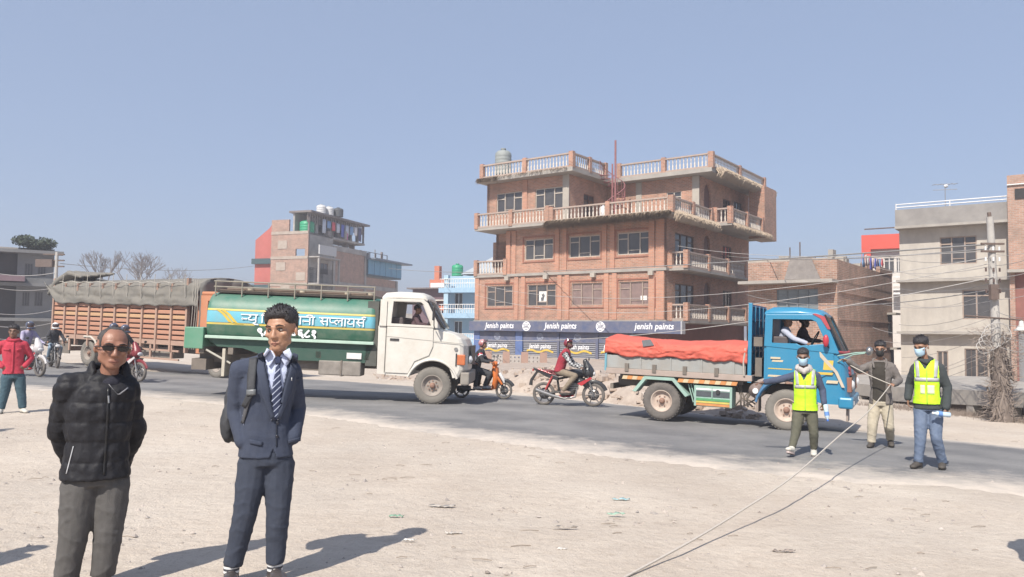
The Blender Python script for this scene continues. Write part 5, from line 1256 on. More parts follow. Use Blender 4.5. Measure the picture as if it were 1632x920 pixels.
# ---------------- blue tipper lorry with red tarpaulin
def tipper():
    f = G(1252, 687); a = G(1050, 668); dirv = Vector((math.cos(R(-27)), math.sin(R(-27)), 0)); a = f-dirv*2.69; a.z = f.z+.06
    t = veh_root('tipper_lorry', 'blue short lorry carrying a load under a red tarpaulin', 'lorry', a, f, .955); W = 1.95
    BL = mat('blue_paint', (.006, .185, .345), (.012, .23, .40), 1.2, .38, dust=.12, coat=.25, mixf=.8); BD = mat('deep_blue_paint', (.02, .13, .30), (.03, .17, .34), 2, .5, dust=.25)
    RDP = mat('red_stripe', (.42, .07, .08), (.36, .06, .07), 5, .5); MINT = mat('mint_paint', (.30, .50, .43), (.24, .40, .35), 3, .7, dust=.4); YP = mat('yellow_print', (.6, .4, .08)); CR = mat('cream_print', (.62, .52, .36))
    M = MX((0, 0, 0), (1, 0, 0), (0, 0, 1), (0, -1, 0)); r = .43
    arch = [(.58*math.cos(R(q)), .46+.58*math.sin(R(q))) for q in range(20, 161, 14)]
    low = [(-.46, .95), (-.46, 1.78), (1.06, 1.66), (1.18, 1.45), (1.22, 1.0), (1.22, .62), (.75, .62)]+arch+[(-.56, .80)]
    side_loft(low, [(0, .14, 0), (.04, .07, 0), (.2, 0, 0), (W/2, -.05, 0), (W-.2, 0, 0), (W-.04, .07, 0), (W, .14, 0)], 'cab_body', BL, t, .025)
    side_o = [(-.46, 1.76), (-.44, 2.44), (.55, 2.46), (.68, 2.40), (1.0, 1.66)]; side_h = [(-.30, 1.84), (-.29, 2.34), (.48, 2.35), (.58, 2.30), (.78, 1.86), (.28, 1.80), (.2, 1.84)]
    for y in (-.04, W-.0): MB().prism(side_o, -y-.04, -y, M, [side_h]).build('cab_side_frame', BL, t, bevel=.01)
    rings = []
    for x, z0, z1 in ((-.46, 2.42, 2.52), (-.3, 2.42, 2.60), (.2, 2.44, 2.61), (.6, 2.44, 2.56), (.72, 2.42, 2.47)):
        rings.append([Vector((x, -.02, z0)), Vector((x, .0, (z0+z1)/2)), Vector((x, .15, z1)), Vector((x, W/2, z1+.02)), Vector((x, W-.15, z1)), Vector((x, W, (z0+z1)/2)), Vector((x, W+.02, z0))])
    MB().loft(rings, True, True, True).build('roof', BL, t)
    MB().bb(-.46, -.40, .03, W-.03, 1.76, 2.44).build('cab_back', BD, t)
    g = MB(); rg = []
    for q, z in ((0, 1.68), (.5, 2.05), (1, 2.44)):
        xf = 1.06-.36*q; rg.append([Vector((xf-.12, .02, z)), Vector((xf, .2, z)), Vector((xf+.05, W/2, z)), Vector((xf, W-.2, z)), Vector((xf-.12, W-.02, z))])
    g.loft(rg, False, False, True).build('windscreen', glass_mat('hazy_glass', (.45, .48, .5), .3), t, fix=False)
    for y in (-.0, W): MB().tube([(.99, y, 1.66), (.67, y, 2.46)], .04, 6).build('pillar', BL, t)
    MB().tube([(1.09, .2, 1.66), (.72, .2, 2.46)], .022, 6).build('windscreen_seal', BLK, t); MB().tube([(1.09, W-.2, 1.66), (.72, W-.2, 2.46)], .022, 6).build('windscreen_seal', BLK, t)
    MB().tube([(.98, .0, 1.70), (1.09, .2, 1.68), (1.14, W/2, 1.68), (1.09, W-.2, 1.68)], .03, 6).build('windscreen_base', RDP, t)
    MB().prism([(.56, 2.48), (.74, 2.42), (.86, 2.16), (.80, 2.16), (.66, 2.38), (.5, 2.47)], .045, .052, M).build('red_flash', RDP, t)
    door = MB().prism([(-.40, .98), (-.42, 1.80), (.92, 1.70), (.93, 1.30), (.62, 1.12), (.35, 1.08), (-.1, 1.08)], .006, .028, M).build('door', BL, t, bevel=.008)
    MB().bb(-.32, -.12, -.055, -.03, 1.50, 1.54).build('handle', CR, door)
    for (x0, x1, z0, z1, mm) in ((-.30, -.08, 1.44, 1.48, CR), (-.38, .1, 1.285, 1.305, YP), (-.38, -.12, 1.12, 1.16, CR), (.78, 1.0, 1.05, 1.11, CR), (.55, .9, 1.22, 1.27, YP), (.72, .9, 1.32, 1.52, YP)):
        MB().prism([(x0, z0), (x1, z0+.0), (x1+.02, z1), (x0+.02, z1)], .029, .033, M).build('painted_strip', mm, t)
    MB().prism([(.64, 1.72), (.72, 1.62), (1.0, 1.30), (1.14, .98), (1.08, .98), (.95, 1.27), (.66, 1.58)], .03, .036, M).build('pale_swoosh', mat('pale_ochre', (.55, .47, .36), (.45, .38, .3), 6, .8), t)
    # mudguard and front
    MB().tube([(.62*math.cos(R(q)), -.02, .46+.62*math.sin(R(q))) for q in range(10, 171, 10)], .03, 6).build('arch_lip', BD, t)
    MB().bb(-.62, -.56, -.02, .35, .35, .86).build('mud_flap', mat('pale_brown_flap', (.32, .26, .22)), t)
    MB().bb(1.02, 1.30, -.06, W+.06, .55, .78).build('bumper', BL, t, bevel=.04)
    MB().bb(1.205, 1.25, .3, W-.3, .86, 1.22).build('grille', BLK, t, bevel=.01)
    for y in (.1, W-.32): 
        h_ = MB().bb(1.16, 1.26, y, y+.24, .88, 1.18).build('headlight_surround', mat('brown_surround', (.28, .12, .08)), t, bevel=.01)
        MB().lathe([(.01, .05), (.06, .045), (.095, .01), (.1, 0)], c=(1.262, y+.12, 1.03), axis='X', n=16).build('headlight', MATS['lamp_glass'], h_)
    for y, nme in ((.22, 'white'), (W-.22, 'white')): MB().bb(1.30, 1.31, y-.05, y+.05, .62, .70).build('fog_lamp', MATS['lamp_glass'], t)
    MB().prism([(1.19, 1.22), (1.225, 1.22), (1.21, 1.40), (1.17, 1.40)], -W+.2, -.2, M).build('red_band', RDP, t)
    text_obj('MOTORS', .16, MX((1.21, W/2, 1.31), (0, 1, 0), (0, 0, 1), (1, 0, 0)), CR, t) if False else None
    MB().bb(1.16, 1.2, .1, .5, .28, .55).build('mud_flap', mat('pale_brown_flap', (.32, .26, .22)), t)
    MB().tube([(1.0, -.02, 1.62), (1.35, -.2, 1.70), (1.55, -.25, 1.72)], .014, 6).build('mirror_arm', MINT, t); MB().ell((1.6, -.27, 1.75), (.07, .1, .09), 10).build('mirror', STEELM, t)
    MB().tube([(1.0, -.02, 1.5), (1.3, -.2, 1.66), (1.52, -.25, 1.70)], .012, 6).build('mirror_arm', MINT, t)
    MB().ell((.78, -.16, 1.92), (.06, .04, .13), 10).build('mirror', mat('red_mirror', (.5, .04, .06), rough=.4), t); MB().tube([(.85, .0, 1.75), (.78, -.15, 1.85)], .012, 5).build('mirror_arm', BLK, t)
    # interior
    MB().bb(-.36, 0.0, .15, W-.15, 1.72, 1.98).build('seat', mat('dark_seat', (.1, .08, .08)), t, bevel=.03)
    MB().tube([(.5+.08*math.cos(q), .5+.19*math.sin(q), 1.95+.16*math.cos(q)) for q in [k*math.pi/8 for k in range(17)]], .014, 6).build('steering_wheel', BLK, t)
    # headboard frame behind the cab
    hb = t
    for y in (.0, .45, .95, 1.45, W-.06): MB().bb(-.80, -.72, y-.02, y+.06, .96 if y == 0 else 1.2, 2.68 if y < .1 else 2.62).build('headboard_post', BL, hb, bevel=.008)
    for z in (1.25, 1.6, 1.95, 2.3, 2.60): MB().bb(-.78, -.735, .05, W-.05, z, z+.05).build('headboard_bar', BD, hb)
    MB().bb(-.795, -.775, .05, W-.05, 1.3, 2.62).build('headboard_sheet', BD, hb)
    MB().bb(-.66, -.52, .1, .5, 1.1, 1.5).build('bracket_box', CHAS, t); MB().bb(-.68, -.5, .0, .12, 1.75, 1.95).build('bracket_box', CHAS, t)
    # cargo bed
    xb = -4.02; BD2 = mat('grey_blue_bed', (.32, .36, .37), (.24, .24, .23), 2, .7, dust=.5)
    MB().bb(xb, -.84, -.0, .05, 1.12, 1.42).build('side_board', BD2, t, bevel=.008); MB().bb(xb, -.84, W-.05, W, 1.12, 1.42).build('side_board', BD2, t)
    MB().bb(xb-.03, xb+.02, -.03, W+.03, 1.05, 1.48).build('tailboard', mat('teal_post', (.16, .36, .44), (.12, .28, .34), 3, .6), t)
    MB().bb(xb+.021, -.84, .052, W-.052, 1.08, 1.14).build('bed_floor', CHAS, t)
    MB().bb(xb, -.7, -.03, W+.03, .99, 1.118).build('bed_frame', mat('dusty_pinkish', (.40, .32, .28), (.32, .26, .22), 3, .8), t, bevel=.01)
    for x in (-3.55, -2.9, -2.2, -1.5): MB().bb(x, x+.09, -.05, -.003, 1.06, 1.24).build('latch', CHAS, t)
    for x in (-3.2, -2.5, -1.8, -1.1): MB().bb(x, x+.03, -.02, -.002, 1.12, 1.42).build('board_rib', BD2, t)
    # hazard striped bar
    x = -3.62
    HB = mat('hazard_cream', (.62, .48, .30)); HO = mat('hazard_orange', (.60, .26, .09))
    i = 0
    while x < -1.12:
        if not -3.05 < x < -2.35:
            MB().prism([(x, .88), (x+.115, .88), (x+.145, .96), (x+.03, .96)], -.02, .02, M).build('hazard_stripe', HO if i % 2 else HB, t)
        x += .118; i += 1
    for pts in ([(-3.32, .66), (-3.05, .92), (-2.42, .92), (-2.12, .60)],):
        MB().prism([(-3.36, .62), (-3.08, .97), (-2.40, .97), (-2.06, .60), (-2.13, .56), (-2.44, .90), (-3.04, .90), (-3.28, .60)], -.30, .035, M).build('mudguard', MINT, t, bevel=.008)
    # tool box under the bed, painted bands
    bx = MB().bb(-1.95, -1.12, .02, .45, .38, .84).build('tool_box', MINT, t, bevel=.01)
    for z0, z1, mm in ((.40, .45, HO), (.46, .50, mat('hazard_yellow', (.6, .5, .12))), (.51, .56, mat('green_band', (.10, .32, .14))), (.60, .72, mat('window_dark', (.09, .10, .11), rough=.3)), (.74, .78, mat('white_rail', (.7, .7, .7)))):
        MB().bb(-1.90, -1.17, .008, .018, z0, z1).build('painted_band', mm, bx)
    MB().bb(-1.56, -1.54, .0, .008, .58, .82).build('box_post', MINT, bx)
    MB().cyl((-1.42, .012, .72), (-1.42, -.03, .72), .045).build('filler_cap', DKM, bx)
    # air cleaner and tanks
    ac = MB().lathe([(.01, -.22), (.08, -.22), (.09, -.18), (.15, -.16), (.165, -.1), (.165, .1), (.01, .12)], c=(-.62, .18, .80), axis='Y', n=20).build('air_cleaner', mat('dusty_brown_metal', (.24, .18, .16), (.14, .11, .1), 6, .6), t)
    MB().cyl((-.62, -.045, .80), (-.62, -.055, .80), .06).build('cap', mat('white_rail', (.7, .7, .7)), ac)
    for y in (.55, W-.62): MB().bb(-3.9, 1.0, y, y+.08, .70, .90).build('chassis_rail', CHAS, t)
    for x in (-3.7, -2.69, -1.9, -1.0): MB().bb(x, x+.1, .08, W-.08, .9, 1.0).build('cross_beam', CHAS, t)
    rnd = random.Random(1)
    for i in range(7): x = -1.1+rnd.uniform(0, .5); MB().tube([(x, .3, .9), (x+rnd.uniform(-.2, .2), .2, .6), (x+rnd.uniform(-.2, .2), .35, .42)], .02, 5).build('pipe', CHAS, t)
    for i in range(4): MB().tube([(-2.1+i*.06, .1, .85), (-1.98+i*.05, .1, .45)], .015, 5).build('spring_link', MINT, t)
    MB().bb(-3.98, -3.9, .2, W-.2, .62, .74).build('rear_bumper', CHAS, t)
    for x, y, s_, w_ in ((0, .13, -1, .22), (0, W-.13, 1, .22), (-2.69, .12, -1, .22), (-2.69, .38, -1, .22), (-2.69, W-.12, 1, .22), (-2.69, W-.38, 1, .22)):
        wheel(t, x, y, r, w_, RIMW, 'wheel', s_, tyre_m=RUBP if x == 0 else RUBR, lugs=6)
    MB().cyl((0, .15, r), (0, W-.15, r), .05).build('axle', CHAS, t); MB().cyl((-2.69, .15, r), (-2.69, W-.15, r), .09).build('axle', CHAS, t)
    # load under the red tarpaulin
    RT = mat('red_tarpaulin', (.62, .125, .085), (.54, .10, .07), 3, .8, bump=1.0, bsc=5, dust=.05)
    mb = MB(); nx, ny = 110, 34; vs = []
    for i in range(nx+1):
        x = xb-.02+(3.24)*i/nx; u = i/nx; hgt = 1.80-.09*math.sin(u*3.14)+.05*noise.noise((u*5, 0, 1))-.03*math.exp(-((u-.95)/.08)**2)
        low = 1.47+.0*u-.10*u+.06*math.exp(-((u-.22)/.16)**2)*-1+(.02*math.sin(u*30))
        for j in range(ny+1):
            v = j/ny
            if v < .45: q = v/.45; y = -.035-.03*math.sin(q*3)+.05*q**3; z = low+(hgt-low)*q**.8
            else: q = (v-.45)/.55; y = .02+(W-.04)*q; z = hgt+.10*math.sin(math.pi*q)
            y += .035*noise.noise((x*3, v*6, 0))+.02*noise.noise((x*11, v*14, 3))-.03*abs(noise.noise((x*5+v*3, v*9-x*2, 9)))
            z += .012*noise.noise((x*9, v*12, 5))
            vs.append((x, y, z))
    for yy in range(0): pass
    MB().prism([(0.02, 1.3), (W-.02, 1.3), (W-.02, 1.74), (W/2, 1.86), (.04, 1.76)], 0, .03, MX((xb-.01, 0, 0), (0, 1, 0), (0, 0, 1), (1, 0, 0))).build('tarpaulin_end', RT, t)
    o = MB().add(vs, [(i*(ny+1)+j, (i+1)*(ny+1)+j, (i+1)*(ny+1)+j+1, i*(ny+1)+j+1) for i in range(nx) for j in range(ny)], True).build('tarpaulin', RT, t); sd = o.modifiers.new('s', 'SOLIDIFY'); sd.thickness = .012
    MB().prism([(-3.15, 1.78), (-2.95, 1.81), (-2.86, 1.68), (-3.12, 1.64)], .06, .075, M).build('grey_patch', mat('grey_patch', (.16, .17, .18)), t)
    MB().prism([(-2.86, 1.74), (-2.80, 1.76), (-2.66, 1.52), (-2.76, 1.56)], .055, .072, M).build('folded_flap', RT, t)
    MB().tube([(-.84, -.06, 1.70), (-.88, -.05, 1.4), (-.86, -.05, 1.1)], .02, 6).build('rope', mat('pale_rope', (.45, .42, .37)), t)
    return t
TIPPER = tipper()
# ---------------- two-wheelers
def bike_wheel(t, x, r, w, rim_m, spokes=6):
    q = bpy.data.objects.new('wheel', None); COL.objects.link(q); q.parent = t; q.location = (x, 0, r)
    MB().lathe([(r*.80, -w*.4), (r*.88, -w*.5), (r*.97, -w*.35), (r, 0), (r*.97, w*.35), (r*.88, w*.5), (r*.80, w*.4)], axis='Y', n=30).build('tyre', RUBR, q)
    MB().lathe([(r*.74, -w*.3), (r*.82, -w*.42), (r*.82, w*.42), (r*.74, w*.3), (r*.74, -w*.3)], axis='Y', n=30).build('rim', rim_m, q)
    MB().cyl((0, -w*.6, 0), (0, w*.6, 0), r*.16).build('hub', STEELM, q)
    for k in range(spokes):
        a = 2*math.pi*k/spokes; MB().tube([(0, 0, 0), (math.cos(a)*r*.4, 0, math.sin(a)*r*.4), (math.cos(a+.12)*r*.78, 0, math.sin(a+.12)*r*.78)], [.024, .018, .014], 5).build('spoke', rim_m, q)
    MB().lathe([(r*.2, w*.62), (r*.5, w*.62), (r*.5, w*.7), (r*.2, w*.7)], axis='Y', n=20).build('brake_disc', STEELM, q)
def motorcycle(t, body, accent, seat_m, fairing=True, headlamp_on=False):
    """x forward, origin on the ground midway between the wheels; wheelbase 1.32"""
    r = .305
    ALW = mat('dusty_alloy', (.22, .20, .19), (.12, .11, .11), 8, .5, metal=.4)
    bike_wheel(t, .66, r, .10, ALW); bike_wheel(t, -.66, r, .13, ALW)
    for y in (-.085, .085):
        MB().tube([(.66, y, r), (.47, y, .98)], [.026, .02], 8).build('fork', STEELM, t)
        MB().tube([(-.66, y, r), (-.15, y, .38)], .022, 6).build('swing_arm', DKM, t); MB().tube([(-.6, y*1.1, .42), (-.42, y*1.1, .78)], .028, 8).build('shock_absorber', mat('red_spring', (.4, .05, .05)), t)
    fm = MB(); fm.limb([(.46, 0, .92), (.2, 0, .55), (0, 0, .32), (-.25, 0, .36), (-.3, 0, .7), (.44, 0, .86)], [.03]*6, 6); fm.limb([(-.28, 0, .68), (-.75, 0, .86)], [.025, .02], 6); fm.build('frame', DKM, t, stuff=False)
    e = MB(); e.ell((-.0, 0, .38), (.20, .15, .14), 14); e.cap((.12, 0, .42), (.2, 0, .62), .10, .09, 10); e.ell((-.12, -.12, .36), (.11, .06, .11), 12)
    put('engine', remesh(e, .02, 1), mat('engine_metal', (.16, .155, .15), (.07, .07, .07), 12, .45, metal=.5), t)
    for k in range(4): MB().bb(.04, .27, -.115, .115, .44+k*.045, .455+k*.045).build('cooling_fin', STEELM, t)
    tk = MB(); tk.ell((.19, 0, .86), (.27, .145, .12), 14); tk.ell((.02, 0, .83), (.18, .11, .08), 12); put('fuel_tank', remesh(tk, .018, 3), body, t)
    st = MB(); st.ell((-.25, 0, .82), (.26, .12, .05), 12); st.ell((-.58, 0, .90), (.22, .10, .05), 12); put('seat', remesh(st, .018, 3), seat_m, t)
    tl = MB(); tl.loft([[Vector((-.28, -.12, .78)), Vector((-.28, .12, .78)), Vector((-.28, .12, .66)), Vector((-.28, -.12, .66))], [Vector((-.6, -.11, .87)), Vector((-.6, .11, .87)), Vector((-.6, .10, .76)), Vector((-.6, -.10, .76))], [Vector((-.95, -.04, 1.0)), Vector((-.95, .04, 1.0)), Vector((-.93, .04, .93)), Vector((-.93, -.04, .93))]], True, True, False); tl.build('tail_panel', body, t, bevel=.015)
    MB().tube([(-.45, -.135, .84), (-.82, -.08, .96)], .018, 5).build('accent_strip', accent, t); MB().bb(-.97, -.94, -.05, .05, .90, .96).build('tail_lamp', mat('red_lens', (.45, .02, .02), rough=.2), t)
    MB().tube([(-.85, 0, .88), (-1.0, 0, .66), (-1.02, 0, .52)], [.03, .04, .05], 6, flat=.3).build('rear_mudguard', BLK, t)
    MB().tube([(.24, -.1, .5), (.2, -.13, .25), (-.1, -.15, .2), (-.42, -.17, .27), (-.85, -.2, .42)], [.022, .022, .025, .05, .058], 10).build('exhaust', STEELM, t)
    MB().tube([(.66+.34*math.cos(a), 0, r+.34*math.sin(a)) for a in [R(k) for k in range(20, 150, 12)]], .06, 6, flat=.28).build('front_mudguard', body, t)
    MB().tube([(.42, -.36, .98), (.44, -.2, 1.05), (.46, 0, 1.03), (.44, .2, 1.05), (.42, .36, .98)], .014, 6).build('handlebar', DKM, t)
    for y in (-1, 1):
        MB().cyl((.42, y*.26, 1.0), (.41, y*.38, .975), .02, n=8).build('grip', BLK, t); MB().tube([(.44, y*.24, 1.03), (.5, y*.32, 1.2)], .008, 5).build('mirror_stalk', BLK, t); MB().ell((.5, y*.34, 1.23), (.02, .06, .04), 8).build('mirror', BLK, t)
    f = MB()
    if fairing: f.ell((.52, 0, .90), (.17, .15, .17), 14); f.cap((.52, 0, .98), (.44, 0, 1.18), .13, .07); f.ell((.3, 0, .66), (.17, .16, .10), 12)
    else: f.ell((.54, 0, .88), (.12, .11, .13), 12)
    put('front_cowl', remesh(f, .02, 2), body, t)
    MB().ell((.68 if fairing else .65, 0, .86), (.03, .10, .06), 10).build('headlight', mat('lamp_glass', (.7, .7, .7)), t)
    MB().prism([(.25, .60), (.6, .78), (.64, .74), (.36, .54)], .15, .165, MX((0, 0, 0), (1, 0, 0), (0, 0, 1), (0, -1, 0))).build('side_flash', accent, t)
    MB().ell((-.05, 0, .24), (.24, .12, .06), 10).build('belly_pan', accent, t)
    for y in (-.13, .13): MB().cyl((-.12, y, .33), (-.12, y*1.9, .33), .014, n=6).build('foot_peg', DKM, t)
def place2(px, py, Y, rz): x = at(px, py, Y).x; return Vector((x, Y, gz(x, Y)+.012)), rz
REDP = mat('bike_red', (.45, .03, .04), (.38, .03, .04), 5, .3, coat=.4); BLKP = mat('bike_black', (.025, .025, .03), (.05, .05, .05), 6, .3, coat=.4)
p, rz = place2(906, 640, 20.9, R(-12))
MOTO = thing('motorcycle', 'black and red motorcycle ridden past the paint shop', 'motorcycle', p, rz)
motorcycle(MOTO, BLKP, REDP, mat('maroon_seat', (.16, .03, .035), rough=.5))
def scooter():
    p, rz = place2(769, 632, 22.6, R(-9)); t = thing('scooter', 'bright orange scooter coming out from behind the white cab', 'scooter', p, rz)
    ORP = mat('orange_scooter_paint', (.62, .17, .035), (.56, .15, .03), 5, .3, coat=.4); r = .245
    DR = mat('dark_rim', (.06, .06, .06), (.1, .1, .1), 8, .5); bike_wheel(t, .62, r, .10, DR, 5); bike_wheel(t, -.62, r, .11, DR, 5)
    MB().tube([(.62, -.08, r), (.42, -.05, .75)], .028, 8).build('fork', DKM, t); MB().tube([(.62, .08, r), (.42, .05, .75)], .028, 8).build('fork', DKM, t)
    ap = MB(); ap.loft([[Vector((x+dx, y*w, z)) for dx, y in ((.0, -1), (.09, -.6), (.13, 0), (.09, .6), (.0, 1), (-.04, .6), (-.03, 0), (-.04, -.6))] for x, z, w in ((.30, .28, .16), (.33, .42, .20), (.36, .6, .21), (.34, .78, .17), (.33, .9, .12))], True, True, True); ap.build('leg_shield', ORP, t)
    MB().loft([[Vector((x, -w, z)), Vector((x, -w*.7, z+.05)), Vector((x, w*.7, z+.05)), Vector((x, w, z)), Vector((x, w*.6, z-.03)), Vector((x, -w*.6, z-.03))] for x, z, w in ((-.25, .28, .15), (0, .26, .17), (.3, .28, .15))], True, True, False).build('floorboard', ORP, t)
    b = MB(); b.ell((-.52, 0, .56), (.36, .15, .16), 14); b.ell((-.35, 0, .62), (.18, .14, .1), 12); put('rear_body', remesh(b, .02, 3), BLKP, t)
    MB().tube([(-.3, -.155, .6), (-.7, -.14, .72), (-.9, -.06, .8)], [.02, .03, .01], 6).build('orange_side_strip', ORP, t)
    s = MB(); s.ell((-.4, 0, .76), (.38, .13, .06), 12); put('seat', remesh(s, .02, 3), BLK, t)
    h = MB(); h.ell((.36, 0, 1.0), (.10, .14, .08), 12); h.cap((.36, 0, .98), (.33, 0, .8), .07, .08); put('headset', remesh(h, .018, 2), ORP, t)
    MB().ell((.45, 0, 1.0), (.03, .09, .05), 10).build('headlight', MATS['lamp_glass'], t)
    MB().tube([(.5, -.09, .74), (.6, -.10, .58), (.64, -.09, .46)], [.04, .05, .02], 6, flat=.5).build('white_front_panel', mat('white_rail', (.7, .7, .7)), t)
    MB().tube([(.44, -.1, .62), (.58, -.1, .42)], [.05, .03], 6).build('orange_front_panel', ORP, t)
    MB().tube([(.62+.28*math.cos(a), 0, r+.28*math.sin(a)) for a in [R(k) for k in range(25, 160, 12)]], .065, 6, flat=.3).build('front_mudguard', BLKP, t)
    MB().tube([(.32, -.34, 1.02), (.35, -.15, 1.03), (.35, .15, 1.03), (.32, .34, 1.02)], .013, 6).build('handlebar', BLK, t)
    for y in (-1, 1): MB().tube([(.36, y*.22, 1.03), (.38, y*.3, 1.2)], .008, 5).build('mirror_stalk', BLK, t); MB().ell((.38, y*.32, 1.22), (.02, .05, .04), 8).build('mirror', BLK, t)
    MB().tube([(-.2, -.12, .25), (-.55, -.17, .28), (-.85, -.18, .36)], [.02, .045, .05], 8).build('exhaust', DKM, t)
    MB().bb(-.75, -.35, -.1, .1, .2, .36).build('engine', DKM, t, bevel=.03)
    return t
SCOOT = scooter()
WRD = mat('bike_white', (.6, .58, .58), (.45, .42, .42), 6, .35)
p, rz = place2(197, 600, 24.6, R(-24))
MOTO2 = thing('motorcycle', 'red and white motorcycle carrying two people behind the man in sunglasses', 'motorcycle', p, rz); motorcycle(MOTO2, mat('bike_dark_red', (.22, .03, .04), (.16, .025, .03), 5, .4), WRD, BLK)
p, rz = place2(45, 590, 25.5, R(-30))
MOTO3 = thing('motorcycle', 'red and white motorcycle passing just behind the man in the red jacket', 'motorcycle', p, rz); motorcycle(MOTO3, WRD, REDP, BLK)
p, rz = place2(86, 578, 31, R(-50))
MOTO4 = thing('motorcycle', 'dark motorcycle far back by the tail of the orange lorry', 'motorcycle', p, rz); motorcycle(MOTO4, BLKP, BLKP, BLK, False)
# ================================================================== PEOPLE
from mathutils.bvhtree import BVHTree
def cloth(name, c, c2=None, **k):
    k.setdefault('rough', .92); k.setdefault('sc', 14); k.setdefault('bump', .25); k.setdefault('bsc', 180); return mat(name, c, c2, **k)
SKIN = mat('brown_skin', (.30, .165, .105), (.25, .13, .08), 10, .5, bump=.08, bsc=120)
SKIN2 = mat('fair_brown_skin', (.40, .23, .155), (.33, .18, .12), 10, .5, bump=.08, bsc=120)
SKIN3 = mat('dark_brown_skin', (.19, .105, .07), (.15, .08, .055), 10, .5)
HAIR = mat('black_hair', (.018, .016, .018), (.035, .03, .032), 40, .5, bump=.5, bsc=200, stretch=(1, 1, .3))
EYEW = mat('eye_white', (.42, .37, .34)); EYED = mat('eye_dark', (.02, .015, .012), rough=.2); LIP = mat('lip', (.27, .12, .09), (.22, .09, .07)); BROW = mat('eyebrow', (.03, .022, .02))
def wr(a=.006, s=1.0):
    def f(co, n):
        w = noise.noise((co.x*4, co.y*4, co.z*3+7))*.35
        r = 1-abs(noise.noise((co.x*7*s+w*4, co.y*7*s, (co.z+w*co.x*2)*9*s)))*2
        return a*.62*(r*r*r-.3)+a*.45*noise.noise((co.x*15*s, co.y*15*s, co.z*9*s))+a*.25*noise.noise((co.x*34, co.y*34, co.z*30))
    return f
def hand(mb, w, d, nrm, curl=.5, r=.0088, side=1):
    """palm plus five fingers; w wrist, d pointing direction, nrm palm normal (fingers curl that way)"""
    w = Vector(w); d = Vector(d).normalized(); nrm = (Vector(nrm)-d*Vector(nrm).dot(d)).normalized(); a = d.cross(nrm)*side
    m = Matrix((a, nrm, d)).transposed()
    mb.cap(w-d*.03, w+d*.02, .024, .026, 8); mb.ell(w+d*.052, (.041, .017, .050), 10, m)
    for k, (o, L) in enumerate(((-.030, .068), (-.010, .078), (.010, .073), (.029, .056))):
        p = w+d*.09+a*o; pts = [p-d*.02, p]; ang = 0; rr = [r*1.1, r]
        for j, q in enumerate((.45, .32, .26)):
            ang += curl*(.75 if j == 0 else .95)+.05*k; p = p+(d*math.cos(ang)+nrm*math.sin(ang)+a*o*1.2)*(L*q); pts.append(p); rr.append(r*(1-.08*(j+1)))
        mb.limb(pts, rr, 6)
    p = w+d*.03-a*.03; q = p+(d*.6-a*.7+nrm*.25).normalized()*.035; e = q+(d*.9-a*.15+nrm*.4*(curl+.3)).normalized()*.03
    mb.limb([p, q, e], [.013, .011, .009], 7)
def head_pieces(mb, H, s, jaw=1.0):
    """H: 4x4 matrix, origin at head centre, face along -y"""
    o = MB(H @ Matrix.Scale(s, 4)); E = o.ell
    E((0, .014, .035), (.074, .094, .083), 18); E((0, -.022, -.025), (.060*jaw, .070, .080), 16); E((0, -.062, -.094), (.031*jaw, .030, .025), 12); E((0, -.035, -.075), (.048*jaw, .05, .035), 12)
    for q in (-1, 1):
        E((q*.040*jaw, -.022, -.058), (.023, .036, .030), 10); E((q*.041, -.062, -.020), (.022, .022, .019), 10)
        E((q*.079, .012, -.008), (.009, .019, .030), 10, Matrix.Rotation(q*.3, 3, 'Z')); E((q*.010, -.101, -.037), (.010, .010, .008), 8)
    o.cap((0, -.086, .012), (0, -.106, -.032), .0085, .0125, 8)
    o.limb([(-.05, -.070, .024), (-.022, -.088, .027), (0, -.088, .020), (.022, -.088, .027), (.05, -.070, .024)], [.009, .011, .009, .011, .009], 8)
    E((0, -.083, -.066), (.028, .013, .009), 10); E((0, -.080, -.078), (.024, .013, .009), 10)
    mb.add([Vector(v) for v in o.v], o.f, True)
def face_parts(t, H, s, eyes=True, lips=True):
    T = H @ Matrix.Scale(s, 4)
    if eyes:
        for q in (-1, 1):
            MB(T).ell((q*.030, -.0775, .003), (.0135, .0085, .0046), 10).build('eye', EYEW, t); MB(T).ell((q*.030-.003, -.0855, .003), (.0056, .003, .0046), 8).build('iris', EYED, t)
            MB(T).tube([(q*.044, -.080, .010), (q*.03, -.0885, .0125), (q*.016, -.086, .009)], .0022, 5).build('eyelid', BROW, t)
        
    for q in (-1, 1): MB(T).tube([(q*.050, -.081, .026), (q*.034, -.0985, .032), (q*.014, -.098, .027)], [.002, .0042, .0035], 6, flat=.7).build('eyebrow', BROW, t)
    if lips:
        MB(T).tube([(-.026, -.0845, -.071), (-.009, -.0955, -.067), (0, -.0950, -.069), (.009, -.0955, -.067), (.026, -.0845, -.071)], [.001, .004, .0035, .004, .001], 6).build('lips', LIP, t)
        MB(T).tube([(-.023, -.0845, -.073), (0, -.0930, -.079), (.023, -.0845, -.073)], [.001, .0055, .001], 6).build('lips', LIP, t)
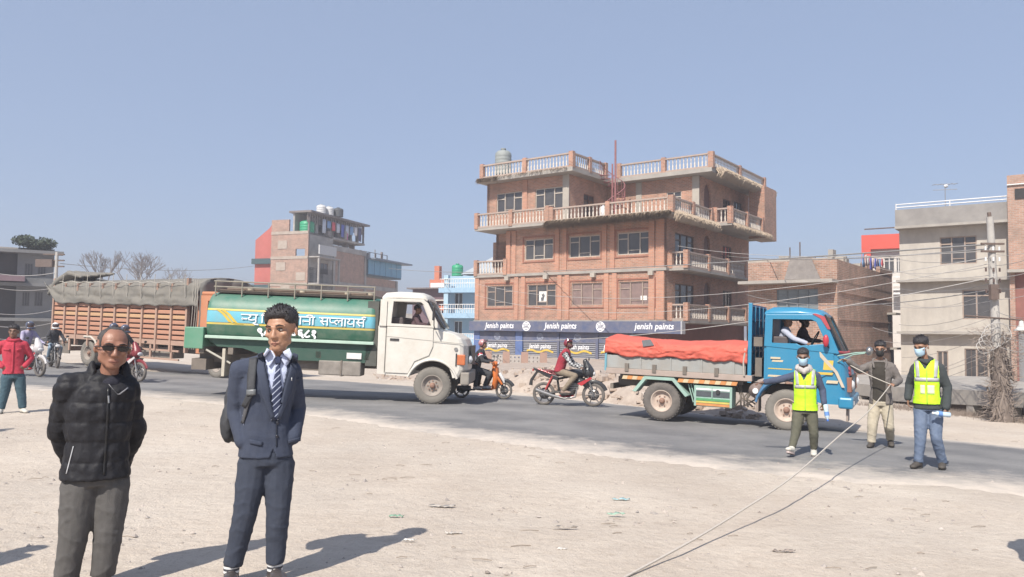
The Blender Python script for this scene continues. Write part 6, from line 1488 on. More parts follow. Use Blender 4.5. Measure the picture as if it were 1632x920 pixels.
def hair(t, H, s, thick, m=HAIR, voxel=.006, spikes=0, seed=1, sl=.03):
    """thick(az, el) -> hair depth in metres or 0; az 0 = front, +-pi = back"""
    T = H @ Matrix.Scale(s, 4); mb = MB(T); rnd = random.Random(seed); sp = MB(T)
    for i in range(34):
        for j in range(15):
            az = -math.pi+2*math.pi*i/34; el = -.75+j*.165
            if el > math.pi/2: continue
            th = thick(az, el)
            if th <= 0: continue
            d = Vector((math.sin(az)*math.cos(el), -math.cos(az)*math.cos(el), math.sin(el)))
            c = Vector((0, .014, .035)); p = c+Vector((d.x*.074, d.y*.094, d.z*.083))+d*(th*.5-.011)
            mb.ell(p, (.015+th*.42,)*3, 7)
            if spikes and rnd.random() < spikes:
                e = d+Vector((rnd.uniform(-.5, .5), rnd.uniform(-.9, .1), rnd.uniform(-.1, .5))); sp.tube([p, p+e.normalized()*(th+sl*rnd.random())], [.009, .001], 5)
    if not mb.v: return
    h = put('hair', remesh(mb, voxel, 2, lambda co, n: .0025*noise.noise(co*90)), m, t)
    if sp.v: sp.build('hair_tufts', m, t, stuff=True)
def short_hair(top=.02, side=.008, line=.35, back=-.5):
    def f(az, el):
        a = abs(az)
        lim = line if a < .75 else (line-.45*(a-.75)/.4 if a < 1.15 else -.1 if a < 1.75 else back)
        if 1.25 < a < 1.8 and el < .12: return 0
        if el < lim: return 0
        return side+(top-side)*max(0, min(1, (el-.1)/.6))
    return f
def mask(t, H, s, m):
    T = H @ Matrix.Scale(s, 4); vs = []
    for i in range(13):
        az = R(-68)+R(136)*i/12
        for j in range(8):
            q = j/7; z = -.004-.104*q; k = 1-.18*q*q; bul = .020*math.sin(math.pi*q)*math.cos(az)**2+.016*math.cos(az)**6*(1-q)
            w = .072*k; dd = .084*(1-.10*q)
            vs.append((math.sin(az)*w*(1-.08*abs(az)), -.012-math.cos(az)*dd-bul-.003*math.sin(q*19), z+(.012*(abs(az)/1.2)**2 if q < .2 else -.0)+(.022*(abs(az)/1.2)**2*q)))
    o = MB(T).add(vs, [(i*8+j, (i+1)*8+j, (i+1)*8+j+1, i*8+j+1) for i in range(12) for j in range(7)], True).build('face_mask', m, t); sd = o.modifiers.new('s', 'SOLIDIFY'); sd.thickness = .003; sd.offset = 1
    for q in (-1, 1): MB(T).tube([(q*.062, -.045, -.018), (q*.080, .0, .006), (q*.084, .018, .012)], .0018, 4).build('mask_loop', mat('white_rail', (.7, .7, .7)), t)
def person(label, M, J, o, group=None, name='person'):
    """J: joints, local, figure faces -y.  o: options"""
    t = thing(name, label, 'person', M=M, group=group); g = lambda k: Vector(J[k]); vx = o.get('vx', .011); sk = o.get('skin', SKIN); hs = o.get('hs', 1.0); b_ = o.get('bulk', 1.0)
    hr_ = o.get('hrot', (0, 0, 0)); H = Matrix.Translation(g('hed')) @ Matrix.Rotation(hr_[2], 4, 'Z') @ Matrix.Rotation(hr_[0], 4, 'X') @ Matrix.Rotation(hr_[1], 4, 'Y') @ Matrix.Diagonal((o.get('hw', 1.06), 1, 1, 1))
    ax = (g('shR')-g('shL')); ax.z *= .5; ax = ax.normalized(); ay = Vector((0, 0, 1)).cross(ax).normalized()
    ha = (g('hipR')-g('hipL')); ha.z = 0; ha = ha.normalized() if ha.length > .01 else ax; hy = Vector((0, 0, 1)).cross(ha)
    def ring(c, rx, ry, q=0, n=20, p=.85):
        a = ax.lerp(ha, q).normalized(); b = ay.lerp(hy, q).normalized(); up = Vector((0, 0, 1))
        return [Vector(c)+a*(rx*sgnpow(math.cos(k), p))+b*(ry*sgnpow(math.sin(k), p)) for k in [2*math.pi*i/n for i in range(n)]]
    def torso(mb, k, zl=None, top=True, wn=1.0, f=None):
        pl, ws, ch, nk = g('pel'), g('wst'), g('chs'), g('nek'); R_ = []
        if zl is not None: R_.append(ring(pl+Vector((0, 0, -zl))+(o.get('hem_shift', Vector((0, 0, 0)))), .158*b_+k*1.1, .108*b_+k*1.2, 1))
        R_ += [ring(pl, .155*b_+k, .105*b_+k, 1), ring(ws, (.138*b_+k)*wn, .098*b_+k, .5), ring(ch, .160*b_+k, .112*b_+k, 0), ring(ch.lerp(nk, .55), .150*b_+k, .098*b_+k, 0), ring(ch.lerp(nk, .85), .105*b_+k*.7, .075*b_+k*.6, 0)]
        if top: R_.append(ring(nk+Vector((0, 0, .01)), .062+k*.4, .060+k*.4, 0))
        mb.loft(R_, True, True, True)
    # the continuous body
    B_ = MB(); torso(B_, -.012)
    B_.limb([g('nek')-Vector((0, 0, .03)), g('nek')+(g('hed')-g('nek'))*.45, H @ Vector((0, .022, -.05*hs))], [.056, .050, .047], 12)
    head_pieces(B_, H, hs, o.get('jaw', 1))
    for s in 'LR':
        B_.limb([g('sh'+s), g('el'+s), g('wr'+s)], [.046, .036, .026], 10)
        B_.cap(g('nek')+Vector((0, .01, .01)), g('sh'+s)+Vector((0, 0, .015)), .045, .035, 10)
        B_.limb([g('hip'+s), g('kn'+s), g('an'+s)], [.075, .050, .036], 10)
        B_.limb([g('an'+s), g('an'+s)+Vector((0, 0, -.035)), g('to'+s)], [.033, .028, .018], 8)
        hd_ = o.get('hand'+s)
        dd = (g('wr'+s)-g('el'+s)).normalized()
        if hd_ is not False:
            hd_ = hd_ or (None, Vector((1 if s == 'L' else -1, 0, 0)), .45)
            hand(B_, g('wr'+s), hd_[0] or dd, hd_[1], hd_[2], side=1 if s == 'L' else -1)
    put('body', remesh(B_, vx, 2), sk, t)
    face_parts(t, H, hs, o.get('eyes', True), o.get('lips', True))
    if o.get('hair'): hair(t, H, hs, o['hair'], o.get('hair_m', HAIR), spikes=o.get('spikes', .25), sl=o.get('sl', .02))
    # trousers
    lm = o['trousers']; lr = o.get('lr', (.098, .070, .060)); T_ = MB()
    T_.loft([ring(g('pel')+Vector((0, 0, .09)), .148*b_, .105*b_, 1), ring(g('pel'), .158*b_, .112*b_, 1), ring(g('pel')-Vector((0, 0, .07)), .150*b_, .108*b_, 1)], True, True, True)
    for s in 'LR':
        e = g('an'+s).lerp(g('kn'+s), o.get('cuff', .0)); kk = g('kn'+s)
        T_.limb([g('hip'+s), g('hip'+s).lerp(kk, .5), kk, kk.lerp(e, .5)], [lr[0], (lr[0]+lr[1])*.52, lr[1], (lr[1]+lr[2])*.5], 14)
        T_.tube([kk.lerp(e, .4), e], [(lr[1]+lr[2])*.5, lr[2]], 14)
    tr = put('trousers', remesh(T_, vx, 4, wr(o.get('twr', .008), 1)), lm, t)
    # top garment
    tm = o['top']; k = o.get('tk', .016); sr = o.get('sr', (.066, .056, .047)); P_ = MB(); torso(P_, k, o.get('hem', .10), o.get('high', True), o.get('waist', 1.0))
    for s in 'LR':
        P_.limb([g('sh'+s), g('el'+s), g('wr'+s)], [sr[0], sr[1], sr[2]], 14)
        P_.cap(g('sh'+s), g('chs').lerp(g('nek'), .5), sr[0], .085*b_, 12); P_.cap(g('nek')+Vector((0, .015, -.012)), g('sh'+s)+Vector((0, 0, .004)), .052+k*.3, sr[0]*.9, 12)
    me = remesh(P_, vx, 4, o.get('tdisp') or wr(o.get('pwr', .007), 1))
    if o.get('cut'):
        bm = bmesh.new(); bm.from_mesh(me); dl = [f for f in bm.faces if o['cut'](f.calc_center_median())]; bmesh.ops.delete(bm, geom=dl, context='FACES'); bm.to_mesh(me); bm.free()
    tp = put(o.get('top_name', 'jacket'), me, tm, t)
    if o.get('cut'): sd = tp.modifiers.new('s', 'SOLIDIFY'); sd.thickness = .006; sd.offset = -1
    under = None
    if o.get('under'):
        U_ = MB(); torso(U_, o.get('uk', .004), None, True); under = put(o.get('under_name', 'shirt'), remesh(U_, vx, 3), o['under'], t)
    # shoes
    for s in 'LR':
        a_, to = g('an'+s), g('to'+s); d = (to-a_); d.z = 0; d = d.normalized() if d.length > .01 else Vector((0, -1, 0)); z0 = min(to.z, a_.z-.03)
        dd = (to-(a_-Vector((0, 0, .045)))).normalized(); sd = Vector((0, 0, 1)).cross(dd).normalized(); up = dd.cross(sd)
        m = Matrix((sd, dd, up)).transposed(); heel = a_-Vector((0, 0, .04))-dd*.03
        F_ = MB(); F_.ell(heel+dd*.02, (.046, .06, .050), 12, m); F_.ell(heel+dd*.11+up*.006, (.050, .09, .042), 12, m); F_.ell(heel+dd*.185, (.048, .06, .032), 12, m); F_.cap(a_-up*.03, a_+up*.012, .047, .046, 10)
        put('shoe', remesh(F_, max(.008, vx*.8), 3), o['shoes'], t)
        so_ = MB(); prs = []
        for q in range(16):
            an = 2*math.pi*q/16; prs.append(heel+dd*(.08+.145*math.cos(an)-.0)+sd*(.047*math.sin(an)*(1.0+.1*math.cos(an))))
        so_.loft([[p_-up*.052 for p_ in prs], [p_-up*.028 for p_ in prs]], True, True, False); so_.build('sole', o.get('sole', mat('dark_sole', (.05, .05, .05), (.10, .09, .08))), t)
    bv = BVHTree.FromPolygons([v.co[:] for v in tp.data.vertices], [tuple(p.vertices) for p in tp.data.polygons])
    return t, H, tp, tr, bv, under
def drape(name, L_, R_, bv, m, t, off=.006, n=14, k=4, th=.004, dirv=(0, 1, 0), fallback=None):
    """cloth strip lying on a garment: its two edges are polylines (x, z); found by ray casting along dirv"""
    def samp(P, u):
        P = [Vector((p[0], 0, p[1])) if len(p) == 2 else Vector(p) for p in P]; ls = [(P[i+1]-P[i]).length for i in range(len(P)-1)]; T = sum(ls)*u
        for i, l in enumerate(ls):
            if T <= l or i == len(ls)-1: return P[i].lerp(P[i+1], min(1, T/max(l, 1e-6)))
            T -= l
    d = Vector(dirv).normalized(); vs = []; last = None
    for i in range(n+1):
        for j in range(k+1):
            p = samp(L_, i/n).lerp(samp(R_, i/n), j/k); h, nn, _, _ = bv.ray_cast(p-d*2, d)
            if h is None: h = Vector((p.x, last.y if last else -.1, p.z))
            last = h; vs.append(h-d*off)
    o = MB().add(vs, [(i*(k+1)+j, (i+1)*(k+1)+j, (i+1)*(k+1)+j+1, i*(k+1)+j+1) for i in range(n) for j in range(k)], True).build(name, m, t); sd = o.modifiers.new('s', 'SOLIDIFY'); sd.thickness = th; sd.offset = 0
    return o
def root_at(px, py, rz=0, Y=None):
    p = G(px, py) if Y is None else Vector((at(px, py, Y).x, Y, gz(at(px, py, Y).x, Y)))
    if road_sd(p.x, p.y) < 0: p.z += .010
    # face the viewer's side at rz = 0: turn about the vertical so that local -y points to the camera
    return Matrix.Translation(p) @ Matrix.Rotation(rz-math.atan2(p.x, p.y), 4, 'Z'), p
def jset(M, **k):
    """joints measured on the photo (px, py, metres forward): where each sight line meets the figure's own upright plane"""
    n = M.to_3x3() @ Vector((0, 1, 0)); p0 = M.translation; c = Vector((0, 0, CAMZ)); Mi = M.inverted(); out = {}
    for q, v in k.items():
        d = ray(v[0], v[1]); fw = v[2] if len(v) > 2 else 0
        P = Mi @ (c+d*((p0-n*fw-c).dot(n)/d.dot(n))); out[q] = Vector((P.x, -fw, P.z))
    return out
# ---------------- young man in the navy suit
def suit_man():
    M, p = root_at(425, 929); s = F/(p.y/math.cos(0)); s = F/p.y
    J = jset(M, pel=(424, 722), wst=(423, 672), chs=(427, 618), nek=(440, 570, .0), hed=(448, 527, .03), shL=(383, 590), elL=(376, 655, -.06), wrL=(387, 704, .03), shR=(464, 591, -.03), elR=(474, 652, -.10), wrR=(467, 697, .02),
             hipL=(404, 738), knL=(391, 818, .03), anL=(369, 905, -.02), toL=(366, 921, .13), hipR=(445, 738), knR=(443, 818, .03), anR=(438, 907, .0), toR=(450, 922, .15))
    for k in ('toL', 'toR'): J[k].z = .035
    for k in ('anL', 'anR'): J[k].z = .085
    NAVYC = cloth('navy_wool', (.034, .044, .075), (.048, .058, .088), mixf=.7); 
    vz = J['wst'].z+.02
    cx = J['chs'].x+.042
    def cut(c):
        if c.y > -.02: return False
        top = J['nek'].z+.04; 
        if c.z < vz: return c.z < J['pel'].z+.04 and abs(c.x-cx+.00) < .05*(J['pel'].z+.04-c.z)/.12 and c.y < 0
        return abs(c.x-cx-.01) < .075*((c.z-vz)/(top-vz))**.9+.002
    t, H, tp, tr, bv, un = person('young man in a navy suit and striped tie standing with hands in pockets', M, J, dict(vx=.0075, skin=mat('warm_skin', (.42, .235, .15), (.35, .185, .115), 10, .45, bump=.08, bsc=120), hs=1.09, hrot=(R(2), R(-4), R(-26)), jaw=.96, hw=1.10,
        hair=short_hair(.030, .006, .60, -.45), spikes=1.0, sl=.012, trousers=cloth('navy_trousers', (.030, .038, .060), (.040, .048, .070)), lr=(.094, .072, .058), cuff=.10, top=NAVYC, top_name='blazer', tk=.012, hem=.02, waist=.93, sr=(.066, .057, .048), cut=cut,
        under=cloth('pale_blue_shirt', (.55, .60, .76), (.48, .53, .70)), uk=.003, shoes=mat('black_leather', (.04, .035, .035), (.07, .06, .06), 8, .35), bulk=.98, pwr=.0045, twr=.007, handL=(Vector((.55, .35, -1)), Vector((1, 0, 0)), .3), handR=False))
    ub = BVHTree.FromPolygons([v.co[:] for v in un.data.vertices], [tuple(q.vertices) for q in un.data.polygons])
    nz = J['nek'].z; w = cx+.012
    TIE = mat('striped_tie', (.03, .04, .09))
    if True:
        N = TIE.node_tree.nodes; L = TIE.node_tree.links; b = N['Principled BSDF']; tc = N.new('ShaderNodeTexCoord'); sp = N.new('ShaderNodeSeparateXYZ'); L.new(tc.outputs['Object'], sp.inputs[0]); a1 = N.new('ShaderNodeMath'); L.new(sp.outputs[0], a1.inputs[0]); L.new(sp.outputs[2], a1.inputs[1]); a1.operation = 'SUBTRACT'
        a2 = N.new('ShaderNodeMath'); a2.operation = 'MULTIPLY'; a2.inputs[1].default_value = 26; L.new(a1.outputs[0], a2.inputs[0]); a3 = N.new('ShaderNodeMath'); a3.operation = 'FRACT'; L.new(a2.outputs[0], a3.inputs[0])
        r = N.new('ShaderNodeValToRGB'); r.color_ramp.interpolation = 'CONSTANT'; r.color_ramp.elements[0].color = (.028, .038, .085, 1); e = r.color_ramp.elements.new(.72); e.color = (.45, .50, .62, 1); r.color_ramp.elements[-1].position = .9; r.color_ramp.elements[-1].color = (.028, .038, .085, 1); L.new(a3.outputs[0], r.inputs[0]); L.new(r.outputs[0], b.inputs['Base Color'])
    drape('tie', [(w-.014, nz-.015), (w-.011, nz-.06), (w-.028, nz-.18), (w-.032, vz+.0)], [(w+.020, nz-.015), (w+.012, nz-.06), (w+.028, nz-.18), (w+.026, vz+.0)], ub, TIE, t, .012, 18, 4, .006)
    drape('tie_knot', [(w-.022, nz+.006), (w-.012, nz-.035)], [(w+.024, nz+.006), (w+.013, nz-.035)], ub, cloth('tie_navy', (.028, .038, .085)), t, .018, 6, 4, .012)
    CS = cloth('pale_blue_shirt', (.55, .60, .76))
    for q in (-1, 1):
        drape('shirt_collar', [(w+q*.066, nz+.062), (w+q*.030, nz+.040), (w+q*.012, nz+.004)], [(w+q*.085, nz+.02), (w+q*.066, nz-.030), (w+q*.050, nz-.052)], ub, CS, t, .020, 10, 3, .004)
        # lapels
        a = w+q*.003
        drape('lapel', [(w+q*.088, nz+.035), (w+q*.075, nz-.06), (w+q*.045, (nz+vz)/2+.01), (a, vz+.005)], [(w+q*.118, nz+.022), (w+q*.122, nz-.075), (w+q*.098, (nz+vz)/2-.01), (a+q*.022, vz+.0)], bv, NAVYC, t, .009, 16, 4, .006)
    for zb in (vz-.02, vz-.10): MB().ell((w+.008, bv.ray_cast(Vector((w+.008, -2, zb)), Vector((0, 1, 0)))[0].y-.004 if bv.ray_cast(Vector((w+.008, -2, zb)), Vector((0, 1, 0)))[0] else -.13, zb), (.010, .004, .010), 8).build('button', mat('navy_button', (.02, .02, .03), rough=.3), t)
    drape('front_edge_shade', [(w+.0, vz), (w+.004, J['pel'].z+.05)], [(w+.006, vz), (w+.010, J['pel'].z+.05)], bv, cloth('navy_shadow', (.015, .02, .035)), t, .003, 12, 1, .003)  # dark strip paints the shade line along the blazer's front edge
    drape('breast_pocket', [(w+.075, nz-.135), (w+.075, nz-.15)], [(w+.135, nz-.128), (w+.135, nz-.143)], bv, NAVYC, t, .006, 2, 5, .005)
    drape('pen', [(w+.083, nz-.12), (w+.083, nz-.14)], [(w+.087, nz-.12), (w+.087, nz-.14)], bv, mat('white_rail', (.7, .7, .7)), t, .012, 2, 1, .004)
    for q in (-1, 1): drape('pocket_flap', [(w+q*.075, J['pel'].z+.085), (w+q*.078, J['pel'].z+.06)], [(w+q*.150, J['pel'].z+.10), (w+q*.150, J['pel'].z+.075)], bv, NAVYC, t, .006, 3, 5, .005)
    # socks with stripes
    for sN in 'LR':
        a = J['an'+sN]; 
        for k in range(6): MB().cyl(a+Vector((0, 0, -.01+k*.014)), a+Vector((0, 0, .004+k*.014)), .047, n=14).build('sock_band', mat('sock_white', (.7, .7, .7)) if k % 2 == 0 else mat('sock_black', (.05, .05, .06)), t)
    # backpack: a thing of its own, worn on the screen-left shoulder
    BPM = cloth('black_nylon', (.030, .032, .038), (.05, .052, .058), rough=.7)
    bp = thing('backpack', 'black backpack hanging behind the left side of the suited young man', 'backpack', M=M.copy())
    b = MB(); sx = J['shL'].x; b.ell((sx+.03, .20, J['wst'].z+.06), (.13, .085, .22), 18, p=.7); b.ell((sx-.01, .21, J['wst'].z-.03), (.11, .10, .12), 14, p=.8); b.ell((sx-.065, .14, J['wst'].z-.02), (.05, .09, .13), 12); put('bag_body', remesh(b, .012, 3, wr(.008)), BPM, bp)
    x0 = sx+.075
    drape('strap', [(x0-.022, nz-.005), (x0-.028, nz-.12), (x0-.026, nz-.21), (x0-.055, nz-.29)], [(x0+.024, nz-.0), (x0+.018, nz-.12), (x0+.016, nz-.21), (x0-.035, nz-.30)], bv, BPM, bp, .016, 16, 4, .014)
    drape('strap', [(x0-.012, nz-.21), (x0-.04, nz-.30), (x0-.06, nz-.40)], [(x0+.006, nz-.21), (x0-.02, nz-.30), (x0-.045, nz-.40)], bv, mat('grey_strap', (.10, .10, .11)), bp, .012, 10, 2, .006)
    drape('buckle', [(x0-.03, nz-.19), (x0-.03, nz-.225)], [(x0+.022, nz-.185), (x0+.022, nz-.22)], bv, mat('grey_buckle', (.16, .17, .18), rough=.4), bp, .028, 3, 3, .008)
    for q in range(0): MB().tube([(sx-.13, .10, J['wst'].z+.0-q*.18), (sx-.06, .04, J['wst'].z+.02-q*.18), (sx-.11, .12, J['wst'].z-.04-q*.18)], .010, 6).build('side_clip', mat('grey_buckle', (.16, .17, .18)), bp)
    MB().tube([(sx+.03, .2, nz-.06), (sx+.0, .17, nz-.02), (sx+.05, .12, nz-.02)], .012, 6).build('grab_loop', BPM, bp)
suit_man()
# ---------------- older man in the padded jacket and sunglasses
def puffer_man():
    M, p = root_at(150, 942); s = F/p.y
    J = jset(M, pel=(152, 752), wst=(156, 706), chs=(158, 648), nek=(173, 600, .01), hed=(180, 555, .06), shL=(112, 617), elL=(97, 688, -.10), wrL=(122, 742, -.19), shR=(198, 617), elR=(212, 688, -.10), wrR=(190, 738, -.19),
             hipL=(128, 772), knL=(117, 855, .02), anL=(105, 926, 0), toL=(101, 938, .14), hipR=(178, 772), knR=(172, 855, .02), anR=(164, 926, .0), toR=(160, 938, .14))
    for k in ('toL', 'toR'): J[k].z = .035
    for k in ('anL', 'anR'): J[k].z = .09
    zt = J['chs'].z
    def puff(co, n):
        q = (co.z-zt-.03+.012*noise.noise((co.x*5, co.y*5, 0)))/.115; f = abs(math.sin(math.pi*q)); return .010*(f**.5)-.006+.007*noise.noise(co*22)+.005*(1-abs(noise.noise((co.x*16, co.y*16, co.z*9)))*2)
    PUF = mat('black_padded_nylon', (.012, .012, .015), (.02, .02, .024), 6, .6, bump=.35, bsc=22, spec=.25)
    t, H, tp, tr, bv, un = person('older man in sunglasses and a black padded jacket with hands behind his back', M, J, dict(vx=.0078, skin=mat('ruddy_brown_skin', (.30, .15, .10), (.23, .11, .075), 9, .45, bump=.1, bsc=110), hs=1.03, hrot=(R(3), R(4), R(8)), jaw=1.14, hw=1.12, eyes=False,
        hair=lambda az, el: (.0006 if el > 1.12 else .0014 if abs(az) > .98 and not (1.2 < abs(az) < 1.9 and el < .12) and el > -.5 else -.0 if el < 1.0 else .0), hair_m=mat('grey_black_hair', (.075, .068, .066), (.03, .027, .027), 60, .8), spikes=.3, sl=.008,
        trousers=cloth('grey_wool_trousers', (.075, .072, .07), (.10, .095, .092)), lr=(.104, .078, .068), cuff=-.02, twr=.007, top=PUF, top_name='padded_jacket', tk=.022, hem=.03, sr=(.080, .072, .060), tdisp=puff, shoes=mat('brown_leather', (.12, .08, .06), (.17, .12, .09), 8, .5), bulk=1.02,
        handL=(Vector((.6, .2, -.4)), Vector((0, 1, 0)), .6), handR=(Vector((-.6, .2, -.4)), Vector((0, 1, 0)), .6)))
    # stand-up collar, open, with dark inner layer
    C_ = MB(); c = J['nek']; rings = []
    ang = [R(a) for a in range(-130, 131, 13)]
    vs = []
    for a in ang:
        for q in range(4):
            r_ = .118-.012*q; vs.append((c.x+math.sin(a)*r_*1.02, c.y+.012+math.cos(a)*r_*.9, c.z-.045+q*.042+(.015 if abs(a) > 1.4 else 0)-.05*(abs(a) > 1.9)*(1 if q else 1)))
    o = MB().add(vs, [(i*4+j, (i+1)*4+j, (i+1)*4+j+1, i*4+j+1) for i in range(len(ang)-1) for j in range(3)], True).build('collar', PUF, t); sd = o.modifiers.new('s', 'SOLIDIFY'); sd.thickness = .035; sd.offset = 0; sb = o.modifiers.new('u', 'SUBSURF'); sb.levels = 1; sb.render_levels = 1
    sc_ = MB(); sc_.ell((c.x+.01, c.y-.03, c.z-.035), (.082, .075, .048), 12); put('inner_scarf', remesh(sc_, .01, 2, wr(.008)), cloth('dark_navy_scarf', (.018, .018, .03)), t)
    w = J['chs'].x+.045; nz = c.z
    drape('zip', [(w-.006, nz-.06), (w-.006, nz-.30), (w-.012, J['pel'].z)], [(w+.006, nz-.06), (w+.006, nz-.30), (w+.0, J['pel'].z)], bv, mat('zip_black', (.012, .012, .014), rough=.4), t, .004, 24, 2, .005)
    MB().tube([(w, -.21, nz-.10), (w+.004, -.22, nz-.14)], .006, 5).build('zip_pull', STEELM, t)
    drape('storm_edge', [(w-.0, nz-.04), (w+.05, nz-.10), (w+.10, nz-.06)], [(w+.004, nz-.045), (w+.054, nz-.106), (w+.104, nz-.066)], bv, mat('silver_piping', (.25, .25, .27)), t, .006, 10, 1, .004)
    pw = J['wst']; drape('pocket_zip', [(pw.x-.125, pw.z-.0), (pw.x-.155, pw.z-.155)], [(pw.x-.121, pw.z-.0), (pw.x-.151, pw.z-.155)], bv, mat('silver_zip', (.5, .5, .52), rough=.4), t, .004, 12, 1, .004)
    # sunglasses: a thing worn, separate
    g = thing('sunglasses', 'dark narrow sunglasses worn by the older man in the padded jacket', 'sunglasses', M=M.copy()); T = H @ Matrix.Scale(1.03, 4); GL = mat('dark_lens', (.012, .01, .012), rough=.08)
    for q in (-1, 1):
        pts = [(q*.007, .012), (q*.030, .015), (q*.060, .013), (q*.064, .002), (q*.052, -.011), (q*.024, -.014), (q*.010, -.006)]; vs = []
        MB(T).prism([(x, z+.002) for x, z in pts], .098, .102, MX((0, -.0, 0), (1, 0, 0), (0, 0, 1), (0, -1, 0))).build('lens', GL, g, bevel=.002)
        MB(T).tube([(q*.060, -.099, .012), (q*.078, -.06, .010), (q*.084, .0, .004)], .0035, 5).build('temple', GL, g)
    MB(T).tube([(-.060, -.100, .015), (-.030, -.103, .019), (0, -.102, .015), (.030, -.103, .019), (.060, -.100, .015)], .003, 5).build('frame', GL, g)
puffer_man()
# ---------------- man in the red jacket, left edge
def red_man():
    M, p = root_at(22, 659); s = F/p.y
    J = jset(M, pel=(21, 597), wst=(21, 580), chs=(21, 560), nek=(22, 542), hed=(22, 529), shL=(2, 549), elL=(-9, 572, -.05), wrL=(3, 584, .06), shR=(39, 549), elR=(50, 570, -.05), wrR=(40, 583, .06),
             hipL=(11, 602), knL=(7, 628), anL=(1, 652), toL=(-2, 658, .15), hipR=(31, 602), knR=(34, 628), anR=(36, 652), toR=(41, 658, .15))
    for k in ('toL', 'toR'): J[k].z = .035
    for k in ('anL', 'anR'): J[k].z = .09
    RJ = cloth('red_jacket', (.48, .045, .075), (.40, .035, .06))
    t, H, tp, tr, bv, un = person('man in a red jacket and jeans standing with hands on hips at the left edge', M, J, dict(vx=.012, skin=SKIN3, hs=1.0, hrot=(0, 0, R(-15)), hair=short_hair(.028, .012, .5), trousers=cloth('blue_jeans', (.035, .075, .10), (.06, .11, .14)), lr=(.10, .078, .066), cuff=.0, top=RJ, tk=.02, hem=-.02, shoes=mat('white_shoe', (.6, .58, .52), (.5, .47, .42)), handR=(Vector((-.7, -.2, -.5)), Vector((-.5, .6, 0)), .8), handL=(Vector((.7, -.2, -.5)), Vector((.5, .6, 0)), .8)))
    z = J['chs'].z; x = J['chs'].x
    for q in (-1, 1): drape('pocket_flap', [(x+q*.05, z+.05), (x+q*.05, z+.01)], [(x+q*.15, z+.06), (x+q*.15, z+.02)], bv, RJ, t, .008, 2, 3, .01)
    drape('button_placket', [(x-.015, z+.2), (x-.015, J['pel'].z+.03)], [(x+.015, z+.2), (x+.015, J['pel'].z+.03)], bv, RJ, t, .008, 10, 1, .006)
    MB().tube([J['nek']+Vector((-.09, -.05, .0)), J['nek']+Vector((0, -.09, -.01)), J['nek']+Vector((.09, -.05, .0)), J['nek']+Vector((.07, .07, .03)), J['nek']+Vector((-.07, .07, .03)), J['nek']+Vector((-.09, -.05, .0))], .03, 7).build('collar', RJ, t)
red_man()
# ---------------- hi-vis vest helper
HV = mat('lime_hi_vis', (.50, .85, .02), (.44, .78, .015), 12, .7, bump=.2, bsc=80); RF = mat('reflective_grey', (.42, .42, .42), (.34, .34, .35), 20, .4)
def vest(t, J, bv, tp, zl, zneck, tilt=0, nm='hi_vis_vest'):
    """vest shell: copy of the jacket surface between hem and shoulders without the sleeves"""
    me = tp.data.copy(); bm = bmesh.new(); bm.from_mesh(me); bm.normal_update(); c = J['chs']; nk = J['nek']; hl, hr = J['shL'], J['shR']
    def off(co):
        if co.z < zl: return True
        for a, e in ((hl, J['elL']), (hr, J['elR'])):
            d = (e-a); u = (co-a).dot(d)/d.length_squared
            if u > .12 and (co-(a+d*max(0, min(1, u)))).length < .082: return True
            d = J['wr'+('L' if a is hl else 'R')]-e; u = (co-e).dot(d)/d.length_squared
            if u > -.1 and (co-(e+d*max(0, min(1.3, u)))).length < .082 and abs(co.x-c.x) > .135: return True
            if abs(co.x-c.x) > abs(a.x-c.x)+.005 and co.z > zl+.1: return True
        if co.y < nk.y and abs(co.x-nk.x) < .095*(co.z-zneck)/(nk.z+.03-zneck): return co.z > zneck
        return (co-nk).length < .085
    bmesh.ops.delete(bm, geom=[f for f in bm.faces if off(f.calc_center_median())], context='FACES')
    for v in bm.verts: v.co += v.normal*.016
    for _ in range(2): bmesh.ops.smooth_vert(bm, verts=bm.verts, factor=.5, use_axis_x=True, use_axis_y=True, use_axis_z=True)
    bm.to_mesh(me); bm.free(); v = put(nm, me, HV, t); sd = v.modifiers.new('s', 'SOLIDIFY'); sd.thickness = .004
    vb = BVHTree.FromPolygons([q.co[:] for q in me.vertices], [tuple(q.vertices) for q in me.polygons])
    x = c.x; w = .145
    bz = c.z-.035
    drape('reflective_band', [(x-w, bz+.022), (x-w, bz-.028)], [(x+w, bz+.022), (x+w, bz-.028)], vb, RF, v, .006, 2, 18, .003)
    for q in (-1, 1): drape('reflective_band', [(x+q*.085, bz+.024), (x+q*.10, nk.z-.0)], [(x+q*.125, bz+.024), (x+q*.145, nk.z-.015)], vb, RF, v, .006, 10, 3, .003)
    drape('front_zip', [(x-.006, zneck-.01), (x-.006, zl+.01)], [(x+.006, zneck-.01), (x+.006, zl+.01)], vb, mat('lime_trim', (.36, .62, .05)), v, .006, 12, 1, .004)
    return v, vb
BLUEM = mat('blue_mask', (.42, .58, .70), (.36, .52, .65), 8, .8)
def bottle(px_label, M, a, b, cap_m):
    """water bottle lying along a->b in the person's local space; separate thing"""
    t = thing('water_bottle', px_label, 'bottle', M=M.copy()); a = Vector(a); b = Vector(b); d = b-a
    CLR = mat('bottle_plastic', (.42, .55, .66), (.5, .6, .7), 12, .15, spec=.7)
    MB().tube([a, a+d*.04, a+d*.35, a+d*.4, a+d*.45, a+d*.72, a+d*.86, a+d*.9], [.02, .034, .034, .031, .034, .034, .014, .013], 14).build('bottle_body', CLR, t); MB().cyl(a+d*.9, b, .016, n=10).build('cap', cap_m, t)
    MB().cyl(a+d*.45, a+d*.68, .0352, n=14).build('label', mat('bottle_label', (.12, .25, .55)), t)
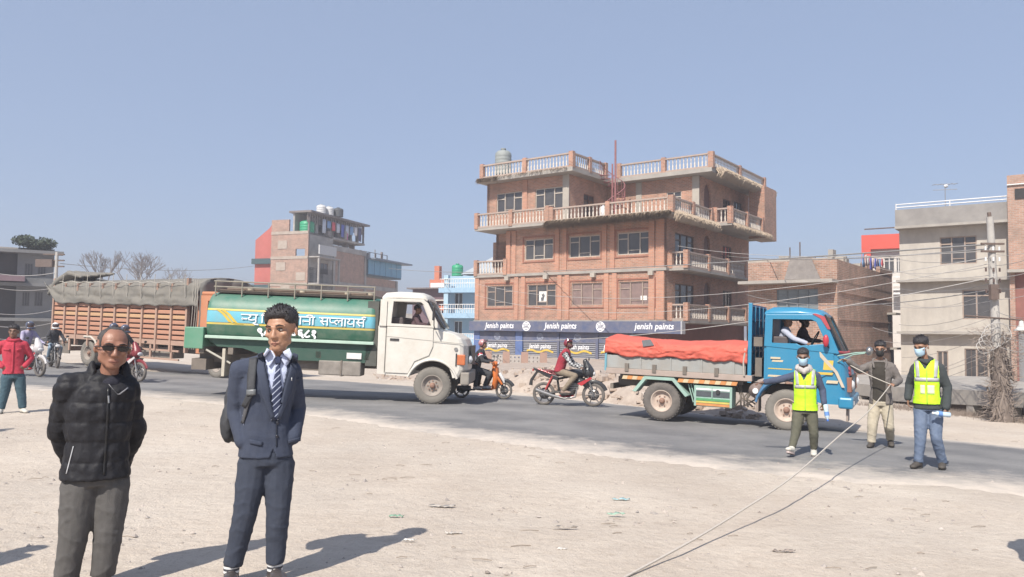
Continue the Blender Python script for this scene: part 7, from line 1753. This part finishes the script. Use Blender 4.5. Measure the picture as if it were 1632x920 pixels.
def vest_man_left():
    M, p = root_at(1281, 727); s = F/p.y
    J = jset(M, pel=(1283, 652), wst=(1283, 635), chs=(1283, 612), nek=(1281, 588), hed=(1280, 569, .05), shL=(1267, 599), elL=(1243, 605, .05), wrL=(1220, 609, .12), shR=(1301, 599), elR=(1311, 622, -.05), wrR=(1313, 642, .05),
             hipL=(1273, 657), knL=(1268, 690, .12), anL=(1262, 712, .25), toL=(1256, 715, .42), hipR=(1293, 657), knR=(1297, 690, .04), anR=(1297, 716, -.05), toR=(1297, 724, .12))
    J['anL'].z = .13; J['toL'].z = .13; J['toR'].z = .035; J['anR'].z = .09
    t, H, tp, tr, bv, un = person('man in lime hi-vis vest and pale scarf, one arm stretched to the truck', M, J, dict(vx=.0098, skin=SKIN3, hs=1.03, hrot=(R(14), 0, R(-4)), lips=False, hair=short_hair(.018, .002, .5), trousers=cloth('olive_trousers', (.085, .085, .062), (.115, .11, .08)), lr=(.092, .068, .052), cuff=.04, top=cloth('navy_blue_sweat', (.05, .065, .11), (.065, .08, .13)), tk=.014, hem=.03, sr=(.060, .052, .044), shoes=mat('white_shoe', (.6, .58, .52)), sole=mat('pale_sole', (.55, .45, .42)),
        handL=(Vector((-1, -.2, -.15)), Vector((0, 0, -1)), .25), handR=(Vector((.05, -.2, -1)), Vector((-.6, -.5, 0)), 1.0)))
    vest(t, J, bv, tp, J['pel'].z-.02, J['chs'].z+.06); mask(t, H, 1.03, BLUEM)
    sc_ = MB(); n_ = J['nek']
    for k in range(10): a = 2*math.pi*k/10; b = 2*math.pi*(k+1)/10; sc_.cap(n_+Vector((math.cos(a)*.085, math.sin(a)*.08-.02, .01+.035*math.sin(a))), n_+Vector((math.cos(b)*.085, math.sin(b)*.08-.02, .01+.035*math.sin(b))), .045, .045, 8)
    sc_.cap(n_+Vector((-.05, -.13, .0)), n_+Vector((0, -.14, -.05)), .04, .03); sc_.cap(n_+Vector((.05, -.13, .0)), n_+Vector((0, -.14, -.05)), .04, .03)
    put('scarf', remesh(sc_, .012, 2, wr(.012, 1.5)), cloth('pale_scarf', (.50, .46, .43), (.36, .34, .33)), t)
    w = J['wrR']; bottle('clear water bottle hanging from the hand of the scarfed man in the hi-vis vest', M, w+Vector((.02, -.05, -.02)), w+Vector((.05, -.10, -.26)), mat('blue_cap', (.05, .15, .5)))
vest_man_left()
def khaki_man():
    M, p = root_at(1404, 714); s = F/p.y
    J = jset(M, pel=(1404, 640), wst=(1404, 620), chs=(1403, 597), nek=(1402, 575), hed=(1403, 557, .04), shL=(1385, 584), elL=(1369, 590, .10), wrL=(1352, 576, .22), shR=(1421, 585), elR=(1433, 606, -.02), wrR=(1426, 612, .22),
             hipL=(1394, 648), knL=(1390, 680, .12), anL=(1389, 704, .12), toL=(1385, 712, .30), hipR=(1413, 648), knR=(1417, 680, .05), anR=(1419, 702, -.22), toR=(1421, 710, -.08))
    J['toL'].z = .035; J['anL'].z = .09; J['anR'].z = .12; J['toR'].z = .04
    def cut(c): return c.y < 0 and abs(c.x-J['chs'].x+.025) < .10 and c.z < J['nek'].z-.02
    GJ = cloth('grey_brown_jacket', (.13, .115, .105), (.17, .15, .14))
    t, H, tp, tr, bv, un = person('man in a grey jacket, black mask and cream trousers holding the white rope', M, J, dict(vx=.010, skin=SKIN, hs=1.05, hrot=(R(6), 0, R(-6)), lips=False, hair=short_hair(.026, .003, .55), spikes=.6, trousers=cloth('cream_trousers', (.46, .41, .32), (.38, .33, .25)), lr=(.100, .080, .066), cuff=-.02, twr=.010, top=GJ, tk=.022, hem=.04, sr=(.070, .062, .052), cut=cut, under=cloth('dark_olive_shirt', (.035, .03, .024), (.05, .043, .035)), uk=.008, pwr=.012, shoes=mat('dark_shoe', (.05, .042, .036), (.08, .07, .06)),
        handL=(Vector((-.9, -.3, .35)), Vector((0, -.3, -1)), .35), handR=(Vector((-.8, -.5, -.1)), Vector((0, .2, -1)), 1.15)))
    mask(t, H, 1.05, mat('black_mask', (.03, .028, .028))); c = J['nek']
    for q in (-1, 1): MB().tube([c+Vector((q*.03, .07, .04)), c+Vector((q*.10, .03, .01)), c+Vector((q*.10, -.06, -.04)), c+Vector((q*.085, -.11, -.12))], [.02, .028, .028, .018], 8, flat=.6).build('collar', GJ, t)
    fl = MB()
    drape('hood_cord', [(.07, c.z-.06), (.075, c.z-.2)], [(.078, c.z-.06), (.083, c.z-.2)], bv, mat('cord', (.3, .28, .26)), t, .008, 6, 1, .006)
    return M, J
KM, KJ = khaki_man()
def vest_man_right():
    M, p = root_at(1480, 748); s = F/p.y
    J = jset(M, pel=(1479, 646), wst=(1478, 622), chs=(1477, 600), nek=(1474, 573), hed=(1468, 553, .05), shL=(1459, 588), elL=(1450, 612, -.10), wrL=(1447, 634, -.02), shR=(1497, 587), elR=(1510, 618, -.03), wrR=(1508, 650, .10),
             hipL=(1468, 652), knL=(1467, 698, .05), anL=(1464, 738, .04), toL=(1456, 746, .18), hipR=(1491, 652), knR=(1492, 698, .05), anR=(1502, 735, -.10), toR=(1501, 744, .06))
    J['toL'].z = .035; J['anL'].z = .09; J['anR'].z = .09; J['toR'].z = .035
    t, H, tp, tr, bv, un = person('man in a lime hi-vis vest and jeans, rightmost of the three people on the road', M, J, dict(vx=.0095, skin=SKIN, hs=1.06, hrot=(R(14), 0, R(-26)), lips=False, hair=short_hair(.030, .004, .5), spikes=.7, trousers=cloth('slate_jeans', (.10, .14, .22), (.15, .19, .27)), lr=(.096, .074, .058), cuff=-.02, twr=.008, top=cloth('dark_green_jacket', (.035, .043, .045), (.05, .058, .06)), tk=.018, hem=.05, sr=(.070, .062, .050), shoes=mat('dark_shoe', (.05, .042, .036)),
        handR=(Vector((-.1, -.25, -1)), Vector((-.5, .3, 0)), .95), handL=(Vector((0, 0, -1)), Vector((1, 0, 0)), .5)))
    v, vb = vest(t, J, bv, tp, J['pel'].z+.02, J['chs'].z+.10); mask(t, H, 1.06, BLUEM)
    c = J['nek']
    MB().tube([c+Vector((-.07, -.06, .0)), c+Vector((0, .06, .05)), c+Vector((.08, -.05, .01)), c+Vector((.02, -.11, -.04)), c+Vector((-.07, -.06, .0))], .03, 8).build('collar', cloth('dark_green_jacket', (.035, .043, .045)), t)
    x = J['wst'].x; z = J['wst'].z
    for a, b in ((-.085, -.03), (-.0, .085)): drape('printed_patch', [(x+a, z+.075), (x+a, z-.045)], [(x+b, z+.075), (x+b, z-.045)], vb, mat('pale_lime_print', (.80, .9, .55), (.76, .88, .4)), v, .004, 4, 4, .002)
    w = J['wrR']; bottle('blue-tinted water bottle held level by the rightmost man in the hi-vis vest', M, w+Vector((.05, -.06, -.09)), w+Vector((-.17, -.12, -.07)), mat('white_rail', (.7, .7, .7)))
vest_man_right()
# ---------------- riders
def bj(fx, fy, z): return Vector((fy, -fx, z))
def rider(bike, label, o, pel=(-.25, .93), lean=.16, hands=(.42, .31, 1.0), feet=(-.12, .2, .36), knee=(.16, .19, .78), head=None, sc=1.0):
    M = bike.matrix_basis @ Matrix.Rotation(R(90), 4, 'Z') if False else Matrix.Translation(bike.location) @ Matrix.Rotation(bike.rotation_euler.z+R(90), 4, 'Z'); px_, pz = pel
    J = dict(pel=bj(px_, 0, pz), wst=bj(px_+lean*.35, 0, pz+.18), chs=bj(px_+lean*.8, 0, pz+.36), nek=bj(px_+lean*1.2, 0, pz+.54), hed=bj(px_+lean*1.2+.05, 0, pz+.69))
    for s_, q in (('R', 1), ('L', -1)):   # bike left (+y) is the figure's +x side
        sh = bj(px_+lean, q*.17, pz+.47); wrr = bj(hands[0]-.09, q*hands[1]*.97, hands[2]+.03); el = sh.lerp(wrr, .5)+Vector((q*.06, .03, -.10))
        J['sh'+s_] = sh; J['el'+s_] = el; J['wr'+s_] = wrr; J['hip'+s_] = bj(px_, q*.09, pz-.03); J['kn'+s_] = bj(knee[0], q*knee[1], knee[2]); J['an'+s_] = bj(feet[0], q*feet[1], feet[2]+.05); J['to'+s_] = bj(feet[0]+.17, q*feet[1], feet[2]+.0)
        o.setdefault('hand'+s_, (Vector((q*.1, -1, -.15)), Vector((0, 0, -1)), .9))
    return person(label, M, J, o)+(J,)
def helmet(t, H, s, m, visor=True, face_open=True):
    T = H @ Matrix.Scale(s, 4); h = MB(T); vs = []; 
    for i in range(25):
        az = -math.pi+2*math.pi*i/24
        for j in range(10):
            lo = -.75 if abs(az) > 1.1 else .38
            el = lo+(math.pi/2-lo)*j/9; d = Vector((math.sin(az)*math.cos(el), -math.cos(az)*math.cos(el), math.sin(el))); vs.append(Vector((0, .012, .03))+Vector((d.x*.118, d.y*.134, d.z*.122)))
    o = h.add(vs, [(i*10+j, (i+1)*10+j, (i+1)*10+j+1, i*10+j+1) for i in range(24) for j in range(9)], True).build('helmet', m, t); sd = o.modifiers.new('s', 'SOLIDIFY'); sd.thickness = .012
    if visor:
        vs = []
        for i in range(13):
            az = -1.15+2.3*i/12
            for j in range(4): el = .5-.75*j/3; vs.append(Vector((math.sin(az)*.128*math.cos(el), .005-math.cos(az)*.142*math.cos(el), .03+.122*math.sin(el))))
        MB(T).add(vs, [(i*4+j, (i+1)*4+j, (i+1)*4+j+1, i*4+j+1) for i in range(12) for j in range(3)], True).build('visor', mat('smoke_visor', (.06, .05, .06), rough=.15), t, fix=False) if not face_open else MB(T).add([v+Vector((0, .0, .055)) for v in vs], [(i*4+j, (i+1)*4+j, (i+1)*4+j+1, i*4+j+1) for i in range(12) for j in range(1)], True).build('visor', mat('smoke_visor', (.06, .05, .06), rough=.15), t, fix=False)
    if not face_open: MB(T).tube([(-.105, -.02, -.06), (-.08, -.10, -.075), (0, -.135, -.08), (.08, -.10, -.075), (.105, -.02, -.06)], .03, 8).build('chin_bar', m, t)
    return o
def checker(name, c1, c2, sc):
    m = mat(name, c1); N = m.node_tree.nodes; L = m.node_tree.links; tc = N.new('ShaderNodeTexCoord'); ck = N.new('ShaderNodeTexChecker'); ck.inputs['Scale'].default_value = sc; ck.inputs[1].default_value = (*c1, 1); ck.inputs[2].default_value = (*c2, 1); L.new(tc.outputs['Object'], ck.inputs[0]); L.new(ck.outputs[0], N['Principled BSDF'].inputs['Base Color']); return m
CK = checker('black_white_check', (.05, .05, .055), (.42, .42, .42), 20)
RC = rider(MOTO, 'rider in a dark red vest over a checked shirt on the black and red motorcycle', dict(vx=.013, skin=SKIN3, top=CK, top_name='checked_shirt', tk=.012, bulk=1.12, hem=.02, trousers=cloth('tan_trousers', (.26, .21, .155), (.20, .16, .12)), lr=(.10, .078, .06), shoes=mat('tan_shoe', (.30, .22, .18)), hrot=(0, 0, R(-38)), eyes=False), knee=(.20, .2, .80))
def waistcoat(r, m, nm='waistcoat'):
    t, H, tp, tr, bv, un, J = r; me = tp.data.copy(); bm = bmesh.new(); bm.from_mesh(me); bm.normal_update()
    def off(co):
        for s_ in 'LR':
            a, e = J['sh'+s_], J['el'+s_]; d = e-a; u = (co-a).dot(d)/d.length_squared
            if u > .05 and (co-(a+d*min(1, u))).length < .09: return True
            d = J['wr'+s_]-e; u = (co-e).dot(d)/d.length_squared
            if u > 0 and (co-(e+d*min(1, u))).length < .09: return True
        return False
    bmesh.ops.delete(bm, geom=[f for f in bm.faces if off(f.calc_center_median())], context='FACES')
    for v in bm.verts: v.co += v.normal*.015
    bm.to_mesh(me); bm.free(); put(nm, me, m, t)
waistcoat(RC, cloth('crimson_vest', (.34, .035, .055), (.28, .03, .045)))
helmet(RC[0], RC[1], 1.0, mat('maroon_helmet', (.22, .03, .05), (.18, .03, .04), 5, .3, coat=.4))
MB(RC[1]).tube([(-.07, -.05, -.03), (-.045, -.085, -.05), (0, -.10, -.055), (.045, -.085, -.05), (.07, -.05, -.03)], .034, 8).build('face_cloth', cloth('dark_face_cloth', (.10, .04, .05)), RC[0])
SR = rider(SCOOT, 'rider in a black jacket with red and white shoulder patches driving the orange scooter', dict(vx=.013, skin=SKIN, top=cloth('black_riding_jacket', (.03, .03, .036), (.045, .045, .05)), tk=.018, bulk=1.12, trousers=cloth('dark_slate_trousers', (.045, .045, .05), (.06, .06, .065)), lr=(.10, .078, .062), shoes=mat('grey_blue_shoe', (.40, .45, .50)), hrot=(R(6), 0, R(-10)), eyes=False), pel=(-.22, .86), lean=.14, hands=(.32, .31, 1.03), feet=(.08, .12, .32), knee=(.22, .14, .70))
helmet(SR[0], SR[1], 1.0, mat('silver_red_helmet', (.55, .40, .40), (.35, .08, .09), 14, .3, coat=.4))
J = SR[-1]
for s_ in 'LR':
    a, e = J['sh'+s_], J['el'+s_]; MB().cyl(a.lerp(e, .25), a.lerp(e, .42), .078, n=14).build('sleeve_band', mat('bike_red', (.45, .03, .04)), SR[0]); MB().cyl(a.lerp(e, .42), a.lerp(e, .50), .077, n=14).build('sleeve_band', mat('white_rail', (.7, .7, .7)), SR[0])
PR = rider(SCOOT, 'pillion passenger with a red headscarf sitting behind the scooter rider', dict(vx=.014, skin=SKIN, top=cloth('pink_grey_top', (.40, .30, .31), (.30, .2, .22)), trousers=cloth('black_skirt', (.03, .03, .035)), shoes=mat('pale_sandal', (.5, .46, .42)), hrot=(0, 0, R(-30)), eyes=False, hair=short_hair(.02, .015, .4)), pel=(-.58, .90), lean=.05, hands=(-.12, .18, .98), feet=(-.18, .2, .30), knee=(-.12, .22, .74))
hs_ = MB(PR[1]); hs_.ell((0, .02, .02), (.10, .12, .11), 14); hs_.cap((0, .05, -.03), (0, .08, -.13), .085, .075)
def ccut(me_, H):
    bm = bmesh.new(); bm.from_mesh(me_); Hi = H.inverted(); bmesh.ops.delete(bm, geom=[f for f in bm.faces if (lambda c: c.y < -.045 and abs(c.x) < .06 and -.12 < c.z < .06)(Hi @ f.calc_center_median())], context='FACES'); bm.to_mesh(me_); bm.free(); return me_
put('headscarf', ccut(remesh(hs_, .014, 2, wr(.006)), PR[1]), cloth('red_headscarf', (.55, .04, .06), (.45, .03, .05)), PR[0])
DKC = cloth('black_riding_jacket', (.03, .03, .036)); DT = cloth('dark_slate_trousers', (.045, .045, .05)); BS = mat('dark_shoe', (.05, .042, .036)); HB_ = mat('blue_black_helmet', (.05, .06, .10), (.08, .09, .14), 5, .3, coat=.4)
r = rider(MOTO2, 'rider in a dark jacket steering the red and white motorcycle behind the older man', dict(vx=.015, skin=SKIN, top=DKC, trousers=DT, shoes=BS, eyes=False)); helmet(r[0], r[1], 1.0, HB_, face_open=False)
r = rider(MOTO2, 'passenger in a dark helmet seated behind the rider of that red and white motorcycle', dict(vx=.015, skin=SKIN, top=cloth('charcoal_top', (.06, .06, .065)), trousers=DT, shoes=BS, eyes=False), pel=(-.62, .98), lean=.05, hands=(-.15, .18, 1.1), feet=(-.4, .2, .42), knee=(-.2, .22, .82)); helmet(r[0], r[1], 1.0, HB_, face_open=False)
r = rider(MOTO3, 'rider in a purple and white jacket on the motorcycle behind the man in red', dict(vx=.015, skin=SKIN, top=cloth('violet_top', (.20, .17, .34), (.4, .38, .46), sc=5), trousers=DT, shoes=BS, eyes=False)); helmet(r[0], r[1], 1.0, HB_, face_open=False)
r = rider(MOTO4, 'rider with a white helmet and light blue jeans far back beside the orange lorry', dict(vx=.015, skin=SKIN, top=DKC, trousers=cloth('light_jeans', (.22, .30, .38)), shoes=BS, eyes=False)); helmet(r[0], r[1], 1.0, mat('white_rail', (.7, .7, .7)), face_open=False)
# ---------------- drivers
def driver(truck, x, y, z, label, top, o2=None, rz=0, arm=None):
    M = truck.matrix_basis @ Matrix.Translation((x, y, z)) @ Matrix.Rotation(R(90)+rz, 4, 'Z')
    J = dict(pel=bj(0, 0, 0), wst=bj(.02, 0, .18), chs=bj(.03, 0, .36), nek=bj(.04, 0, .53), hed=bj(.07, 0, .67))
    for s_, q in (('R', 1), ('L', -1)):
        J['sh'+s_] = bj(.03, q*.18, .46); J['el'+s_] = bj(.15, q*.24, .27); J['wr'+s_] = bj(.38, q*.16, .26); J['hip'+s_] = bj(0, q*.09, -.02); J['kn'+s_] = bj(.40, q*.12, -.02); J['an'+s_] = bj(.48, q*.12, -.40); J['to'+s_] = bj(.62, q*.12, -.44)
    if arm: J.update(arm)
    o = dict(vx=.015, skin=SKIN, top=top, trousers=DT, shoes=BS, eyes=False, hair=short_hair(.02, .01, .4), handL=(None, Vector((0, 0, -1)), .7), handR=(None, Vector((0, 0, -1)), .7)); o.update(o2 or {})
    return person(label, M, J, o)
driver(TANKER, -.62, .55, 1.86, 'driver in dark clothes at the wheel of the white-cabbed tanker', cloth('maroon_dark', (.10, .06, .07)))
driver(TIPPER, -.12, .38, 1.64, 'grey-haired man in a pale blue shirt leaning his arm from the blue truck window', cloth('pale_blue_grey_shirt', (.42, .44, .52), (.36, .38, .46)), dict(hair=short_hair(.012, .008, .6), hair_m=mat('grey_black_hair', (.1, .095, .095))), arm=dict(elL=bj(.25, -.30, .30), wrL=bj(.5, -.36, .22)))
driver(TIPPER, .12, 1.35, 1.64, 'dark-haired man in dark clothes on the far seat of the blue truck', cloth('maroon_dark', (.10, .06, .07)), dict(skin=SKIN3))
# ---------------- people beyond the left edge whose shadows reach the dirt
M_, p_ = root_at(-88, 700)
J_ = dict(pel=(0, 0, .95), wst=(0, 0, 1.12), chs=(0, 0, 1.28), nek=(0, 0, 1.47), hed=(0, -.03, 1.61), shL=(-.18, 0, 1.4), elL=(-.24, .02, 1.15), wrL=(-.22, -.08, .92), shR=(.18, 0, 1.4), elR=(.24, .02, 1.15), wrR=(.22, -.08, .92), hipL=(-.09, 0, .9), knL=(-.1, -.02, .5), anL=(-.11, 0, .09), toL=(-.12, -.15, .035), hipR=(.09, 0, .9), knR=(.1, -.02, .5), anR=(.11, 0, .09), toR=(.12, -.15, .035))
J_ = {k: Vector(v) for k, v in J_.items()}
M_ = Matrix.Translation((-4.0, 4.1, gz(-4, 4.1))); person('bystander in dark clothes just outside the left edge beside the older man', M_, J_, dict(vx=.015, top=DKC, trousers=DT, shoes=BS, hair=short_hair()))
person('bystander in grey just outside the left edge near the man in red', Matrix.Translation((-8.4, 10.7, gz(-8.4, 10.7))), J_, dict(vx=.016, top=cloth('charcoal_top', (.06, .06, .065)), trousers=DT, shoes=BS, hair=short_hair()))
person('bystander in dark clothes just outside the right edge of the dirt', Matrix.Translation((3.55, 5.1, gz(3.55, 5.1))) @ Matrix.Rotation(R(90), 4, 'Z'), J_, dict(vx=.016, top=DKC, trousers=DT, shoes=BS, hair=short_hair()))
# ---------------- the rope
def GH(px, py, h):
    d = ray(px, py); t_ = 5.0
    for _ in range(80):
        q = Vector((0, 0, CAMZ))+d*t_; t_ += .5*(q.z-gz(q.x, q.y)-h)/max(.02, -d.z)
    return Vector((0, 0, CAMZ))+d*t_
hR = KM @ (KJ['wrR']+Vector((-.06, -.06, -.01))); hL = KM @ (KJ['wrL']+Vector((-.0, -.0, -.05)))
RPM = mat('white_rope', (.56, .51, .45), (.44, .40, .35), 40, .9, bump=.3, bsc=200)
ctl = [hR]+[GH(*q) for q in ((1385, 655, .72), (1340, 693, .52), (1263, 760, .30), (1180, 815, .17), (1099, 864, .09), (996, 920, .03), (880, 985, .02))]
pts = []
for i in range(len(ctl)-1):
    p0, p1, p2, p3 = ctl[max(0, i-1)], ctl[i], ctl[i+1], ctl[min(len(ctl)-1, i+2)]
    for k in range(8):
        u = k/8; pts.append(.5*((2*p1)+(p2-p0)*u+(2*p0-5*p1+4*p2-p3)*u*u+(3*p1-p0-3*p2+p3)*u**3))
pts.append(ctl[-1])
rope = MB().tube([hL, hL.lerp(hR, .5)+Vector((0, 0, -.02)), hR]+pts[1:], .0085, 6).build('rope', RPM); tag(rope, 'long white rope stretched from the grey-jacketed man across the road towards the camera', 'rope')
# ================================================================== POLE, VINE, WIRES, HAZE
PP = at(1592, 668, 20.6); PP.z = gz(PP.x, PP.y)-.35
def pole():
    t = thing('utility_pole', 'concrete utility pole wrapped at its foot in dry vines, carrying many wires', 'pole', PP)
    H_ = at(1584, 346, 20.6).z-PP.z; m = mat('pole_concrete', (.46, .44, .41), (.34, .32, .30), 4, .9)
    MB().tube([(0, 0, 0), (-.03, 0, H_*.5), (-.12, 0, H_)], [.13, .11, .085], 8).build('pole', m, t)
    MI = MATS['rusty_iron']
    for z, w in ((H_-.75, .3), (H_-.95, .3)): MB().bb(-.12-w, -.12+w, -.12, -.06, z, z+.05).build('cross_arm', MI, t)
    MB().tube([(-.9, -.1, H_-2.62), (.62, -.1, H_-2.72)], .022, 6).build('lamp_arm', MI, t)
    for k in range(5):
        for dx in (-.2, .0, .16): MB().cyl((-.12+dx, -.11, H_-.9-k*.28), (-.12+dx, -.11, H_-.8-k*.28), .025, n=8).build('insulator', mat('white_rail', (.7, .7, .7)) if k < 2 else mat('dark_insulator', (.12, .08, .07)), t)
    MB().bb(-.26, -.05, -.22, -.1, H_-2.2, H_-1.8).build('junction_box', MI, t); MB().cyl((-.13, 0, H_), (-.14, 0, H_+.12), .05, n=8).build('pole_cap', MI, t)
    l = thing('street_lamp', 'small bell-shaped street lamp hanging from the arm of the utility pole', 'street lamp', PP+Vector((.58, -.1, H_-2.75)))
    MB().lathe([(.01, .02), (.05, .0), (.06, -.10), (.13, -.2), (.19, -.24), (.18, -.25), (.05, -.22), (.01, -.22)], n=16).build('lamp_shade', mat('lamp_white', (.6, .6, .58)), l)
    MB().ell((0, 0, -.24), (.05, .05, .05), 10).build('bulb', mat('bulb_glass', (.7, .7, .65), rough=.2), l)
    # dry vine round the foot: thick stems and a cloud of twigs
    v = thing('dry_vine', 'tangled leafless vine swallowing the lower half of the utility pole', 'vine', PP+Vector((.05, -.05, 0))); rnd = random.Random(9); st = MB(); tw = MB()
    HV_ = at(1590, 535, 20.6).z-PP.z
    for i in range(34):
        a0 = rnd.uniform(0, 6.3); pts = []; r0 = rnd.uniform(.13, .27)*(1.5 if i % 4 == 0 else 1)
        for k in range(9):
            u = k/8; a = a0+u*rnd.uniform(.5, 3); r = r0*(1-.5*u)+.10*math.sin(u*9+i); r = max(r, .14); pts.append((math.cos(a)*r, math.sin(a)*r*.8, u*HV_*rnd.uniform(.7, 1.05)))
        st.tube(pts, [.045*(1-.6*k/8) for k in range(9)], 5)
    for i in range(900):
        u = rnd.random()**.8; z = .2+u*HV_; a = rnd.uniform(0, 6.3); r = .16+rnd.random()*(.20 if u < .6 else .85*(u-.36)); p = Vector((math.cos(a)*r, math.sin(a)*r*.7, z)); d = Vector((math.cos(a)+rnd.uniform(-1, 1), math.sin(a)+rnd.uniform(-1, 1), rnd.uniform(-.8, 1))).normalized()
        L_ = rnd.uniform(.12, .42); w = d.orthogonal().normalized()*.007; q = p+d*L_*.5+Vector((rnd.uniform(-.05, .05), 0, rnd.uniform(-.05, .05))); e = p+d*L_; tw.add([p-w, p+w, q+w, q-w, e], [(0, 1, 2, 3), (3, 2, 4)])
    MB().tube([(0, 0, -.1), (.0, 0, .5), (-.02, 0, 1.3), (-.03, 0, 2.3)], [.36, .25, .19, .14], 12).build('woody_base', mat('vine_bark', (.22, .18, .155), (.13, .105, .09), 9, .95, bump=1.0, bsc=9, stretch=(1, 1, .3)), v)
    st.build('stem', mat('grey_vine', (.27, .22, .19), (.17, .14, .12), 7, .95), v, stuff=True); tw.build('twigs', mat('dry_twig_brown', (.29, .24, .20), (.19, .15, .13), 7, .95), v, fix=False, stuff=True)
    mb = MB()
    for i in range(500):
        a = rnd.uniform(0, 6.3); r = rnd.uniform(0, .45); p = Vector((math.cos(a)*r, math.sin(a)*r, .25*(1-r/.5))); d = Vector((rnd.uniform(-1, 1), rnd.uniform(-1, 1), rnd.uniform(0, 1)))*.16; w = Vector((.01, 0, 0)); mb.add([p-w, p+w, p+d], [(0, 1, 2)])
    mb.build('dry_grass', MATS['dry_twig_brown'], v, fix=False, stuff=True)
    return H_
PH = pole()
ptop = PP+Vector((-.12, -.11, PH-.8))
WM = mat('wire_grey', (.22, .215, .21), (.3, .29, .28), 3, .7); WL = mat('wire_pale', (.50, .48, .46), (.40, .38, .36), 3, .6)
def wire(a, b, sag, label, m=WM, r=.010, group='overhead wires of the street'):
    a = Vector(a); b = Vector(b); n = 28
    o = MB().tube([a.lerp(b, k/n)+Vector((0, 0, -sag*4*(k/n)*(1-k/n))) for k in range(n+1)], r, 4).build('wire', m); tag(o, label, 'wire', group)
P_ = lambda dx, dz: PP+Vector((-.12+dx, -.12, PH+dz))
far = at(1192, 388, 58)
wire(P_(-.2, -.75), at(620, 428, 95), .6, 'long thin wire sagging from the pole top across the sky to the left', r=.022)
wire(P_(.0, -.85), at(1100, 398, 60), .5, 'wire from the pole top to behind the right end of the big brick house', r=.018)
wire(P_(.1, -.9), at(1080, 392, 42.2), .35, 'pale wire crossing the top floor corner of the big brick house', WL, .010)
wire(P_(-.2, -1.1), at(757, 452, 49), 1.0, 'pale wire crossing the first floor of the big brick house, upper one', WL, .010)
wire(P_(-.1, -1.25), at(757, 470, 49), 1.2, 'pale wire crossing the first floor of the big brick house, lower one', WL, .010)
wire(P_(0, -1.6), at(757, 541, 40), .6, 'pale wire crossing in front of the shop shutters', WL, .012)
wire(P_(.1, -1.9), at(1190, 470, 40), .5, 'grey wire running from the pole past the low brick house roof', WM, .014)
rnd = random.Random(21)
for i in range(13):
    z = -1.1-i*.22; c = WL if i % 3 else WM
    y0 = 400+i*18
    wire(P_(rnd.uniform(-.1, .1), z), at(1440-rnd.uniform(0, 60), y0+rnd.uniform(-6, 10), 34), rnd.uniform(.1, .4), 'grey wire, %s down of the bundle left of the pole before the grey house' % ('first', 'second', 'third', 'fourth', 'fifth', 'sixth', 'seventh', 'eighth', 'ninth', 'tenth', 'eleventh', 'twelfth', 'thirteenth')[i], c, .0075)
for i in range(9):
    wire(P_(.05, -1.0-i*.3), at(1700, 360+i*24+rnd.uniform(-5, 5), 17), rnd.uniform(.05, .25), 'wire leaving the picture right of the pole, %s down' % ('first', 'second', 'third', 'fourth', 'fifth', 'sixth', 'seventh', 'eighth', 'ninth')[i], WM if i % 2 else WL, .007)
# coils of spare cable on the pole
for i in range(4):
    c = PP+Vector((-.45+.12*i, -.18, PH*.40+.12*i)); r = .2+.05*i
    tag(MB().tube([c+Vector((r*math.cos(a), .03*math.sin(3*a), r*math.sin(a)*.8)) for a in [k*math.pi/10 for k in range(21)]], .010, 5).build('cable_coil', WL), ('smallest', 'second smallest', 'second largest', 'largest')[i]+' coil of spare cable hung low on the pole', 'cable', 'cable coils on the pole')
# wires on the far left
lp = at(91, 402, 52)
def far_pole():
    z0 = gz(lp.x, 52)-.2; t = thing('utility_pole', 'thin far utility pole beside the grey corner house', 'pole', (lp.x, 52, z0)); H_ = lp.z-z0
    MB().tube([(0, 0, 0), (0, 0, H_)], [.14, .10], 8).build('pole', MATS['pole_concrete'], t); 
    for q in (.2, .6, 1.0): MB().bb(-.9, .5, -.06, .06, H_-q, H_-q+.09).build('cross_arm', MATS['rusty_iron'], t)
    MB().bb(-1.3, -.2, -.2, .2, H_-1.0, H_-.5).build('transformer', MATS['rusty_iron'], t)
far_pole()
for i, (y0, y1, Y) in enumerate(((433, 434, 50), (456, 458, 48), (498, 492, 44), (518, 512, 40), (538, 532, 34), (547, 538, 34))):
    wire(at(-20, y0, Y), at(92, y1, 52), .25, 'pale wire across the far left street, %s from the top' % ('first', 'second', 'third', 'fourth', 'fifth', 'sixth')[i], WL, .02)
wire(at(95, 420, 52), at(405, 424, 90), .5, 'faint wire across the sky above the orange lorry', WM, .02)
# dry weeds along the walkway foot
mb = MB(); rnd = random.Random(31)
for i in range(2600):
    px = rnd.uniform(1380, 1640); p = G(px, 0.0); p = at(px, 652+(px-1400)*.115, 26-(px-1400)*.024); d = Vector((rnd.uniform(-1, 1)*.08, rnd.uniform(-1, 1)*.08, rnd.uniform(.04, .22))); p = Vector((p.x+rnd.gauss(0, .3), p.y+rnd.gauss(0, .35), 0)); p.z = gz(p.x, p.y); w = Vector((.008, 0, 0)); mb.add([p-w, p+w, p+d], [(0, 1, 2)])
o = mb.build('dry_grass', MATS['dry_twig_brown'], fix=False); o['kind'] = 'stuff'
# thin winter haze
hm_ = bpy.data.materials.new('haze_air'); hm_.use_nodes = True; N = hm_.node_tree.nodes; N.remove(N['Principled BSDF']); pv = N.new('ShaderNodeVolumePrincipled')
pv.inputs['Color'].default_value = (.89, .88, .93, 1); pv.inputs['Density'].default_value = .0022; pv.inputs['Anisotropy'].default_value = .2
hm_.node_tree.links.new(pv.outputs[0], N['Material Output'].inputs['Volume'])
hb = MB().bb(-3000, 3000, -100, 4500, -6, 30).build('haze', hm_); hb['kind'] = 'stuff'
